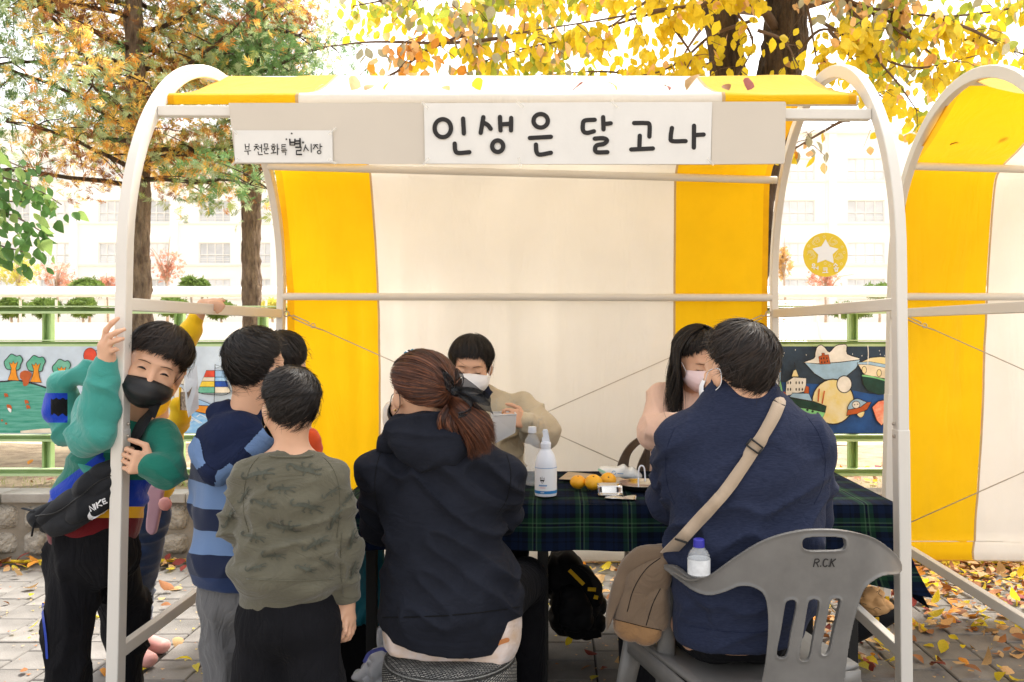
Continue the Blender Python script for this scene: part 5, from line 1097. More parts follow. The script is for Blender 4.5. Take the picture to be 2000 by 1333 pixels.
# ---- grey plastic armchair
M['grey'] = mat('grey_plastic', (.142, .137, .130), .34, .16, 9, bump=.08, bs=300, spec=.5, bd=.001)
ch = thing('plastic_chair', 'grey moulded plastic armchair with slotted back and letters, under the man in navy', 'chair', (.62, 2.25, 0), 'grey plastic armchairs')
_cc = np.array(cat([(1270, 2.37), (1310, 2.22), (1345, 2.14), (1375, 2.10), (1410, 2.08), (1460, 2.06), (1530, 2.04), (1600, 2.035), (1660, 2.045), (1700, 2.07), (1730, 2.12), (1748, 2.18), (1765, 2.27)], 10)); CYX, CYY = _cc[:, 0], _cc[:, 1]
def cY(x):   # plan curve of the back and arms
    return float(np.interp(x, CYX, CYY))
def cto(x, y, w):
    sl = (cY(x+3)-cY(x-3))/6*F/2.1; tz = max(0, (y-1150))*.0005
    p_ = W(x, y, cY(x)-tz*.0); return p_+Vector((-sl, 1, 0)).normalized()*w+Vector((0, -tz*.35, 0))*0
out = [(1296, 1106), (1318, 1105), (1345, 1124), (1368, 1131), (1395, 1117), (1440, 1085), (1490, 1056), (1545, 1039), (1600, 1033), (1655, 1037), (1700, 1049), (1735, 1073), (1753, 1094), (1757, 1112), (1748, 1122), (1722, 1124), (1703, 1133), (1685, 1150), (1672, 1185), (1660, 1235), (1652, 1285), (1647, 1335), (1645, 1370), (1485, 1370), (1487, 1335), (1495, 1290), (1500, 1235), (1499, 1190), (1491, 1160), (1470, 1146), (1445, 1144), (1415, 1156), (1385, 1162), (1358, 1154), (1330, 1134)]
holes = [[(1573, 1050), (1610, 1048), (1643, 1050), (1650, 1060), (1645, 1073), (1610, 1075), (1574, 1074), (1566, 1062)], [(1538, 1173), (1551, 1172), (1554, 1186), (1544, 1235), (1536, 1278), (1524, 1284), (1517, 1275), (1525, 1230), (1533, 1182)], [(1584, 1170), (1596, 1172), (1598, 1186), (1588, 1240), (1580, 1282), (1570, 1290), (1560, 1282), (1568, 1235), (1577, 1180)], [(1628, 1168), (1638, 1170), (1638, 1182), (1626, 1235), (1618, 1270), (1608, 1279), (1602, 1270), (1610, 1225), (1620, 1176)]]
v, f = shell(out, holes, 2.2, .0042, cto, lip=.0045, lipw=3.5); mesh('backrest', v, f, M['grey'], ch)
b = MB(); Yl = 2.03
rl = [[(1589, 1107), (1592, 1093)], [(1592, 1093), (1598, 1092.5), (1600, 1096), (1597, 1099), (1591, 1100)], [(1595, 1100), (1598, 1107)], [(1602.5, 1106.5), (1603, 1106)], [(1617, 1094), (1613, 1092.5), (1609.5, 1095), (1608, 1101), (1609, 1106), (1613, 1107), (1615, 1105)], [(1618.5, 1106.5), (1619, 1106)], [(1621, 1107), (1624, 1092.5)], [(1632, 1092.5), (1623, 1100)], [(1625, 1099), (1629, 1107)]]
for k, p_ in enumerate(rl): ribbon(b, p_, 2.5, lambda x, y, k=k: W(x, y, cY(x)-.0052-.0003*k), n=3)
b.build('lettering', M['ink'], ch)
# arms, seat, legs
def arm(side):
    if side < 0: P = [(1304, 1108, 2.30), (1328, 1122, 2.20), (1358, 1136, 2.13), (1385, 1128, 2.10)]
    else: P = [(1735, 1108, 2.20), (1732, 1110, 2.34), (1722, 1108, 2.50)]
    b = MB(); b.tube(cat([W(x, y, Y)+Vector((0, 0, .004)) for x, y, Y in P], 8), .021, 12, flat=.28, up=(0, 0, 1)); b.build('armrest', M['grey'], ch, smooth=True)
arm(-1); arm(1)
sc_ = Vector((.50, 2.36, .395)); fw = Vector((-.30, .95, 0)).normalized(); sd_ = Vector((fw.y, -fw.x, 0))
b = MB(); b.grid(lambda u, v: sc_+sd_*(u-.5)*(.46+.04*v)+fw*(v-.5)*.46+Vector((0, 0, .018*abs(2*u-1)**3-.008*math.cos((u-.5)*3)*math.cos((v-.5)*3)-.03*max(0, v-.85)*4+.0)), 14, 14); b.build('seat', M['grey'], ch, smooth=True, solid=.012)
b = MB(); b.grid(lambda u, v: sc_+sd_*((u-.5)*.46)+fw*(-.235)+Vector((0, 0, .01-.06*v)), 8, 2); b.grid(lambda u, v: sc_-sd_*.24+fw*(u-.5)*.46+Vector((0, 0, .01-.055*v)), 8, 2); b.build('seat_apron', M['grey'], ch, smooth=True, solid=.007)
for (a_, f_) in ((-1, -1), (1, -1), (-1, 1), (1, 1)):
    tp_ = sc_+sd_*a_*.215+fw*f_*.20; ft = sc_+sd_*a_*.27+fw*f_*.27; ft.z = 0.001; b = MB(); b.tube([tp_+Vector((0, 0, 0)), tp_.lerp(ft, .5), ft], [.036, .030, .024], 10, flat=.55, up=fw); b.build('leg', M['grey'], ch, smooth=True)
lf = sc_-sd_*.27+fw*.27; lf.z = 0; b = MB(); b.tube([W(1308, 1118, 2.30), W(1302, 1200, 2.30), Vector((W(1300, 1300, 2.30).x, 2.31, .3)), Vector((W(1297, 1300, 2.30).x, 2.32, .001))], [.022, .024, .027, .024], 10, flat=.6, up=(0, 1, 0)); b.build('arm_support', M['grey'], ch, smooth=True)
# small bottle on the arm
sb = thing('water_bottle', 'small clear bottle with blue cap standing on the chair armrest', 'bottle', W(1364, 1130, 2.10)); c = W(1365, 1124, 2.095); M['bluecap'] = mat('blue_cap', (.03, .03, .30), .4)
b = MB(); b.lathe([(.023, 0), (.0265, .003), (.0275, .016), (.0275, .040), (.0265, .050), (.021, .061), (.013, .069), (.012, .074)], c, 24); b.build('bottle_body', M['clear'], sb, smooth=True); b = MB(); b.lathe([(.0280, .005), (.0280, .042)], c, 24, caps=False); b.build('label', mat('bottle_wrap', (.62, .64, .66), .4, .12, 60), sb, smooth=True); b = MB(); b.lathe([(.0138, .070), (.0142, .072), (.0138, .088), (.012, .090)], c, 18); b.build('cap', M['bluecap'], sb, smooth=True, angle=40)
# far chair behind the woman in pink, vendor stool
fc = thing('plastic_chair', 'brown grey moulded chair behind the woman in the pink cardigan', 'chair', (.52, 3.6, 0), 'grey plastic armchairs')
M['taupe'] = mat('taupe_plastic', (.16, .14, .12), .4, .1, 5)
v, f = shell([(1204, 925), (1212, 892), (1232, 864), (1262, 850), (1330, 846), (1400, 850), (1430, 870), (1440, 925), (1438, 1010), (1220, 1010), (1232, 960), (1226, 925)], [[(1228, 918), (1232, 888), (1250, 868), (1262, 868), (1246, 905), (1240, 930)]], 3, .004, lambda x, y, w: W(x, y, 3.66-.32*max(0, (1262-x)/60)-.2*max(0, (x-1400)/40))+Vector((0, w, 0)), lip=.006, lipw=4); mesh('backrest', v, f, M['taupe'], fc)
b = MB(); b.box((.52, 3.50, .41), (.46, .42, .03)); b.build('seat', M['taupe'], fc, bevel=.01)
for sx_ in (-1, 1):
    for sy_ in (-1, 1): b = MB(); b.tube([(.52+sx_*.19, 3.5+sy_*.17, .40), (.52+sx_*.22, 3.5+sy_*.2, .001)], [.028, .02], 8); b.build('leg', M['taupe'], fc, smooth=True)
vs_ = thing('stool', 'plain dark stool under the vendor behind the table', 'stool', (-.26, 3.62, 0)); b = MB(); b.lathe([(.15, .40), (.16, .41), (.16, .43), (.15, .44)], (-.26, 3.62, 0), 24); b.build('seat', M['dark'], vs_, smooth=True)
for a in (0.8, 2.4, 3.9, 5.5): b = MB(); b.tube([(-.26+.12*math.cos(a), 3.62+.12*math.sin(a), .41), (-.26+.16*math.cos(a), 3.62+.16*math.sin(a), .001)], .014, 8); b.build('leg', M['dark'], vs_, smooth=True)
# ================================================================ PEOPLE
from mathutils.bvhtree import BVHTree
M['skin'] = mat('skin', (.64, .375, .245), .5, .05, 12, bump=.12, bs=260, spec=.4, bd=.001); M['skin'].node_tree.nodes['Principled BSDF'].inputs['Subsurface Weight'].default_value = .12; M['skin'].node_tree.nodes['Principled BSDF'].inputs['Subsurface Radius'].default_value = (.02, .008, .004); M['skin'].node_tree.nodes['Principled BSDF'].inputs['Subsurface Scale'].default_value = .3
M['lip'] = mat('lip', (.45, .16, .12), .5); M['eye'] = mat('eye_dark', (.012, .008, .007), .2); M['brow'] = mat('eyebrow', (.10, .055, .035), .9)
HM = lambda nm, c, s=.35, r=.5: mat(nm, c, r, .25, 40, spec=s)
HAIR = {'hair': [HM('hair_black', (.006, .005, .005)), HM('hair_black_mid', (.013, .010, .009)), HM('hair_black_light', (.024, .018, .015), .3, .6)], 'hairb': [HM('hair_soft', (.008, .006, .005)), HM('hair_soft_mid', (.018, .012, .010)), HM('hair_soft_light', (.036, .024, .018), .3, .6)], 'hairbr': [HM('hair_auburn_dark', (.030, .011, .007)), HM('hair_auburn', (.055, .018, .009)), HM('hair_auburn_mid', (.085, .028, .013)), HM('hair_auburn_light', (.15, .052, .022))]}
for k_ in HAIR: M[k_] = HAIR[k_][0]

M['maskb'] = mat('mask_black', (.010, .010, .011), .45, .1, 30, bump=.1, bs=200); M['maskw'] = mat('mask_white', (.82, .82, .84), .75, .02); M['maskp'] = mat('mask_pink', (.78, .62, .64), .75, .02)
M['cuff'] = None
def frame(fwd, up=(0, 0, 1)):
    f = Vector(fwd).normalized(); u = Vector(up); u = (u-f*u.dot(f)).normalized(); r = f.cross(u)
    return Matrix((r, f, u)).transposed()
class Head:
    def __init__(s, c, fwd, up=(0, 0, 1), k=1.): s.c = Vector(c); s.M = frame(fwd, up); s.k = k
    def __call__(s, x, y, z): return s.c+s.M @ Vector((x, y, z))*s.k
    def skin(s, f, face=True):
        k = s.k; E = lambda c, r, kk=.012, sub=False: f.ell(s(*c), [q*k for q in r], s.M, kk, sub)
        E((0, -.012, .03), (.075, .092, .085)); E((0, -.034, -.022), (.060, .060, .066), .02); E((0, .022, -.035), (.061, .066, .078), .02); E((0, .050, -.088), (.028, .026, .022), .02)
        for q in (-1, 1):
            E((q*.036, .052, -.026), (.028, .028, .028), .02)
            E((q*.077, -.006, -.012), (.008, .019, .031), .006); E((q*.083, -.001, -.008), (.006, .012, .020), .004)
        if face:
            f.cone(s(0, .080, .008), s(0, .097, -.030), .007*k, .011*k, .014); E((0, .074, .026), (.045, .014, .009), .015)
            for q in (-1, 1):
                E((q*.010, .090, -.033), (.009, .010, .007), .008); E((q*.032, .093, .003), (.015, .012, .008), .01, True); E((q*.032, .074, .001), (.016, .013, .012), .006)
            E((0, .082, -.058), (.020, .010, .006), .01)
        return f
def bodyfield(pts, h, m=.14):
    A = np.array([tuple(p) for p in pts]); return Field(A.min(0)-m, A.max(0)+m, h)
def blerp(a, b, t): return Vector(a).lerp(Vector(b), t)
def hand(f, wrist, kc, thumb, s=1., curl=(.5, .6, .4), spread=.0, thc=.5, k=.006):
    """wrist, kc = centre of the knuckles, thumb = direction of the thumb side, fingers curl towards the palm normal"""
    wrist = Vector(wrist); kc = Vector(kc); d = (kc-wrist).normalized(); t = Vector(thumb); t = (t-d*t.dot(d)).normalized(); n = d.cross(t) if not getattr(f, 'flip', False) else t.cross(d)
    for i, (o, L) in enumerate(((.033, .040), (.011, .045), (-.012, .042), (-.034, .033))):
        kn = kc+t*o*s*.85; f.cone(wrist+t*o*.45*s, kn, .013*s, .0105*s, .012)
        dd = (d+t*(o*spread*10)).normalized(); p = kn; a = 0
        for j, (ll, rr) in enumerate(((1, .0075), (.62, .0070), (.5, .0062))):
            a += curl[j]*(1+.12*i); v = dd*math.cos(a)+n*math.sin(a); q = p+v*L*ll*s; f.cone(p, q, (rr+.0006)*s, rr*s, .0025); p = q
    p = wrist+t*.020*s; q = p+(t*.8+d*.5+n*.3).normalized()*.042*s; f.cone(p, q, .013*s, .0105*s, .01); r = q+(t*(.5-thc*.5)+d*.9+n*thc).normalized()*.032*s; f.cone(q, r, .0098*s, .0088*s, .004); f.cone(r, r+(d*.9+n*thc*1.2-t*.1).normalized()*.024*s, .0088*s, .0075*s, .004)
def rect(name, f, m, parent, fo=None, mi=None, **k):
    V, Q = f.net()
    if fo: V = folds(V, Q, **fo)
    ind = None
    if mi is not None:
        C = V[Q].mean(1); px = VX+F*C[:, 0]/C[:, 1]; py = VY-F*(C[:, 2]-CZ)/C[:, 1]; ind = mi(px, py, C)
    o = mesh(name, V, Q, m, parent, ind, **k); o['_'] = 0; del o['_']; return o
def bvh(o):
    me = o.data; return BVHTree.FromPolygons([v.co for v in me.vertices], [tuple(p.vertices) for p in me.polygons])
EYE = Vector((0, 0, CZ))
def drape(T, off=.003, far=None):
    def to(x, y):
        d = (W(x, y, 1)-EYE).normalized(); loc, nr, i, dist = T.ray_cast(EYE, d)
        if loc is None: return W(x, y, far or 2.3)
        if nr.dot(d) > 0: nr = -nr
        return loc+nr*off-d*.0005
    return to
def strands(name, P, N, w, m, parent, tip=.25):
    """P (n,s,3) paths, N (n,s,3) surface normals -> one mesh of tapering flat locks"""
    T = np.gradient(P, axis=1); S = np.cross(T, N); S /= np.linalg.norm(S, axis=2)[:, :, None]+1e-9
    n, s, _ = P.shape; t = np.linspace(0, 1, s); wd_ = (w*np.minimum(1, np.minimum(t*6+.4, (1-t)*(1-tip)/.5+tip)))[None, :, None]
    wv = rng.uniform(.6, 1.4, n)[:, None, None]
    tilt = N*(rng.uniform(-.5, .5, n)[:, None, None]); A = P+(S+tilt)*wd_*wv/2; B = P-(S+tilt)*wd_*wv/2
    V = np.stack([A, B], 2).reshape(-1, 3); base = (np.arange(n)*s*2)[:, None]+(np.arange(s-1)*2)[None, :]; Q = np.stack([base, base+1, base+3, base+2], 2).reshape(-1, 4)
    ms_ = m if isinstance(m, (list, tuple)) else [m]; mi = rng.choice(len(ms_), n).repeat(s-1)
    return mesh(name, V, Q, ms_, parent, mi, kind='stuff')
class Hair:
    """hair on a head: pole = crown whorl in head space; end(phi) = polar angle where it stops (phi 0 = forehead)"""
    def __init__(s, H, m, end, pole=(0, -.35, 1), t=.016, r=(.079, .096, .088), c=(0, -.012, .03), tp=2.6):
        s.tp = tp; s.H = H; s.m = m; s.end = end; s.t = t; s.r = np.array(r); s.c = np.array(c); p = Vector(pole).normalized(); f = Vector((0, 1, 0)); f = (f-p*f.dot(p)).normalized(); s.B = np.array([tuple(f.cross(p)), tuple(f), tuple(p)])
    def pt(s, th, ph, off):
        d = (np.sin(th)*np.sin(ph))[..., None]*s.B[0]+(np.sin(th)*np.cos(ph))[..., None]*s.B[1]+np.cos(th)[..., None]*s.B[2]
        rr = np.where((d[..., 2] < 0)[..., None], s.r*np.array((.96, .93, 1.5)), s.r); R_ = 1/np.sqrt(((d/rr)**2).sum(-1)); L = s.c+d*(R_+off)[..., None]; Mx = np.array(s.H.M); n = d/s.r**2; n /= np.linalg.norm(n, axis=-1)[..., None]
        return (L*s.H.k) @ Mx.T+np.array(s.H.c), n @ Mx.T
    def cap(s, parent):
        nu, nv = 56, 22; ph = np.linspace(0, 2*np.pi, nu+1)[None, :].repeat(nv+1, 0); tt = np.linspace(0, 1, nv+1)[:, None]; th = tt*s.end(ph)*.955+1e-3
        P0, n_ = s.pt(th, ph, np.zeros_like(th)); nn = noise3(P0.reshape(-1, 3)*28, 4).reshape(th.shape)
        P, _ = s.pt(th, ph, s.t*.75*(np.clip((1-tt)*s.tp, 0, 1))+(nn-.5)*.004-.002*(tt > .95)); w = nu+1
        Q = [(j*w+i, j*w+i+1, (j+1)*w+i+1, (j+1)*w+i) for j in range(nv) for i in range(nu)]
        return mesh('hair', P.reshape(-1, 3), Q, s.m[0], parent)
    def grow(s, parent, n=3000, L=.75, w=.0032, fly=.004, sweep=.15, seg=7, over=.10):
        ph = rng.uniform(-np.pi, np.pi, n); e = s.end(ph); t0 = np.sqrt(rng.uniform(0, 1, n))*e*.98; t1 = np.minimum(t0+L*rng.uniform(.6, 1.1, n), e+rng.uniform(-.10, over, n)); t0 = np.minimum(t0, t1-.22); t0 = np.maximum(t0, .02)
        u = np.linspace(0, 1, seg)[None, :]; th = t0[:, None]+(t1-t0)[:, None]*u
        cl = noise3(np.stack([np.cos(ph)*5, np.sin(ph)*5, t0*4], 1), 7)-.5
        phh = ph[:, None]+sweep*u+(cl[:, None]*.5+rng.normal(0, .06, n)[:, None])*u; fade = np.clip((1.04-th/e[:, None])*s.tp, .06, 1); off = s.t*(.55+.5*rng.uniform(0, 1, n)[:, None])*fade+(fly*rng.uniform(-.3, 1, n)**3)[:, None]*u
        P, N = s.pt(th, phh, off); o = strands('hair_strands', P, N, w, s.m, parent)
        k = n//22; P, N = s.pt(th[:k], phh[:k]+(rng.normal(0, .35, k))[:, None]*u, s.t*1.05+(rng.uniform(.2, 1, k)**2)[:, None]*.016*u**1.5); strands('loose_hairs', P, N, .0009, s.m, parent); return o
def short_end(front=1.28, side=1.6, back=2.2):
    def e(ph):
        a = np.abs((ph+np.pi) % (2*np.pi)-np.pi); jag = .05*np.sin(ph*17)+.04*np.sin(ph*41+1)
        return np.interp(a, [0, .7, 1.15, 1.55, 1.85, 2.2, np.pi], [front, front, (front+side)/2+.02, side, side+.12, back-.12, back])+jag*(a < 1)+.03*np.sin(ph*37)*(a > 2)
    return e
def mask(H, m, parent, width=.067, top=.004, bot=-.100, bulge=.012, loops=None, drop=0., drape_=True):
    b = MB(); k = 0
    def pt(u, v):
        ps = (2*u-1)*1.2; a = abs(2*u-1); z0 = top-.022*a**1.4; z1 = bot+.040*a**1.5; z = z0+(z1-z0)*v+drop
        fr = np.interp(v, [0, .25, .5, .75, 1], [.094, .106+bulge*.6, .104+bulge, .094+bulge*.7, .070]); c = math.cos(ps); yc = .012
        return H(width*(1+.03*math.sin(v*3))*math.sin(ps)/math.sin(1.2)*1.02, yc+(fr-yc)*max(c, 0)**.85+.004*(1-a), z)
    b.grid(pt, 20, 12); o = b.build('mask', m, parent, smooth=True, solid=.0016)
    if loops:
        for q in (-1, 1):
            e = 0 if q < 0 else 1; b = MB(); b.tube(cat([pt(e, .08), H(q*.081, .018, .004), H(q*.084, -.020, .004), H(q*.084, -.028, -.012), H(q*.080, -.016, -.038), pt(e, .92)], 5), .0012, 5); b.build('mask_loop', loops, parent, smooth=True)
    return o
def eyes(H, parent, smile=1., dark=.0014):
    for q in (-1, 1):
        b = MB(); P = [H(q*(.020+.025*t), .0875-.010*t**2+.002, .0008+smile*(.0042*math.sin(math.pi*t))-.002*t) for t in np.linspace(0, 1, 9)]; b.tube(P, [.0006+dark*math.sin(math.pi*t) for t in np.linspace(0.03, .97, 9)], 6); b.build('eye', M['eye'], parent, smooth=True)
        b = MB(); P = [H(q*(.014+.036*t), .0905-.016*t**2, .0225+.0035*math.sin(math.pi*t)-.002*t) for t in np.linspace(0, 1, 8)]; b.tube(P, [.0012+.0016*math.sin(math.pi*t) for t in np.linspace(.05, .95, 8)], 6, flat=.6); b.build('eyebrow', M['brow'], parent, smooth=True)
def legs(f, hips, knees, ank, r, k=.02):
    for h_, kn, a in zip(hips, knees, ank): f.chain([h_, kn, a], r, k)
def shoe(name, ank, fwd, m, parent, L=.20, w=.040):
    a = Vector(ank); d = Vector(fwd).normalized(); f = Field(a-Vector((.22, .22, .12)), a+Vector((.22, .22, .12)), .006); z = .03
    p0 = Vector((a.x, a.y, z+.012))-d*.035; p1 = Vector((a.x, a.y, z))+d*(L-.07); s_ = d.cross(Vector((0, 0, 1)))
    f.econe(p0, p1, (w*.85, .040), (w, .028), s_, .02); f.cone(p0+Vector((0, 0, .02)), a, .036, .034, .02); f.cut((0, 0, .004), (0, 0, -1)); return rect(name, f, m, parent)
def person(label, loc): return thing('person', label, 'person', loc)
def blocks(name, base, regs):
    """cloth in coloured panels: regs = (attribute, colour); a panel is where its attribute is above zero"""
    m = fabric(name, base, var=.05); n = m.node_tree.nodes; l = m.node_tree.links; p = n['Principled BSDF']; c = p.inputs['Base Color'].links[0].from_socket
    for at, col in regs:
        g_ = n.new('ShaderNodeAttribute'); g_.attribute_name = at; t_ = n.new('ShaderNodeMath'); t_.operation = 'GREATER_THAN'; t_.inputs[1].default_value = 0; l.new(g_.outputs['Fac'], t_.inputs[0]); x_ = n.new('ShaderNodeMix'); x_.data_type = 'RGBA'; l.new(t_.outputs[0], x_.inputs[0]); l.new(c, x_.inputs[6]); x_.inputs[7].default_value = (*col, 1); c = x_.outputs[2]
    l.new(c, p.inputs['Base Color']); return wrinkle(m, 9, .02, .5)
def attrs(o, fn):
    """store panel fields per vertex"""
    me = o.data; V = np.empty(len(me.vertices)*3); me.vertices.foreach_get('co', V); V = V.reshape(-1, 3); px = VX+F*V[:, 0]/V[:, 1]; py = VY-F*(V[:, 2]-CZ)/V[:, 1]
    for k, v in fn(px, py, V).items(): q_ = me.attributes.new(k, 'FLOAT', 'POINT'); q_.data.foreach_set('value', v.astype(np.float32))
def seams(T, lines, parent, m, name='seam', r=.0011, off=.0002):
    b = MB()
    for L in lines: d = drape(T, off, 9); P = [d(*p_) for p_ in cat(L, 5)]; P = [p_ for p_ in P if p_.y < 8]; b.tube(P, r, 5)
    b.build(name, m, parent, smooth=True, kind='stuff')
BLK = wrinkle(fabric('trousers_black', (.008, .008, .010), sheen=.15, var=.2), 8, .03, .6, (1.5, 1.5, .6))

# ---------------------------------------------------------------- boy in the olive sweatshirt
Y5 = 2.20; q = lambda x, y, Y=Y5: W(x, y, Y)
p5 = person('boy in an olive sweatshirt with animal prints and black trousers, back to the viewer', (q(562, 1200).x, Y5, 0))
H = Head(q(566, 796), (-.62, .76, -.14), k=.82)
f = bodyfield([q(430, 1060), q(700, 1240), H.c+Vector((0, 0, .05)), Vector((q(560, 0).x, Y5+.1, .02))], .0046, .12); H.skin(f)
nb_ = q(568, 895); f.cone(H(0, -.02, -.05), nb_, .039, .043, .012); f.econe(q(568, 925), q(566, 1080), (.105, .07), (.10, .08), (1, 0, 0)); f.econe(q(566, 1080), q(560, 1190), (.10, .08), (.11, .085), (1, 0, 0))
sh = [q(490, 930), q(645, 932)]; el = [q(458, 1030, 2.22), q(674, 1060, 2.22)]; wr = [q(496, 1062, 2.40), q(676, 1182, 2.24)]
for i in (0, 1): f.chain([sh[i], el[i], wr[i]], [.038, .027, .023], .02)
f.econe(q(679, 1180, 2.24), q(682, 1213, 2.243), (.019, .015), (.026, .014), (.45, 1, 0), .01)
for P_, rr in (([(676, 1214, 2.222), (674, 1233, 2.212), (667, 1244, 2.214), (658, 1248, 2.220)], .0072), ([(682, 1217, 2.236), (681, 1238, 2.230), (674, 1249, 2.232), (663, 1253, 2.236)], .0074), ([(687, 1216, 2.252), (687, 1236, 2.250), (681, 1247, 2.250), (671, 1252, 2.252)], .0072), ([(690, 1210, 2.268), (691, 1227, 2.270), (687, 1239, 2.268), (679, 1245, 2.267)], .0062)): P_ = [q(*a) for a in P_]; f.chain(P_, [rr*1.15, rr*1.05, rr, rr*.85], .003)
f.chain([q(672, 1194, 2.225), q(665, 1208, 2.212), q(663, 1223, 2.214)], [.011, .0085, .0070], .005); hand(f, wr[0], q(500, 1040, 2.46), (.5, 0, .5), .86)
hp = [q(520, 1195), q(605, 1195)]; kn = [Vector((q(512, 0).x, Y5+.01, .36)), Vector((q(612, 0).x, Y5+.01, .36))]; an = [Vector((q(508, 0).x, Y5+.03, .09)), Vector((q(614, 0).x, Y5+.03, .09))]
legs(f, hp, kn, an, [.066, .045, .032]); body = rect('body', f, M['skin'], p5)
f = bodyfield([q(430, 880), q(705, 1190), q(560, 1000, Y5+.22), q(560, 1000, Y5-.1)], .0065, .09)
olive = wrinkle(fabric('olive_fleece', (.108, .101, .072), var=.07, vs=20), 9, .02, .5, (1, 1, 2.2))
for a, b_, ra, rb in ((902, 930, (.060, .055), (.118, .078)), (930, 985, (.118, .078), (.128, .088)), (985, 1060, (.128, .088), (.128, .094)), (1060, 1112, (.128, .094), (.142, .106)), (1112, 1138, (.142, .106), (.116, .088)), (1138, 1172, (.116, .088), (.118, .088))): f.econe(q(566-(b_-900)*.02, a), q(566-(b_-900)*.02, b_), ra, rb, (1, 0, 0), .010)
f.chain([sh[0], el[0], wr[0]], [.048, .040, .032], .02); f.chain([sh[1], el[1], blerp(el[1], wr[1], .82)], [.048, .038, .036], .02); f.cone(blerp(el[1], wr[1], .82), wr[1], .036, .034, .008)
f.cone(q(568, 890), q(568, 893), .047, .056, .012); f.cut(q(566, 1184), (0, 0, -1)); f.cut(q(568, 886), (-.2, .25, 1))
sw5 = rect('sweatshirt', f, olive, p5, dict(amp=.009, fr=(9, 9, 28), rot=.28, seed=4, spots=[(el[1], .07, .004, (.3, 0, 1), 95), (wr[1]+Vector((0, 0, .07)), .06, .005, (.2, 0, 1), 110), (q(560, 1112), .15, .008, (.25, 0, 1), 66)], hem=q(0, 1176).z))
T = bvh(sw5); to = drape(T, .0018); b = MB(); b.tube([to(568+45*math.sin(a), 893+5*math.cos(a)-4) for a in np.linspace(-1.3, 1.3, 12)], .0028, 6); b.tube([to(x, 1134+.0012*(x-562)**2*-.4) for x in range(482, 655, 12)], .0012, 5); b.build('rib_seams', fabric('olive_rib', (.105, .10, .068)), sw5, smooth=True)
seams(T, [[(505, 893), (488, 915), (478, 950), (476, 1000), (486, 1040)], [(632, 893), (650, 915), (662, 950), (664, 1000), (658, 1050)], [(668, 1166), (686, 1170), (704, 1166)], [(670, 1160), (665, 1100), (668, 1040)]], sw5, fabric('olive_seam', (.085, .08, .052)))
prt = mat('print_grey', (.066, .070, .054), .9, .25, 60); b = MB(); gg = random.Random(4); kk = 0
def gator(x, y, s, a, fl=1):
    global kk
    c, sn = math.cos(a), math.sin(a)
    for p_, w in (([(-24, 2), (-10, -1), (2, 0), (10, -2)], 8), ([(8, -3), (20, -6), (28, -5)], 3), ([(8, 2), (20, 3), (27, 6)], 3), ([(-22, 2), (-34, 6), (-40, 0), (-36, -6)], 4), ([(-8, 3), (-12, 11), (-8, 13)], 2.6), ([(5, 3), (3, 11), (8, 13)], 2.6), ([(-2, -4), (-6, -12)], 2.4)):
        kk += 1; ribbon(b, [(x+(u*c-v*fl*sn)*s, y+(u*sn+v*fl*c)*s) for u, v in p_], w*s*1.0, drape(T, .0012+.00003*kk), n=4)
for x, y, s, a, fl in ((510, 925, .95, -.15, 1), (600, 918, 1.0, .15, -1), (650, 960, .6, -.5, 1), (555, 955, .8, .1, 1), (480, 965, .55, -.9, 1), (520, 985, .75, .2, -1), (605, 990, .95, .25, 1), (655, 1010, .7, -1, 1), (560, 1030, .95, .1, -1), (500, 1050, .7, .3, 1), (620, 1060, .8, -.4, 1), (688, 1050, .6, -1.2, 1), (682, 970, .55, -1, -1), (450, 1010, .6, -1, 1), (540, 1085, .7, .1, 1), (600, 1112, .6, .2, -1), (505, 1108, .6, -.2, 1), (690, 1110, .55, -1.2, 1), (640, 1100, .5, .6, 1)): gator(x, y, s, a, fl)
b.build('animal_prints', prt, sw5, kind='stuff')
f = bodyfield([q(460, 1170), q(665, 1170), an[0], an[1]], .008, .1); f.econe(q(562, 1160), q(562, 1215), (.112, .085), (.132, .095), (1, 0, 0), .02)
legs(f, [q(522, 1215), q(604, 1215)], kn, an, [.074, .074, .060], .018); f.cut((0, 0, .05), (0, 0, -1)); rect('trousers', f, BLK, p5, dict(amp=.008, fr=(14, 14, 4), seed=3))
for i in (0, 1): shoe('shoe', an[i], (-.1, 1, 0), M['dark'], p5)
hr = Hair(H, HAIR['hair'], short_end(1.25, 1.6, 2.28), t=.014); hr.cap(p5); hr.grow(p5, 9000, .34, .0017, .009, .35)
mask(H, M['maskb'], p5, loops=mat('mask_loop_cream', (.60, .42, .25), .8))

# ---------------------------------------------------------------- boy in the striped hoodie
Y3 = 2.44; q = lambda x, y, Y=Y3: W(x, y, Y)
p3 = person('boy in a navy and light blue striped hoodie and grey trousers', (q(468, 1200).x, Y3, 0))
H = Head(q(502, 717), (.46, .88, -.08), k=.87)
an = [Vector((q(448, 0).x, Y3+.02, .09)), Vector((q(520, 0).x, Y3+.02, .09))]
f = bodyfield([q(400, 1000), q(560, 1000), H.c+Vector((0, 0, .05)), an[0]-Vector((0, 0, .08)), q(480, 1000, Y3+.25)], .0065, .12); H.skin(f)
f.cone(H(0, -.02, -.06), q(476, 850), .045, .055, .02); f.econe(q(475, 860), q(468, 1120), (.11, .07), (.11, .08), (1, 0, 0))
sh = [q(412, 880), q(545, 880)]; el = [q(405, 985, Y3+.04), q(560, 980, Y3+.05)]; wr = [q(440, 1000, Y3+.24), q(530, 1000, Y3+.24)]
for i in (0, 1): f.chain([sh[i], el[i], wr[i]], [.04, .033, .024], .02); hand(f, wr[i], wr[i]+Vector((.01, .06, .02)), (1-2*i, 0, .5), .9)
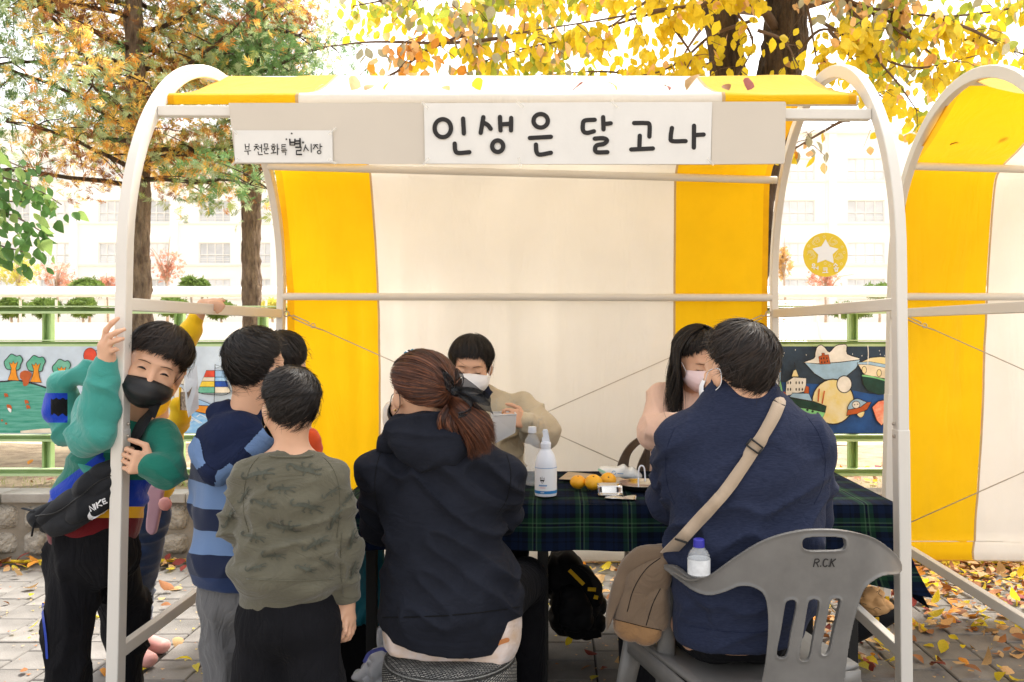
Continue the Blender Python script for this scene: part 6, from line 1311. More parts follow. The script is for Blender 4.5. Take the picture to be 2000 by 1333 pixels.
kn = [Vector((q(440, 0).x, Y3, .38)), Vector((q(515, 0).x, Y3, .38))]; legs(f, [q(440, 1140), q(505, 1140)], kn, an, [.066, .045, .032]); rect('body', f, M['skin'], p3)
def zramp(name, stops, **k):
    m = fabric(name, (.5, .5, .5), **k); n = m.node_tree.nodes; l = m.node_tree.links; tc = n.new('ShaderNodeTexCoord'); sp2 = n.new('ShaderNodeSeparateXYZ'); l.new(tc.outputs['Object'], sp2.inputs[0])
    mr = n.new('ShaderNodeMapRange'); mr.inputs[1].default_value = 0; mr.inputs[2].default_value = 2; mr.inputs[3].default_value = 0; mr.inputs[4].default_value = 1; l.new(sp2.outputs[2], mr.inputs[0]); cr = n.new('ShaderNodeValToRGB'); cr.color_ramp.interpolation = 'CONSTANT'
    nz_ = n.new('ShaderNodeTexNoise'); nz_.inputs['Scale'].default_value = 9; l.new(tc.outputs['Object'], nz_.inputs[0]); mx_ = n.new('ShaderNodeMath'); mx_.operation = 'MULTIPLY_ADD'; mx_.inputs[1].default_value = .006; l.new(nz_.outputs[0], mx_.inputs[0]); l.new(mr.outputs[0], mx_.inputs[2]); l.new(mx_.outputs[0], cr.inputs[0])
    e = cr.color_ramp.elements
    while len(e) > 1: e.remove(e[0])
    stops = sorted(stops); e[0].position = 0; e[0].color = (*stops[0][1], 1)
    for z, c in stops[1:]: x = e.new(z/2); x.color = (*c, 1)
    l.new(cr.outputs[0], n['Principled BSDF'].inputs['Base Color']); return m
NV, LB = (.010, .017, .048), (.13, .21, .38)
zz = lambda y: CZ-(y-VY)*Y3/F
stm3 = zramp('striped_fleece', [(0, (.018, .035, .10)), (zz(1108), NV), (zz(1066), LB), (zz(1022), NV), (zz(982), LB), (zz(935), NV), (zz(900), LB), (zz(870), NV)])
f = bodyfield([q(395, 800), q(560, 1140), q(480, 1000, Y3+.28), q(480, 900, Y3-.12)], .0065, .09)
for a, b_, ra, rb in ((815, 850, (.05, .05), (.095, .075)), (850, 900, (.095, .075), (.120, .09)), (900, 1000, (.120, .09), (.128, .098)), (1000, 1090, (.128, .098), (.134, .102)), (1090, 1132, (.134, .102), (.130, .1))): f.econe(q(470, a), q(468, b_), ra, rb, (1, 0, 0), .02)
for i in (0, 1): f.chain([sh[i], el[i], blerp(el[i], wr[i], .9)], [.052, .048, .038], .02)
f.cut(q(468, 1141), (-.1, 0, -1)); sw3 = rect('hoodie', f, stm3, p3, dict(amp=.010, fr=(12, 12, 5), seed=6, spots=[(el[0], .07, .004, (.2, 0, 1), 90)], hem=q(0, 1132).z))
# hood hanging on the back
f = bodyfield([q(390, 800, 2.30), q(535, 950, 2.30), q(470, 800, 2.50)], .0055, .09); f.ell(q(450, 866, 2.375), (.098, .066, .084), Matrix.Rotation(-.45, 3, 'Y'), .02); f.cone(q(425, 806, 2.42), q(512, 806, 2.44), .034, .032, .03); f.cone(q(398, 872, 2.38), q(425, 918, 2.34), .036, .036, .03); f.cone(q(425, 918, 2.34), q(470, 896, 2.33), .036, .030, .03); f.cone(q(470, 896, 2.33), q(520, 850, 2.37), .030, .026, .03)
hood = rect('hood', f, blocks('hood_fleece_navy', (.010, .016, .046), (('light', (.13, .21, .38)), ('edge', (.006, .009, .026)))), p3, dict(amp=.007, fr=(9, 9, 18), rot=-.7, seed=12))
HP = np.array(cat([(372, 872), (384, 915), (418, 940), (452, 928), (486, 896), (512, 868), (540, 838)], 8))
def hoodattr(px, py, V):
    d = np.hypot(px[:, None]-HP[None, :, 0], py[:, None]-HP[None, :, 1]); k = d.argmin(1); dm = d.min(1); L = np.concatenate([[0], np.cumsum(np.hypot(*np.diff(HP, axis=0).T))])[k]
    par = np.where(((L < 46) | ((L > 92) & (L < 140)) | (L > 178)), 1, -1); return dict(light=np.minimum(21-dm, 8*par), edge=np.minimum(dm-20, 22.5-dm))
attrs(hood, hoodattr)
GR = wrinkle(fabric('trousers_grey', (.13, .13, .135), var=.08), 9, .025, .6, (1.5, 1.5, .6)); f = bodyfield([q(400, 1120), q(560, 1120), an[0], an[1]], .008, .1); f.econe(q(470, 1110), q(474, 1165), (.105, .08), (.118, .09), (1, 0, 0), .02); legs(f, [q(442, 1165), q(508, 1165)], kn, an, [.062, .060, .052], .018); f.cut((0, 0, .06), (0, 0, -1)); rect('trousers', f, GR, p3, dict(amp=.010, fr=(14, 14, 5), rot=.2, seed=7))
for i in (0, 1): shoe('shoe', an[i], (.2, 1, 0), M['white'], p3)
hr = Hair(H, HAIR['hair'], short_end(1.25, 1.6, 2.28), t=.017, pole=(-.1, -.5, 1)); hr.cap(p3); hr.grow(p3, 9000, .4, .0018, .009, -.35)
mask(H, M['maskb'], p3, loops=M['maskb'])

# ---------------------------------------------------------------- child behind them in red
Y4 = 2.80; q = lambda x, y, Y=Y4: W(x, y, Y)
p4 = person('dark haired child in an orange red top hidden behind the two boys', (q(555, 1000).x, Y4, 0)); H = Head(q(553, 720), (.25, .95, -.1), k=.95)
an = [Vector((q(530, 0).x, Y4, .09)), Vector((q(580, 0).x, Y4, .09))]; f = bodyfield([q(500, 800), q(610, 800), H.c, an[0]-Vector((0, 0, .08)), q(550, 900, Y4+.2)], .009, .12); H.skin(f); f.cone(H(0, -.02, -.06), q(555, 830), .044, .05, .02); f.econe(q(555, 840), q(555, 1030), (.09, .06), (.09, .07), (1, 0, 0))
kn = [a+Vector((0, 0, .27)) for a in an]; legs(f, [q(530, 1050), q(580, 1050)], kn, an, [.06, .042, .03]); sh = [q(512, 862), q(598, 862)]; el = [q(508, 945, 2.86), q(604, 945, 2.86)]; wr = [q(525, 940, 3.02), q(585, 940, 3.02)]
for i in (0, 1): f.chain([sh[i], el[i], wr[i]], [.038, .03, .022]); hand(f, wr[i], wr[i]+Vector((0, .06, 0)), (1-2*i, 0, .3), .85)
rect('body', f, M['skin'], p4); f = bodyfield([q(500, 830), q(610, 1050), q(550, 900, Y4+.2)], .009, .1); f.econe(q(555, 848), q(555, 900), (.08, .06), (.108, .08), (1, 0, 0)); f.econe(q(555, 900), q(555, 1040), (.108, .08), (.11, .09), (1, 0, 0))
for i in (0, 1): f.chain([sh[i], el[i], wr[i]], [.046, .042, .034], .02)
rect('jacket', f, fabric('red_fleece', (.72, .085, .02)), p4, dict(amp=.006, seed=2)); f = bodyfield([q(520, 1030), q(590, 1030), *an], .01, .1); legs(f, [q(530, 1050), q(580, 1050)], kn, an, [.07, .055, .045]); rect('trousers', f, BLK, p4)
for i in (0, 1): shoe('shoe', an[i], (0, 1, 0), M['dark'], p4)
hr = Hair(H, HAIR['hair'], short_end(1.25, 1.7, 2.3), t=.016); hr.cap(p4); hr.grow(p4, 4000, .7, .0022, .004, -.2)

# ---------------------------------------------------------------- boy holding the post
Y1 = 2.56; q = lambda x, y, Y=Y1: W(x, y, Y)
p1 = person('smiling boy in a green sweatshirt and black mask gripping the left stall post', (q(190, 1200).x, Y1, 0))
up = Vector((.46, -.12, 1)); H = Head(q(303, 716, 2.50), (.36, -.92, -.16), up, k=.95)
an = [Vector((q(135, 0).x, Y1, .09)), Vector((q(246, 0, 2.80).x, 2.80, .09))]
f = bodyfield([q(110, 700), q(370, 660), H.c, an[0]-Vector((0, 0, .08)), q(220, 900, 2.30), q(200, 900, 2.66)], .0046, .10); H.skin(f)
f.cone(H(0, -.02, -.05), q(262, 830, 2.58), .044, .052, .02); f.econe(q(248, 870), q(205, 960), (.082, .055), (.085, .06), (1, .1, 0)); f.econe(q(205, 960), q(182, 1060), (.085, .06), (.085, .06), (1, 0, 0))
sh = [q(176, 806, 2.52), q(312, 850, 2.50)]; el = [q(176, 858, 2.44), q(330, 918, 2.44)]; wr = [q(208, 704, 2.385), q(288, 908, 2.40)]
for i in (0, 1): f.chain([sh[i], el[i], wr[i]], [.040, .032, .023], .02)
# gripping hand: fingers over the front of the post
kb = q(204, 676, 2.375); f.cone(wr[0], kb, .021, .019, .012); f.cone(wr[0]+Vector((.004, 0, 0)), q(213, 690, 2.372), .018, .013, .012)
for P_, rr in (([(203, 664, 2.372), (207, 645, 2.362), (219, 631, 2.360), (231, 622, 2.364)], .0076), ([(205, 672, 2.368), (214, 656, 2.354), (228, 649, 2.352), (243, 644, 2.362)], .0076), ([(207, 684, 2.366), (217, 670, 2.354), (229, 665, 2.352), (241, 662, 2.362)], .0072), ([(210, 694, 2.370), (219, 686, 2.360), (226, 683, 2.362), (231, 684, 2.366)], .0062)):
    P_ = [q(*a) for a in P_]; f.chain(P_, [rr*1.12, rr*1.05, rr, rr*.85], .005)
f.chain([q(204, 690, 2.39), q(208, 672, 2.42), q(216, 655, 2.44)], [.011, .009, .0075], .006)
hand(f, wr[1], q(262, 903, 2.375), (-.1, -.3, 1), .92, (.9, 1.1, .8), 0, .9)
kn = [Vector((q(140, 0).x, Y1-.02, .40)), Vector((q(244, 0, 2.76).x, 2.76, .40))]; legs(f, [q(155, 1090), q(215, 1090, 2.64)], kn, an, [.052, .042, .032]); rect('body', f, M['skin'], p1)
f = bodyfield([q(100, 740), q(350, 800), q(90, 1060), q(200, 900, 2.30)], .0058, .11)
for (a, b_, ra, rb) in (((262, 822), (246, 850), (.055, .05), (.105, .075)), ((246, 850), (217, 920), (.105, .075), (.118, .088)), ((217, 920), (194, 980), (.118, .088), (.128, .095)), ((194, 980), (183, 1015), (.128, .095), (.132, .096)), ((183, 1015), (181, 1042), (.132, .096), (.124, .092))): f.econe(q(*a, 2.57), q(*b_, 2.57), ra, rb, (1, .1, 0), .02)
f.chain([sh[0], q(172, 855, 2.42), q(188, 850, 2.38)], [.052, .050, .048], .02); f.chain([q(184, 850, 2.40), q(193, 800, 2.385), q(202, 738, 2.385)], [.048, .044, .036], .02); f.cone(q(203, 722, 2.385), q(207, 706, 2.385), .031, .028, .008)
f.chain([sh[1], el[1]], [.052, .048], .025); f.chain([el[1], q(318, 918, 2.42)], [.047, .041], .02); f.cone(q(306, 914, 2.41), q(290, 910, 2.40), .037, .034, .008)
f.cut(q(180, 1060), (-.05, 0, -1))
G = [fabric('green_fleece', (.016, .20, .14), var=.06), fabric('cobalt_fleece', (.008, .040, .36), var=.08), fabric('mustard_fleece', (.80, .42, .02)), fabric('maroon_fleece', (.13, .008, .012)), fabric('green_fleece_lit', (.09, .40, .34), var=.05)]  # last entry is the sweatshirt green lightened as if lit
def reg(px, py, V):
    L = px < 205; arm_ = np.minimum(2.475-V[:, 1], (925-py)*.002); cuffR = np.minimum((2.47-V[:, 1]), np.minimum(px-245, 965-py)*.002)
    blue = np.where(L, py-968+(px-85)*.75, py-938)*.001; notarm = -np.maximum(np.maximum(arm_, cuffR), -1)
    return dict(blue=np.minimum(blue, notarm), mustard=np.minimum(np.where(L, py-1000+(px-100)*.5, py-990)*.001, notarm), maroon=np.minimum((py-1012)*.001, notarm), teal=np.maximum(np.minimum(arm_, (248-px)*.002), np.minimum(218-px, 885-py)*.002))  # teal field: raised sleeve in a lighter green, light put into the colour
sw1 = rect('sweatshirt', f, blocks('panel_fleece', (.012, .145, .105), (('blue', (.008, .040, .36)), ('mustard', (.80, .42, .02)), ('maroon', (.13, .008, .012)), ('teal', (.050, .27, .23)))), p1, dict(amp=.008, fr=(7, 7, 17), rot=-.6, seed=21, spots=[(q(180, 850, 2.34), .07, .007, (.8, 0, .6), 80), (q(330, 920, 2.4), .06, .005, (1, 0, .2), 90), (q(200, 745, 2.35), .03, .004, (.2, 0, 1), 110)], hem=W(0, 1048, 2.56).z)); attrs(sw1, reg)
f = bodyfield([q(100, 720, 2.6), q(175, 860, 2.6)], .006, .1); f.cone(q(115, 748, 2.58), q(175, 726, 2.58), .022, .028, .02); f.chain([q(118, 750, 2.60), q(125, 800, 2.62), q(140, 835, 2.62), q(185, 850, 2.62)], [.035, .048, .05, .06], .03); f.cone(q(178, 728, 2.58), q(215, 790, 2.60), .03, .05, .03)
hood = rect('hood', f, blocks('hood_fleece', (.050, .27, .23), (('patch', (.008, .045, .42)), ('print', (.006, .006, .007)))), p1, dict(amp=.006, fr=(8, 8, 22), rot=.5, seed=9)); attrs(hood, lambda px, py, V: dict(patch=np.minimum(np.minimum(132-px, py-768), 826-py), print=np.minimum(np.minimum(np.minimum(132-px, py-779-2*np.sin(px*.5)), 811+3*np.sin(px*.4)-py), px-99)))
f = bodyfield([q(75, 1040), q(290, 1040), an[0], an[1]], .008, .11); f.econe(q(180, 1040), q(184, 1085), (.120, .09), (.128, .092), (1, 0, 0), .02); legs(f, [q(148, 1095), q(222, 1090, 2.66)], kn, an, [.074, .066, .052], .02); f.cut((0, 0, .06), (0, 0, -1)); tr1 = rect('trousers', f, BLK, p1, dict(amp=.010, fr=(13, 13, 6), rot=.2, seed=13))
b = MB(); T = bvh(tr1); ribbon(b, [(84, 1180), (88, 1215), (92, 1250), (94, 1285)], 4.5, drape(T, .004, 2.55)); b.build('side_stripe', G[1], tr1)
for i in (0, 1): shoe('shoe', an[i], (.1, -1, 0), M['dark'], p1)
def fringe(ph):
    a = np.abs((ph+np.pi) % (2*np.pi)-np.pi); sp3 = .13*np.abs(np.sin(ph*7.3+1))-.05+.05*np.sin(ph*31)
    return np.interp(a, [0, .55, .95, 1.5, 2.3, np.pi], [1.38, 1.38, 1.46, 1.72, 2.0, 2.2])+sp3*(a < 1.1)
hr = Hair(H, HAIR['hairb'], fringe, pole=(-.05, -.25, 1), t=.022, r=(.080, .097, .090)); hr.cap(p1); hr.grow(p1, 9000, .8, .0023, .010, .22, over=.20)
mask(H, M['maskb'], p1, width=.072, top=-.020, bot=-.118, bulge=.024); eyes(H, p1, .9, .0030)
b = MB(); b.tube([H(-.066, .030, -.030), H(-.079, .014, .002), H(-.084, -.005, .020)], .0011, 5); b.tube([H(.066, .030, -.030), H(.080, .0, .01)], .0011, 5); b.build('mask_loop', M['maskb'], p1, smooth=True)
b = MB(); b.tube([H(-.022+.044*t, .0975-.003*abs(2*t-1), -.0335-.003*math.sin(math.pi*t)) for t in np.linspace(.25, .75, 5)], .0012, 5); b.build('nostril_line', M['lip'], p1)
# sling bag
sg = thing('sling_bag', 'black sling bag with white lettering worn across the smiling boy', 'bag', q(150, 1000, 2.4))
sto = lambda x, y, w: W(x, y, 2.405+.0006*abs(x-170))+Vector((0, w, 0))
v, f_ = shell([(62, 1004), (72, 992), (100, 978), (130, 960), (158, 935), (182, 912), (206, 900), (236, 898), (246, 918), (244, 960), (222, 985), (196, 1006), (160, 1030), (124, 1044), (108, 1046), (86, 1036), (68, 1020)], [], 2, .006, sto, puff=.045, puffd=26)
M['bagc'] = fabric('sling_nylon', (.018, .019, .022), var=.2, rough=.7); A = folds(v, f_, .005, (14, 14, 30), .55, 5); bb = mesh('bag_body', A, f_, M['bagc'], sg); T = bvh(bb); to = drape(T, .002, 2.4)
b = MB(); b.tube([to(x, y) for x, y in cat([(70, 1008), (110, 1000), (150, 975), (185, 945), (225, 925)], 4)], .0018, 5); b.build('zip', M['dark'], bb); 
b = MB(); L_ = [[(177, 998), (174, 989), (184, 996), (181, 986)], [(186, 994), (184, 985)], [(190, 991), (188, 982)], [(196, 977), (189, 986), (198, 987)], [(204, 974), (199, 976), (202, 984), (208, 981)], [(200, 980), (205, 978)]]
for k, p_ in enumerate(L_): ribbon(b, p_, 2.9, drape(T, .0022+.0001*k, 2.37), sm=False)
d_ = drape(T, .004, 2.37); up_ = cat([(174, 998), (177, 1005), (184, 1007), (196, 1002), (210, 993)], 4); lo_ = cat([(174, 998), (170, 1008), (178, 1015), (192, 1009), (210, 993)], 4)
b.add([d_(*p_) for p_ in up_]+[d_(*p_) for p_ in lo_], [(i, i+1, i+1+len(up_), i+len(up_)) for i in range(len(up_)-1)]); b.build('lettering', M['maskw'], bb)
b = MB(); ribbon(b, [(302, 786), (290, 812), (275, 842), (262, 868), (250, 892)], 26, drape(bvh(sw1), .014, 2.44), n=6); b.build('strap', M['bagc'], sg, smooth=True, solid=.003)
b = MB(); b.tube(cat([q(70, 1000, 2.42), q(55, 996, 2.44), q(44, 993, 2.45)], 4), .006, 6, flat=.4); b.tube([q(68, 1020, 2.41), q(64, 1035, 2.41), q(62, 1048, 2.41)], .005, 6, flat=.4); b.build('strap_end', M['bagc'], sg, smooth=True)
b = MB(); ribbon(b, [(262, 846), (266, 842), (272, 843), (268, 848)], 1.6, lambda x, y: drape(bvh(sw1), .0078, 2.47)(x, y), sm=False); b.build('tag', M['maskw'], sg)

# ---------------------------------------------------------------- child behind with the yellow sleeve
Y2 = 3.12; q = lambda x, y, Y=Y2: W(x, y, Y)
p2 = person('child in a mustard yellow jacket and jeans behind the smiling boy', (q(285, 1200).x, Y2, 0)); H = Head(q(318, 722), (.5, -.8, -.1), k=.93)
an = [Vector((q(256, 0, 3.30).x, 3.30, .08)), Vector((q(274, 0, 3.42).x, 3.42, .08))]; f = bodyfield([q(250, 800), q(440, 600), H.c, an[0]-Vector((0, 0, .07)), q(300, 800, 3.4)], .0062, .1); H.skin(f)
f.cone(H(0, -.02, -.05), q(295, 820), .044, .05); f.econe(q(285, 830), q(275, 990), (.085, .06), (.085, .07), (1, 0, 0))
sh = [q(302, 795, 3.1), q(262, 820, 3.1)]; el = [q(334, 705, 3.10), q(258, 900, 3.1)]; wr = [q(386, 620, 3.09), q(275, 930, 3.0)]
f.chain([sh[0], el[0], wr[0]], [.036, .030, .021], .02); f.chain([sh[1], el[1], wr[1]], [.036, .03, .021], .02)
f.cone(wr[0], q(398, 598, 3.07), .020, .019, .01); f.cone(q(394, 594, 3.07), q(418, 590, 3.07), .017, .014, .012)
for P_ in ([(405, 592, 3.06), (413, 592, 3.03), (420, 600, 3.02), (417, 606, 3.03)], [(413, 590, 3.06), (422, 592, 3.03), (429, 602, 3.02), (424, 611, 3.03)], [(420, 588, 3.07), (430, 590, 3.04), (436, 598, 3.03), (432, 606, 3.03)], [(424, 588, 3.09), (432, 587, 3.08), (437, 588, 3.06)]): f.chain([q(*a) for a in P_], [.0085, .0085, .008, .007], .005)
f.chain([q(338, 850, 3.0), q(348, 800, 2.97), q(346, 778, 2.96)], [.026, .02, .018], .01); hand(f, q(346, 785, 2.96), q(350, 770, 2.95), (0, -.3, 1), .8, (.9, 1, .8))
kn = [a.lerp(q(262, 1050), .45) for a in an]; legs(f, [q(250, 1010), q(290, 1010)], kn, an, [.06, .043, .03]); rect('body', f, M['skin'], p2)
MU = fabric('yellow_fleece', (.80, .50, .015)); f = bodyfield([q(250, 800), q(410, 620), q(340, 960), q(300, 800, 3.0)], .0065, .08); f.econe(q(285, 826), q(280, 870), (.06, .05), (.095, .075), (1, 0, 0)); f.econe(q(280, 870), q(284, 950), (.095, .075), (.105, .08), (1, 0, 0)); f.chain([sh[0], el[0], q(372, 645, 3.09)], [.045, .042, .042], .02); f.cone(q(374, 640, 3.09), q(382, 622, 3.09), .032, .030, .008); f.chain([sh[1], el[1], wr[1]], [.044, .04, .035]); f.chain([q(330, 860, 3.08), q(352, 815, 2.98), q(349, 792, 2.965)], [.042, .034, .027], .02)
rect('jacket', f, MU, p2, dict(amp=.006, fr=(12, 12, 20), seed=5)); JE = fabric('denim', (.020, .040, .10), var=.3, vs=20); f = bodyfield([q(250, 930), q(330, 930), *an], .0085, .09); f.econe(q(282, 940), q(272, 1000), (.09, .07), (.10, .08), (1, 0, 0)); legs(f, [q(252, 1010), q(290, 1010)], kn, an, [.07, .056, .043]); f.cut((0, 0, .06), (0, 0, -1)); rect('jeans', f, JE, p2, dict(amp=.006, seed=3))
PK = mat('shoe_pink', (.70, .36, .33), .5, .08); shoe('shoe', Vector(an[1]), (.9, -.3, 0), PK, p2, .18, .036); shoe('shoe', Vector(an[0]), (.85, -.5, 0), PK, p2, .18, .036)
hr = Hair(H, HAIR['hairbr'], short_end(1.25, 1.9, 2.3), t=.018); hr.cap(p2); hr.grow(p2, 1500, 1.)
pkb = thing('phone_bag', 'flat pink bag hanging beside the child in mustard yellow', 'bag', q(300, 1000, 2.95)); v, f_ = shell([(292, 950), (310, 952), (320, 960), (308, 1030), (302, 1043), (294, 1043), (286, 1030), (290, 990)], [], 1.6, .006, lambda x, y, w: W(x, y, 2.95)+Vector((0, w, 0)), puff=.005, puffd=5); mesh('bag_body', v, f_, mat('bag_pink', (.46, .27, .33), .45), pkb)
b = MB(); b.tube([q(303, 952, 2.94), q(312, 940, 2.95), q(322, 905, 3.0)], .004, 6); b.build('strap', M['dark'], pkb); b = MB(); b.lathe([(.003, .004), (.008, .001), (.013, .005), (.020, .001), (.024, .006), (.018, .012), (.006, .013)], q(324, 984, 2.90), 10, M=Matrix.Rotation(R(90), 3, 'X')); b.build('charm', mat('charm_pink', (.85, .45, .42), .3, tl=.3), pkb, smooth=True)
sn = thing('snack_packet', 'clear snack packet with brown contents held up beside the smiling boy', 'packet', q(370, 780, 2.93)); b = MB(); b.add([q(353, 766, 2.93), q(368, 766, 2.91), q(384, 745, 2.92), q(386, 795, 2.92), q(366, 802, 2.91), q(353, 801, 2.93)], [(0, 1, 4, 5), (1, 2, 3, 4)], 0); b.build('contents', mat('snack_brown', (.06, .035, .025), .4, 0, 90, col2=(.45, .33, .24)), sn, solid=.004)
b = MB(); b.add([q(358, 766, 2.925), q(360, 735, 2.92), q(384, 713, 2.915), q(387, 745, 2.915), q(388, 798, 2.915), q(368, 816, 2.90)], [(0, 1, 2, 3, 4, 5)], 0); b.build('film', M['poly'], sn, solid=.001); b = MB(); b.beam(q(352, 757, 2.93), q(351, 802, 2.93), .010, .004, up=(1, 0, 0)); b.build('edge', M['bagyellow'], sn)

# ---------------------------------------------------------------- seated woman in the dark hoodie
Y6 = 2.38; q = lambda x, y, Y=Y6: W(x, y, Y)
p6 = person('woman with auburn ponytail and black bow in a dark hoodie, seated on the stool', (q(875, 1250).x, Y6, 0)); H = Head(q(820, 776, 2.38), (-.66, .72, -.20), (-.05, .2, 1), k=.97)
f = bodyfield([q(720, 850), q(1020, 1000), H.c+Vector((0, 0, .05)), q(880, 1270), Vector((-.1, 2.95, .02)), q(880, 1000, 2.9)], .0075, .12); H.skin(f); f.cone(H(0, -.02, -.06), q(850, 880, 2.37), .046, .052, .015); f.econe(q(860, 900), q(872, 1150), (.13, .08), (.13, .10), (1, 0, 0)); f.ell(q(878, 1215, 2.38), (.155, .12, .08))
sh = [q(745, 915, 2.37), q(985, 925, 2.37)]; el = [q(745, 1030, 2.50), q(985, 1000, 2.48)]; wr = [q(800, 1000, 2.72), q(972, 975, 2.74)]; kn = [Vector((-.38, 2.80, .44)), Vector((-.10, 2.82, .46))]; an = [Vector((-.36, 2.82, .10)), Vector((-.09, 2.86, .10))]
for i in (0, 1): f.chain([sh[i], el[i], wr[i]], [.046, .038, .026], .02); hand(f, wr[i], wr[i]+Vector((.01, .07, 0)), (1-2*i, 0, .4), 1.)
legs(f, [q(840, 1225), q(915, 1225)], kn, an, [.085, .055, .038]); rect('body', f, M['skin'], p6)
ND = wrinkle(fabric('navy_black_fleece', (.014, .016, .024), var=.12, vs=14, sheen=.12), 7, .02, .45, (1, 1, 1.8)); f = bodyfield([q(710, 830), q(1030, 1240), q(880, 1000, 2.80), q(880, 1000, 2.24)], .0072, .08)
for (a, b_, ra, rb) in (((850, 866), (862, 905), (.07, .06), (.145, .095)), ((862, 905), (866, 980), (.145, .095), (.168, .115)), ((866, 980), (868, 1050), (.168, .115), (.160, .12)), ((868, 1050), (875, 1130), (.160, .12), (.182, .14)), ((875, 1130), (880, 1180), (.182, .14), (.198, .15)), ((880, 1180), (880, 1222), (.198, .15), (.176, .14))): f.econe(q(*a), q(*b_), ra, rb, (1, 0, 0), .025)
f.chain([sh[0], el[0], blerp(el[0], wr[0], .9)], [.062, .055, .040], .025); f.chain([sh[1], el[1], blerp(el[1], wr[1], .9)], [.060, .052, .040], .025); f.cut(q(880, 1250), (-.13, 0, -1))
sw6 = rect('hoodie', f, ND, p6, dict(amp=.012, fr=(7, 7, 19), rot=-.75, seed=31, spots=[(q(870, 1170, 2.25), .2, .006, (-.3, 0, 1), 48), (el[1], .08, .006, (.3, 0, 1), 80)], hem=q(0, 1225).z))
T = bvh(sw6); to = drape(T, .001); b = MB(); b.tube([to(x, 1206-(x-745)*.075+6*math.sin((x-745)/270*3.1)) for x in range(748, 1016, 14)], .0016, 5); b.build('hem_seam', M['black'], sw6); seams(T, [[(972, 858), (990, 890), (998, 930), (990, 975), (975, 1000)], [(752, 868), (738, 900), (732, 950), (738, 1000)]], sw6, M['black'])
f = bodyfield([q(750, 800), q(930, 880), q(840, 830, 2.25)], .0065, .09); f.cone(q(762, 868, 2.36), q(782, 836, 2.34), .032, .034, .03); f.cone(q(782, 836, 2.34), q(830, 828, 2.305), .034, .036, .03); f.cone(q(830, 828, 2.305), q(900, 838, 2.32), .036, .040, .03); f.ell(q(838, 872, 2.30), (.105, .055, .066), None, .03); f.cone(q(900, 840, 2.32), q(925, 868, 2.36), .040, .03, .03)
f.ell(q(850, 812, 2.37), (.07, .045, .020), None, .02, True); rect('hood', f, ND, p6, dict(amp=.008, fr=(8, 8, 20), rot=.1, seed=14))
SHT = wrinkle(fabric('tie_dye_shirt', (.62, .42, .26), vs=13, col2=(.74, .66, .64)), 12, .02); f = bodyfield([q(740, 1190), q(1020, 1280), q(880, 1240, 2.5)], .0075, .09); f.econe(q(882, 1205), q(884, 1240), (.196, .145), (.190, .145), (1, 0, 0), .02); f.cut(q(880, 1276), (-.12, 0, -1)); sh6 = rect('shirt', f, SHT, p6, dict(amp=.004, fr=(14, 14, 8), seed=3)); b = MB(); T = bvh(sh6)
ribbon(b, [(905, 1275), (930, 1266), (955, 1262), (990, 1250)], 9, drape(T, .002, 2.3)); b.build('shirt_stain', fabric('shirt_rust', (.55, .22, .08)), sh6)
f = bodyfield([q(760, 1210), q(1000, 1210), *kn, *an], .009, .1); f.econe(q(845, 1228, 2.40), q(915, 1228, 2.40), (.12, .06), (.12, .06), (0, 1, 0), .03); legs(f, [q(840, 1220), q(915, 1220)], kn, an, [.088, .072, .055]); f.cut((0, 0, .07), (0, 0, -1)); rect('trousers', f, BLK, p6)
for i in (0, 1): shoe('shoe', an[i]+Vector((0, 0, 0)), (.05, 1, 0), M['dark'], p6, .25, .045)
def wend(ph):
    a = np.abs((ph+np.pi) % (2*np.pi)-np.pi); return np.interp(a, [0, .6, 1.0, 1.5, 2.2, np.pi], [1.05, 1.1, 1.3, 1.62, 1.95, 2.0])
hr = Hair(H, HAIR['hairbr'], wend, t=.022, r=(.080, .098, .090)); hr.cap(p6)
knot = np.array([.02, -.118, .012]); knot_w = np.array(H(*knot)); n = 13000
ph = rng.uniform(-np.pi, np.pi, n); th = np.sqrt(rng.uniform(.02, 1, n))*hr.end(ph); A0, N0 = hr.pt(th, ph, np.full(n, .006)); Mx = np.array(H.M); cc = np.array(H(*hr.c))
d0 = (A0-cc); d1 = knot_w-cc; u = np.linspace(0, 1, 11)[None, :, None]; l0 = np.linalg.norm(d0, axis=1)[:, None, None]; l1 = np.linalg.norm(d1)
a0 = d0/np.linalg.norm(d0, axis=1)[:, None]; a1 = d1/l1; om = np.arccos(np.clip(a0 @ a1, -1, 1))[:, None, None]; om = np.maximum(om, .05)
D = (np.sin((1-u)*om)*a0[:, None, :]+np.sin(u*om)*a1[None, None, :])/np.sin(om); loc = D @ Mx; rr_ = 1/np.sqrt(((loc/(hr.r*H.k))**2).sum(-1)); lift = (.011+.012*np.sin(np.pi*u[..., 0])+.006*rng.uniform(-1, 1, n)[:, None]+.010*(noise3(a0*5, 3)-.5)[:, None]*np.sin(np.pi*u[..., 0])); P = cc+D*(rr_+lift)[..., None]; P[:, :, 2] -= (.018*np.sin(np.pi*u[..., 0])*np.sin(om[..., 0]))
strands('hair_strands', P, D, .0014, HAIR['hairbr'], p6)
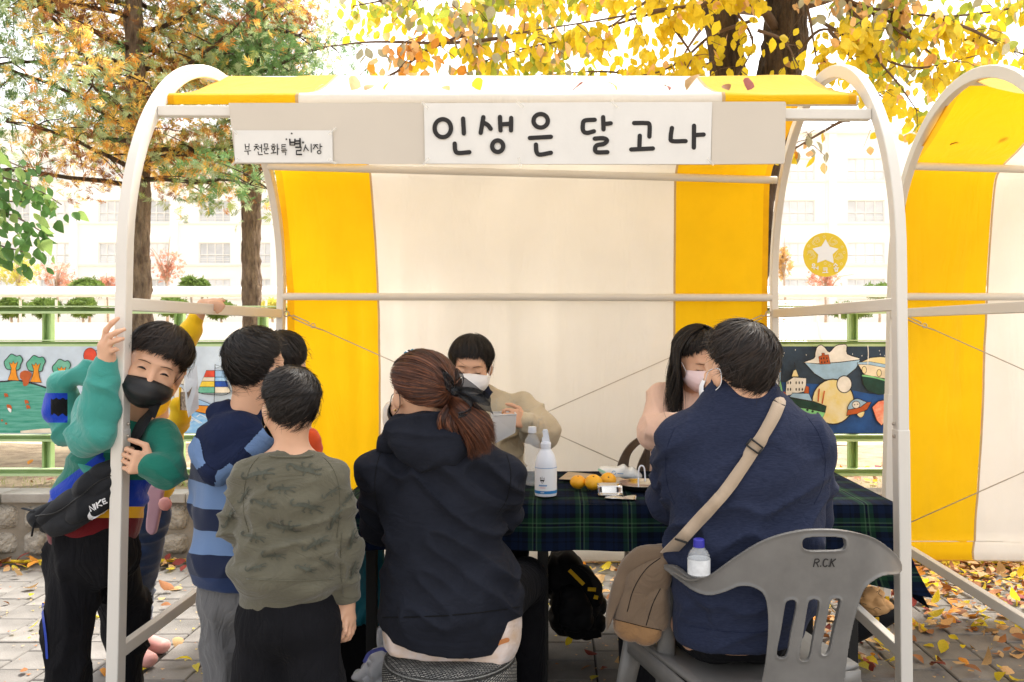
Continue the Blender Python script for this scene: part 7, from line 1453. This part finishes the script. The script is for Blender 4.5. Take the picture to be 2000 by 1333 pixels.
# ponytail
ctr = cat([q(884, 775, 2.32), q(900, 795, 2.28), q(920, 820, 2.27), q(934, 843, 2.27), (q(941, 858, 2.275))], 5); C_ = np.array(ctr); S_ = len(C_); n = 8000; an_ = rng.uniform(0, 2*np.pi, n); rad_ = np.sqrt(rng.uniform(0, 1, n)); uu = np.linspace(0, 1, S_)
wr_ = np.interp(uu, [0, .2, .6, 1], [.018, .036, .046, .036]); tw_ = an_[:, None]+.6*uu[None, :]; P = C_[None]+((np.cos(tw_)*rad_[:, None]*wr_)[..., None]*np.array((.86, 0, .5)))+((np.sin(tw_)*rad_[:, None]*wr_)[..., None]*np.array((0, .75, 0))); P[:, :, 2] -= (rng.uniform(-.03, .045, n)[:, None]*uu**3); P += ((noise3(np.stack([np.cos(an_)*3*rad_, np.sin(an_)*3*rad_, an_*0], 1), 3)-.5)[:, None, None]*np.array((.05, .02, .0))*uu[None, :, None]**2)
N_ = np.stack([np.cos(tw_)*.86, np.sin(tw_), np.cos(tw_)*.5], -1); strands('ponytail', P, N_, .0013, HAIR['hairbr'], p6, .1)
for k_, (st_, en_) in enumerate((((878, 800), (872, 838)), ((884, 806), (895, 850)))): 
    C2 = np.array(cat([q(*st_, 2.29), q((st_[0]+en_[0])/2-8, (st_[1]+en_[1])/2, 2.27), q(*en_, 2.28), q(en_[0]+18, en_[1]-4, 2.28)], 4)); S_ = len(C2); n = 260; o_ = rng.normal(0, .006, (n, 1, 3)); P = C2[None]+o_; strands('hair_lock', P, np.broadcast_to(np.array((0, -1., .2)), P.shape), .003, HAIR['hairbr'], p6)
bow = thing('hair_bow', 'sheer black ribbon bow tied in the auburn ponytail', 'bow', q(890, 765, 2.3)); SHR = mat('sheer_black', (.012, .013, .016), .45, .2, 30, alpha=.80)
def rb(name, pts, w, seed):
    C_ = cat([q(*p_) for p_ in pts], 6); b = MB(); g_ = random.Random(seed); n_ = len(C_)
    sd2 = Vector((g_.uniform(-.3, .3), -.4, 1)).normalized()
    b.grid(lambda u, v: Vector(C_[min(n_-1, int(round(u*(n_-1))))])+(sd2+Vector((.7*math.sin(u*5+seed), .3*math.cos(u*4), 0)))*(v-.5)*w*(.35+.65*math.sin(math.pi*min(1, u*1.0+.12)))+Vector((0, .006*math.sin(v*9+u*4), 0)), n_-1, 6); b.build(name, SHR, bow, smooth=True)
rb('bow_loop', [(888, 768, 2.285), (872, 742, 2.27), (864, 728, 2.27), (876, 730, 2.26), (890, 760, 2.27)], .035, 1); rb('bow_loop', [(892, 766, 2.28), (905, 745, 2.26), (898, 728, 2.25), (890, 740, 2.25), (890, 762, 2.27)], .03, 2); rb('bow_loop', [(890, 762, 2.27), (915, 752, 2.24), (935, 762, 2.23), (950, 780, 2.23), (930, 778, 2.25), (895, 770, 2.27)], .05, 3)
rb('bow_tail', [(890, 766, 2.275), (905, 780, 2.25), (920, 792, 2.24), (915, 805, 2.24), (895, 812, 2.24)], .055, 4); rb('bow_tail', [(895, 766, 2.27), (925, 775, 2.24), (950, 790, 2.23), (962, 805, 2.23)], .05, 5)
b = MB(); b.lathe([(.004, -.014), (.013, -.008), (.015, 0), (.013, .008), (.004, .014)], q(890, 765, 2.27), 10); b.build('bow_knot', SHR, bow, smooth=True)
hc = MB()
for i in range(9): a = i/8; hc.lathe([(.001, -.005), (.0055, -.002), (.0055, .002), (.001, .005)], H(-.03+.06*a, .022+.006*math.sin(a*9), .141-.010*(2*a-1)**2), 7, mi=i % 3)
o = hc.build('hair_clip', [M['teal'], M['maskw'], M['dark']], smooth=True); tag(o, 'small jewelled hair clip on top of the auburn hair', 'hair clip')
mask(H, M['maskb'], p6, loops=M['maskb']); b = MB(); b.lathe([(.001, 0), (.004, .003), (.001, .007)], H(-.083, .0, -.045), 8); b.build('earring', mat('gold', (.8, .5, .15), .25, metal=1), p6)

# ---------------------------------------------------------------- man in the navy jumper
Y9 = 2.27; q = lambda x, y, Y=Y9: W(x, y, Y)
p9 = person('broad man in a navy jumper seated on the near grey chair', (q(1440, 1250).x, Y9, 0)); H = Head(q(1440, 728, 2.27), (-.52, .80, -.18), (0, .1, 1), k=1.04)
f = bodyfield([q(1300, 850), q(1610, 900), H.c+Vector((0, 0, .06)), q(1440, 1260), Vector((.35, 2.9, .02)), q(1400, 1000, 2.85)], .0075, .12); H.skin(f); f.cone(H(0, -.02, -.06), q(1446, 820, 2.27), .056, .060, .015); f.econe(q(1455, 840), q(1455, 1150), (.16, .1), (.15, .12), (1, 0, 0)); f.ell(q(1430, 1215, 2.30), (.17, .13, .08))
sh = [q(1335, 865, 2.27), q(1583, 868, 2.27)]; el = [q(1312, 975, 2.42), q(1580, 1000, 2.42)]; wr = [q(1316, 950, 2.72), q(1480, 980, 2.75)]; kn = [Vector((.28, 2.78, .44)), Vector((.62, 2.80, .44))]; an = [Vector((.27, 2.78, .10)), Vector((.62, 2.84, .10))]
for i in (0, 1): f.chain([sh[i], el[i], wr[i]], [.055, .046, .032], .02); hand(f, wr[i], wr[i]+Vector((.0, .08, 0)), (1-2*i, 0, .4), 1.08)
legs(f, [q(1390, 1225, 2.32), q(1480, 1225, 2.32)], kn, an, [.095, .062, .042]); rect('body', f, M['skin'], p9)
NH = wrinkle(fabric('navy_heather', (.014, .019, .042), var=.0, vs=240, col2=(.026, .033, .064), stretch=(.25, .6, 2.)), 8, .02, .45, (1, 1, 1.6)); f = bodyfield([q(1270, 780), q(1640, 1260), q(1440, 1000, 2.80), q(1440, 1000, 2.1)], .0075, .08)
for (a, b_, ra, rb_) in (((1438, 762), (1445, 796), (.074, .072), (.112, .09)), ((1445, 796), (1452, 845), (.112, .09), (.192, .11)), ((1452, 850), (1456, 930), (.190, .11), (.208, .135)), ((1456, 930), (1456, 1040), (.208, .135), (.203, .145)), ((1456, 1040), (1450, 1140), (.203, .145), (.190, .15)), ((1450, 1140), (1440, 1225), (.190, .15), (.172, .145))): f.econe(q(*a), q(*b_), ra, rb_, (1, 0, 0), .03)
f.chain([sh[0], el[0], blerp(el[0], wr[0], .9)], [.072, .058, .044], .03); f.chain([sh[1], el[1], blerp(el[1], wr[1], .9)], [.072, .062, .044], .03); f.cut(q(1440, 1243), (.06, 0, -1))
sw9 = rect('jumper', f, NH, p9, dict(amp=.012, fr=(7, 7, 17), rot=.5, seed=41, spots=[(q(1330, 985, 2.3), .09, .007, (.6, 0, .8), 70), (q(1605, 960, 2.3), .10, .006, (-.5, 0, .8), 75), (q(1400, 1190, 2.1), .12, .008, (1, 0, .5), 60)], hem=q(0, 1238).z)); T9 = bvh(sw9)
seams(T9, [[(1575, 812), (1600, 850), (1612, 900), (1606, 950), (1590, 985)], [(1318, 835), (1302, 880), (1302, 940), (1318, 985)], [(1345, 1222), (1400, 1232), (1470, 1236), (1520, 1228)]], sw9, fabric('jumper_seam', (.010, .015, .042)), r=.0007)
f = bodyfield([q(1380, 750), q(1500, 800)], .006, .09); f.econe(q(1438, 756, 2.27), q(1442, 782, 2.27), (.074, .072), (.082, .077), (1, .1, 0), .01); rect('collar', f, NH, p9)
f = bodyfield([q(1340, 1200, 2.3), q(1540, 1200, 2.3), *kn, *an], .009, .1); f.econe(q(1395, 1228, 2.30), q(1480, 1228, 2.30), (.13, .075), (.13, .075), (0, 1, 0), .03); legs(f, [q(1392, 1222, 2.32), q(1480, 1222, 2.32)], kn, an, [.10, .08, .06]); f.cut((0, 0, .07), (0, 0, -1)); rect('trousers', f, BLK, p9)
for i in (0, 1): shoe('shoe', an[i], (0, 1, 0), M['dark'], p9, .27, .048)
hr = Hair(H, HAIR['hairb'], short_end(1.2, 1.62, 2.12), t=.019, pole=(.05, -.55, 1)); hr.cap(p9); hr.grow(p9, 9000, .5, .0022, .008, .22)
mask(H, M['maskw'], p9, loops=M['maskw'])
# shoulder bag and strap
sbg = thing('shoulder_bag', 'brown canvas shoulder bag with suede base hanging from the man in navy', 'bag', W(1245, 1170, 2.3)); M['canvas'] = fabric('brown_canvas', (.150, .105, .070), var=.12); M['suede'] = fabric('tan_suede', (.36, .17, .065)); M['webbing'] = fabric('beige_webbing', (.40, .31, .225), var=.05)
bto = lambda x, y, w: W(x, y, 2.36-.0005*(x-1180))+Vector((0, w, 0))
v, f_ = shell([(1195, 1215), (1200, 1150), (1215, 1105), (1245, 1080), (1285, 1065), (1312, 1072), (1312, 1120), (1308, 1180), (1304, 1225), (1282, 1248), (1262, 1257), (1240, 1256), (1212, 1244), (1198, 1232)], [], 2.4, .008, bto, puff=.052, puffd=30)
A = folds(v, f_, .007, (10, 10, 16), .9, 3); bb = mesh('bag_body', A, f_, (blocks('bag_canvas', (.150, .105, .070), (('base', (.26, .145, .065)),))), sbg); attrs(bb, lambda px, py, V: dict(base=py-1208-(px-1195)*.24)); seams(bvh(bb), [[(1196, 1209), (1225, 1216), (1260, 1225), (1300, 1233)], [(1225, 1195), (1238, 1150), (1262, 1112), (1290, 1090)], [(1262, 1222), (1275, 1180), (1290, 1150)]], bb, M['black'])
v, f_ = shell([(1180, 1218), (1182, 1170), (1196, 1120), (1214, 1085), (1240, 1064), (1280, 1058), (1300, 1062), (1290, 1082), (1250, 1098), (1225, 1130), (1208, 1170), (1196, 1205), (1186, 1222)], [], 2.2, .004, lambda x, y, w: bto(x, y, w)-Vector((0, .035, 0)), puff=.016, puffd=12); mesh('flap', folds(v, f_, .005, (12, 12, 12), .5, 4), f_, M['canvas'], sbg)
bs_ = drape(T9, .006, 2.2); Ts = bvh(bb)
def strapto(x, y):
    if y < 960: return bs_(x, y)
    ys = [drape(T9, .010, 9)(x+dx_, min(y, 1075)).y for dx_ in (-12, 0, 14, 28, 42)]; ys = [v_ for v_ in ys if v_ < 8]; Yb_ = min(ys) if ys else 2.19
    t_ = min(1, max(0, (y-1055)/60)); return W(x, y, Yb_*(1-t_)+2.345*t_)
b = MB(); P_ = [(1519, 790), (1509, 815), (1490, 850), (1470, 880), (1448, 915), (1420, 955), (1390, 990), (1360, 1022), (1330, 1055), (1303, 1083), (1285, 1104)]; ribbon(b, P_, 25, strapto, n=6); b.build('strap', M['webbing'], sbg, smooth=True, solid=.003)
b = MB()
for a, c_ in (((1466, 858), (1487, 873)), ((1458, 872), (1479, 887)), ((1466, 858), (1458, 872)), ((1487, 873), (1479, 887))): b.tube([drape(T9, .012)(*a), drape(T9, .012)(*c_)], .0026, 6)
b.build('buckle', M['dark'], sbg, smooth=True); b = MB(); b.tube([strapto(1318, 1052)-Vector((0, .006, 0)), strapto(1342, 1060)-Vector((0, .006, 0))], .0028, 6); b.build('buckle', M['dark'], sbg, smooth=True)

# ---------------------------------------------------------------- vendor
Y7 = 3.60; q = lambda x, y, Y=Y7: W(x, y, Y)
p7 = person('vendor with black fringe and white mask in a beige patterned jumper behind the table', (q(950, 1000).x, Y7, 0)); H = Head(q(920, 716, 3.50), (.03, -.95, -.24), (.05, -.25, 1), k=1.02)
f = bodyfield([q(850, 800), q(1090, 860), H.c+Vector((0, 0, .06)), Vector((-.3, 3.3, .02)), q(950, 850, 3.25)], .0062, .12); H.skin(f); f.cone(H(0, -.03, -.05), q(940, 800), .048, .055); f.econe(q(950, 815), q(950, 960), (.12, .08), (.12, .09), (1, 0, 0)); f.ell(q(945, 985), (.14, .11, .08))
sh = [q(1022, 796, 3.6), q(880, 800, 3.6)]; el = [q(1062, 848, 3.50), q(850, 880, 3.45)]; wr = [q(1022, 826, 3.33), q(800, 860, 3.25)]
for i in (0, 1): f.chain([sh[i], el[i], wr[i]], [.044, .038, .026], .02)
hand(f, wr[0], q(1008, 816, 3.29), (-.3, -.2, 1), 1., (.9, 1.0, .6), 0, .6); hand(f, wr[1], q(780, 850, 3.2), (0, .2, 1), 1., (.6, .8, .6))
kn = [Vector((-.40, 3.30, .45)), Vector((-.18, 3.28, .45))]; an = [Vector((-.42, 3.38, .1)), Vector((-.16, 3.32, .1))]; legs(f, [q(905, 1000), q(985, 1000)], kn, an, [.085, .055, .038]); rect('body', f, M['skin'], p7)
BG = wrinkle(fabric('beige_knit', (.56, .48, .34), var=.05), 9, .02, .5); f = bodyfield([q(850, 780), q(1090, 990), q(950, 850, 3.25)], .007, .09)
for (a, b_, ra, rb_) in (((938, 776), (945, 800), (.07, .06), (.14, .09)), ((945, 800), (950, 870), (.14, .09), (.16, .11)), ((950, 870), (950, 985), (.16, .11), (.165, .12))): f.econe(q(*a), q(*b_), ra, rb_, (1, 0, 0), .025)
f.chain([sh[0], q(1058, 838, 3.52), q(1042, 838, 3.42)], [.064, .066, .056], .03); f.cone(q(1044, 840, 3.43), q(1024, 824, 3.34), .052, .040, .02); f.chain([sh[1], el[1], wr[1]], [.062, .055, .04], .02)
sw7 = rect('jumper', f, BG, p7, dict(amp=.010, fr=(8, 8, 16), rot=.4, seed=51, spots=[(q(1060, 850, 3.45), .08, .007, (1, 0, .4), 75)])); T = bvh(sw7); b = MB(); kk = 0; WP = mat('print_cream', (.56, .53, .45), .8)
gg = random.Random(8)
for i in range(46):
    x, y = gg.uniform(962, 1082), gg.uniform(772, 925); a = gg.uniform(0, 6); s_ = gg.uniform(4, 8); kk += 1; pts = [(x+s_*math.cos(a+t*1.6)*t*.4, y+s_*math.sin(a+t*1.6)*t*.4) for t in np.linspace(.6, gg.uniform(2, 3.6), 6)]
    d = drape(T, .002+.00002*kk, 9)
    if max(abs(d(*p_).y-3.45) for p_ in pts) < .3: ribbon(b, pts, .9, d, n=4)
b.build('swirl_print', WP, sw7, kind='stuff')
f = bodyfield([q(900, 760), q(965, 800)], .006, .09); f.cone(q(935, 772, 3.57), q(940, 800, 3.58), .060, .064, .02); rect('scarf', f, fabric('navy_neck', (.012, .016, .035)), p7, dict(amp=.006, seed=8))
f = bodyfield([q(900, 960), *kn, *an], .009, .1); f.ell(q(945, 985), (.15, .12, .085)); legs(f, [q(905, 1000), q(985, 1000)], kn, an, [.09, .075, .055]); rect('trousers', f, BLK, p7)
for i in (0, 1): shoe('shoe', an[i], (0, -1, 0), M['dark'], p7, .24, .045)
def wf(ph):
    a = np.abs((ph+np.pi) % (2*np.pi)-np.pi); return np.interp(a, [0, .45, .7, 1.0, 1.3, 1.7, 2.3, np.pi], [1.36, 1.38, 1.48, 1.85, 2.10, 2.15, 2.25, 2.3])+.06*np.sin(ph*19)*(a < .8)
hr = Hair(H, HAIR['hair'], wf, t=.016, pole=(0, -.15, 1)); hr.cap(p7); hr.grow(p7, 4500, .9, .0026, .003, .05); mask(H, M['maskw'], p7, width=.071, top=.0, bot=-.105, loops=M['maskw'], bulge=.020); eyes(H, p7, -.7, .0012)

# ---------------------------------------------------------------- woman in the pink cardigan
Y8 = 3.46; q = lambda x, y, Y=Y8: W(x, y, Y)
p8 = person('woman with long black hair and pale pink mask in a peach pink cardigan', (q(1350, 1000).x, Y8, 0)); H = Head(q(1362, 706, 3.36), (.30, -.88, -.38), (.12, -.2, 1), k=1.02)
f = bodyfield([q(1280, 800), q(1450, 860), H.c+Vector((0, 0, .06)), Vector((.5, 3.1, .02)), q(1350, 850, 3.05)], .0072, .12); H.skin(f); f.cone(H(0, -.03, -.05), q(1350, 785), .048, .055); f.econe(q(1350, 800), q(1345, 940), (.12, .08), (.12, .09), (1, 0, 0)); f.ell(q(1345, 985), (.14, .11, .08))
sh = [q(1294, 778, 3.44), q(1412, 800, 3.44)]; el = [q(1280, 852, 3.32), q(1430, 880, 3.32)]; wr = [q(1345, 838, 3.08), q(1400, 880, 3.05)]
for i in (0, 1): f.chain([sh[i], el[i], wr[i]], [.044, .036, .026], .02); hand(f, wr[i], wr[i]+Vector((.03, -.07, -.02)), (.4, 0, .8), 1.)
kn = [Vector((.44, 3.16, .45)), Vector((.70, 3.16, .45))]; an = [Vector((.44, 3.18, .1)), Vector((.72, 3.2, .1))]; legs(f, [q(1310, 1000), q(1385, 1000)], kn, an, [.085, .055, .038]); rect('body', f, M['skin'], p8)
PC = wrinkle(fabric('peach_cardigan', (.80, .55, .44), var=.04), 9, .02, .5); f = bodyfield([q(1280, 740), q(1450, 990), q(1350, 850, 3.05)], .007, .09)
for (a, b_, ra, rb_) in (((1352, 762), (1350, 790), (.07, .06), (.13, .09)), ((1350, 790), (1346, 860), (.13, .09), (.15, .11)), ((1346, 860), (1340, 985), (.15, .11), (.165, .12))): f.econe(q(*a), q(*b_), ra, rb_, (1, 0, 0), .025)
f.chain([sh[0], q(1281, 845, 3.33), blerp(el[0], wr[0], .95)], [.066, .066, .055], .03); f.chain([sh[1], el[1], blerp(el[1], wr[1], .95)], [.06, .055, .045], .03); sw8 = rect('cardigan', f, PC, p8, dict(amp=.009, fr=(8, 8, 14), rot=-.9, seed=61, spots=[(q(1290, 860, 3.2), .08, .007, (.6, 0, 1), 75)]))
seams(bvh(sw8), [[(1318, 775), (1316, 800), (1322, 830)], [(1300, 768), (1296, 800), (1306, 828)]], sw8, fabric('cardigan_seam', (.45, .30, .24)))
f = bodyfield([q(1300, 960), *kn, *an], .009, .1); f.ell(q(1345, 985), (.15, .12, .085)); legs(f, [q(1310, 1000), q(1385, 1000)], kn, an, [.09, .075, .055]); rect('trousers', f, BLK, p8)
for i in (0, 1): shoe('shoe', an[i], (0, -1, 0), M['dark'], p8, .24, .045)
def lf_(ph):
    a = np.abs((ph+np.pi) % (2*np.pi)-np.pi); return np.interp(a, [0, .4, .8, 1.2, 1.7, 2.3, np.pi], [.95, 1.0, 1.3, 1.6, 1.8, 1.9, 1.95])
hr = Hair(H, HAIR['hair'], lf_, t=.020, pole=(0, .05, 1)); hr.cap(p8); hr.grow(p8, 1600, 1.1, .004, .002, .0)
n = 3600; ph = np.where(rng.random(n) < .5, 1, -1)*rng.uniform(1.22, 3.1, n); S_ = 16; u = np.linspace(0, 1, S_)[None, :]; th = .08+(1.5-.08)*np.minimum(u/.42, 1); P, N = hr.pt(th.repeat(n, 0), ph[:, None].repeat(S_, 1), (.012+.014*rng.random(n))[:, None]+0*u)
dr = np.clip((u-.42)/.58, 0, 1); ln = (.15+.16*rng.random(n))[:, None]; P[:, :, 2] -= dr*ln; P[:, :, 0] += dr*((noise3(np.stack([ph*3, ph*0, ph*0], 1), 2)-.5)*.05)[:, None]; P[:, :, 1] -= dr*.02; P[:, :, 0] += dr**2*rng.normal(0, .010, n)[:, None]+dr*.012*np.sin(dr*5+ph[:, None]*4)
strands('hair_strands', P, N, .0034, HAIR['hair'], p8)
mask(H, M['maskp'], p8, loops=M['maskw'], bulge=.016); eyes(H, p8, -.5, .0012)
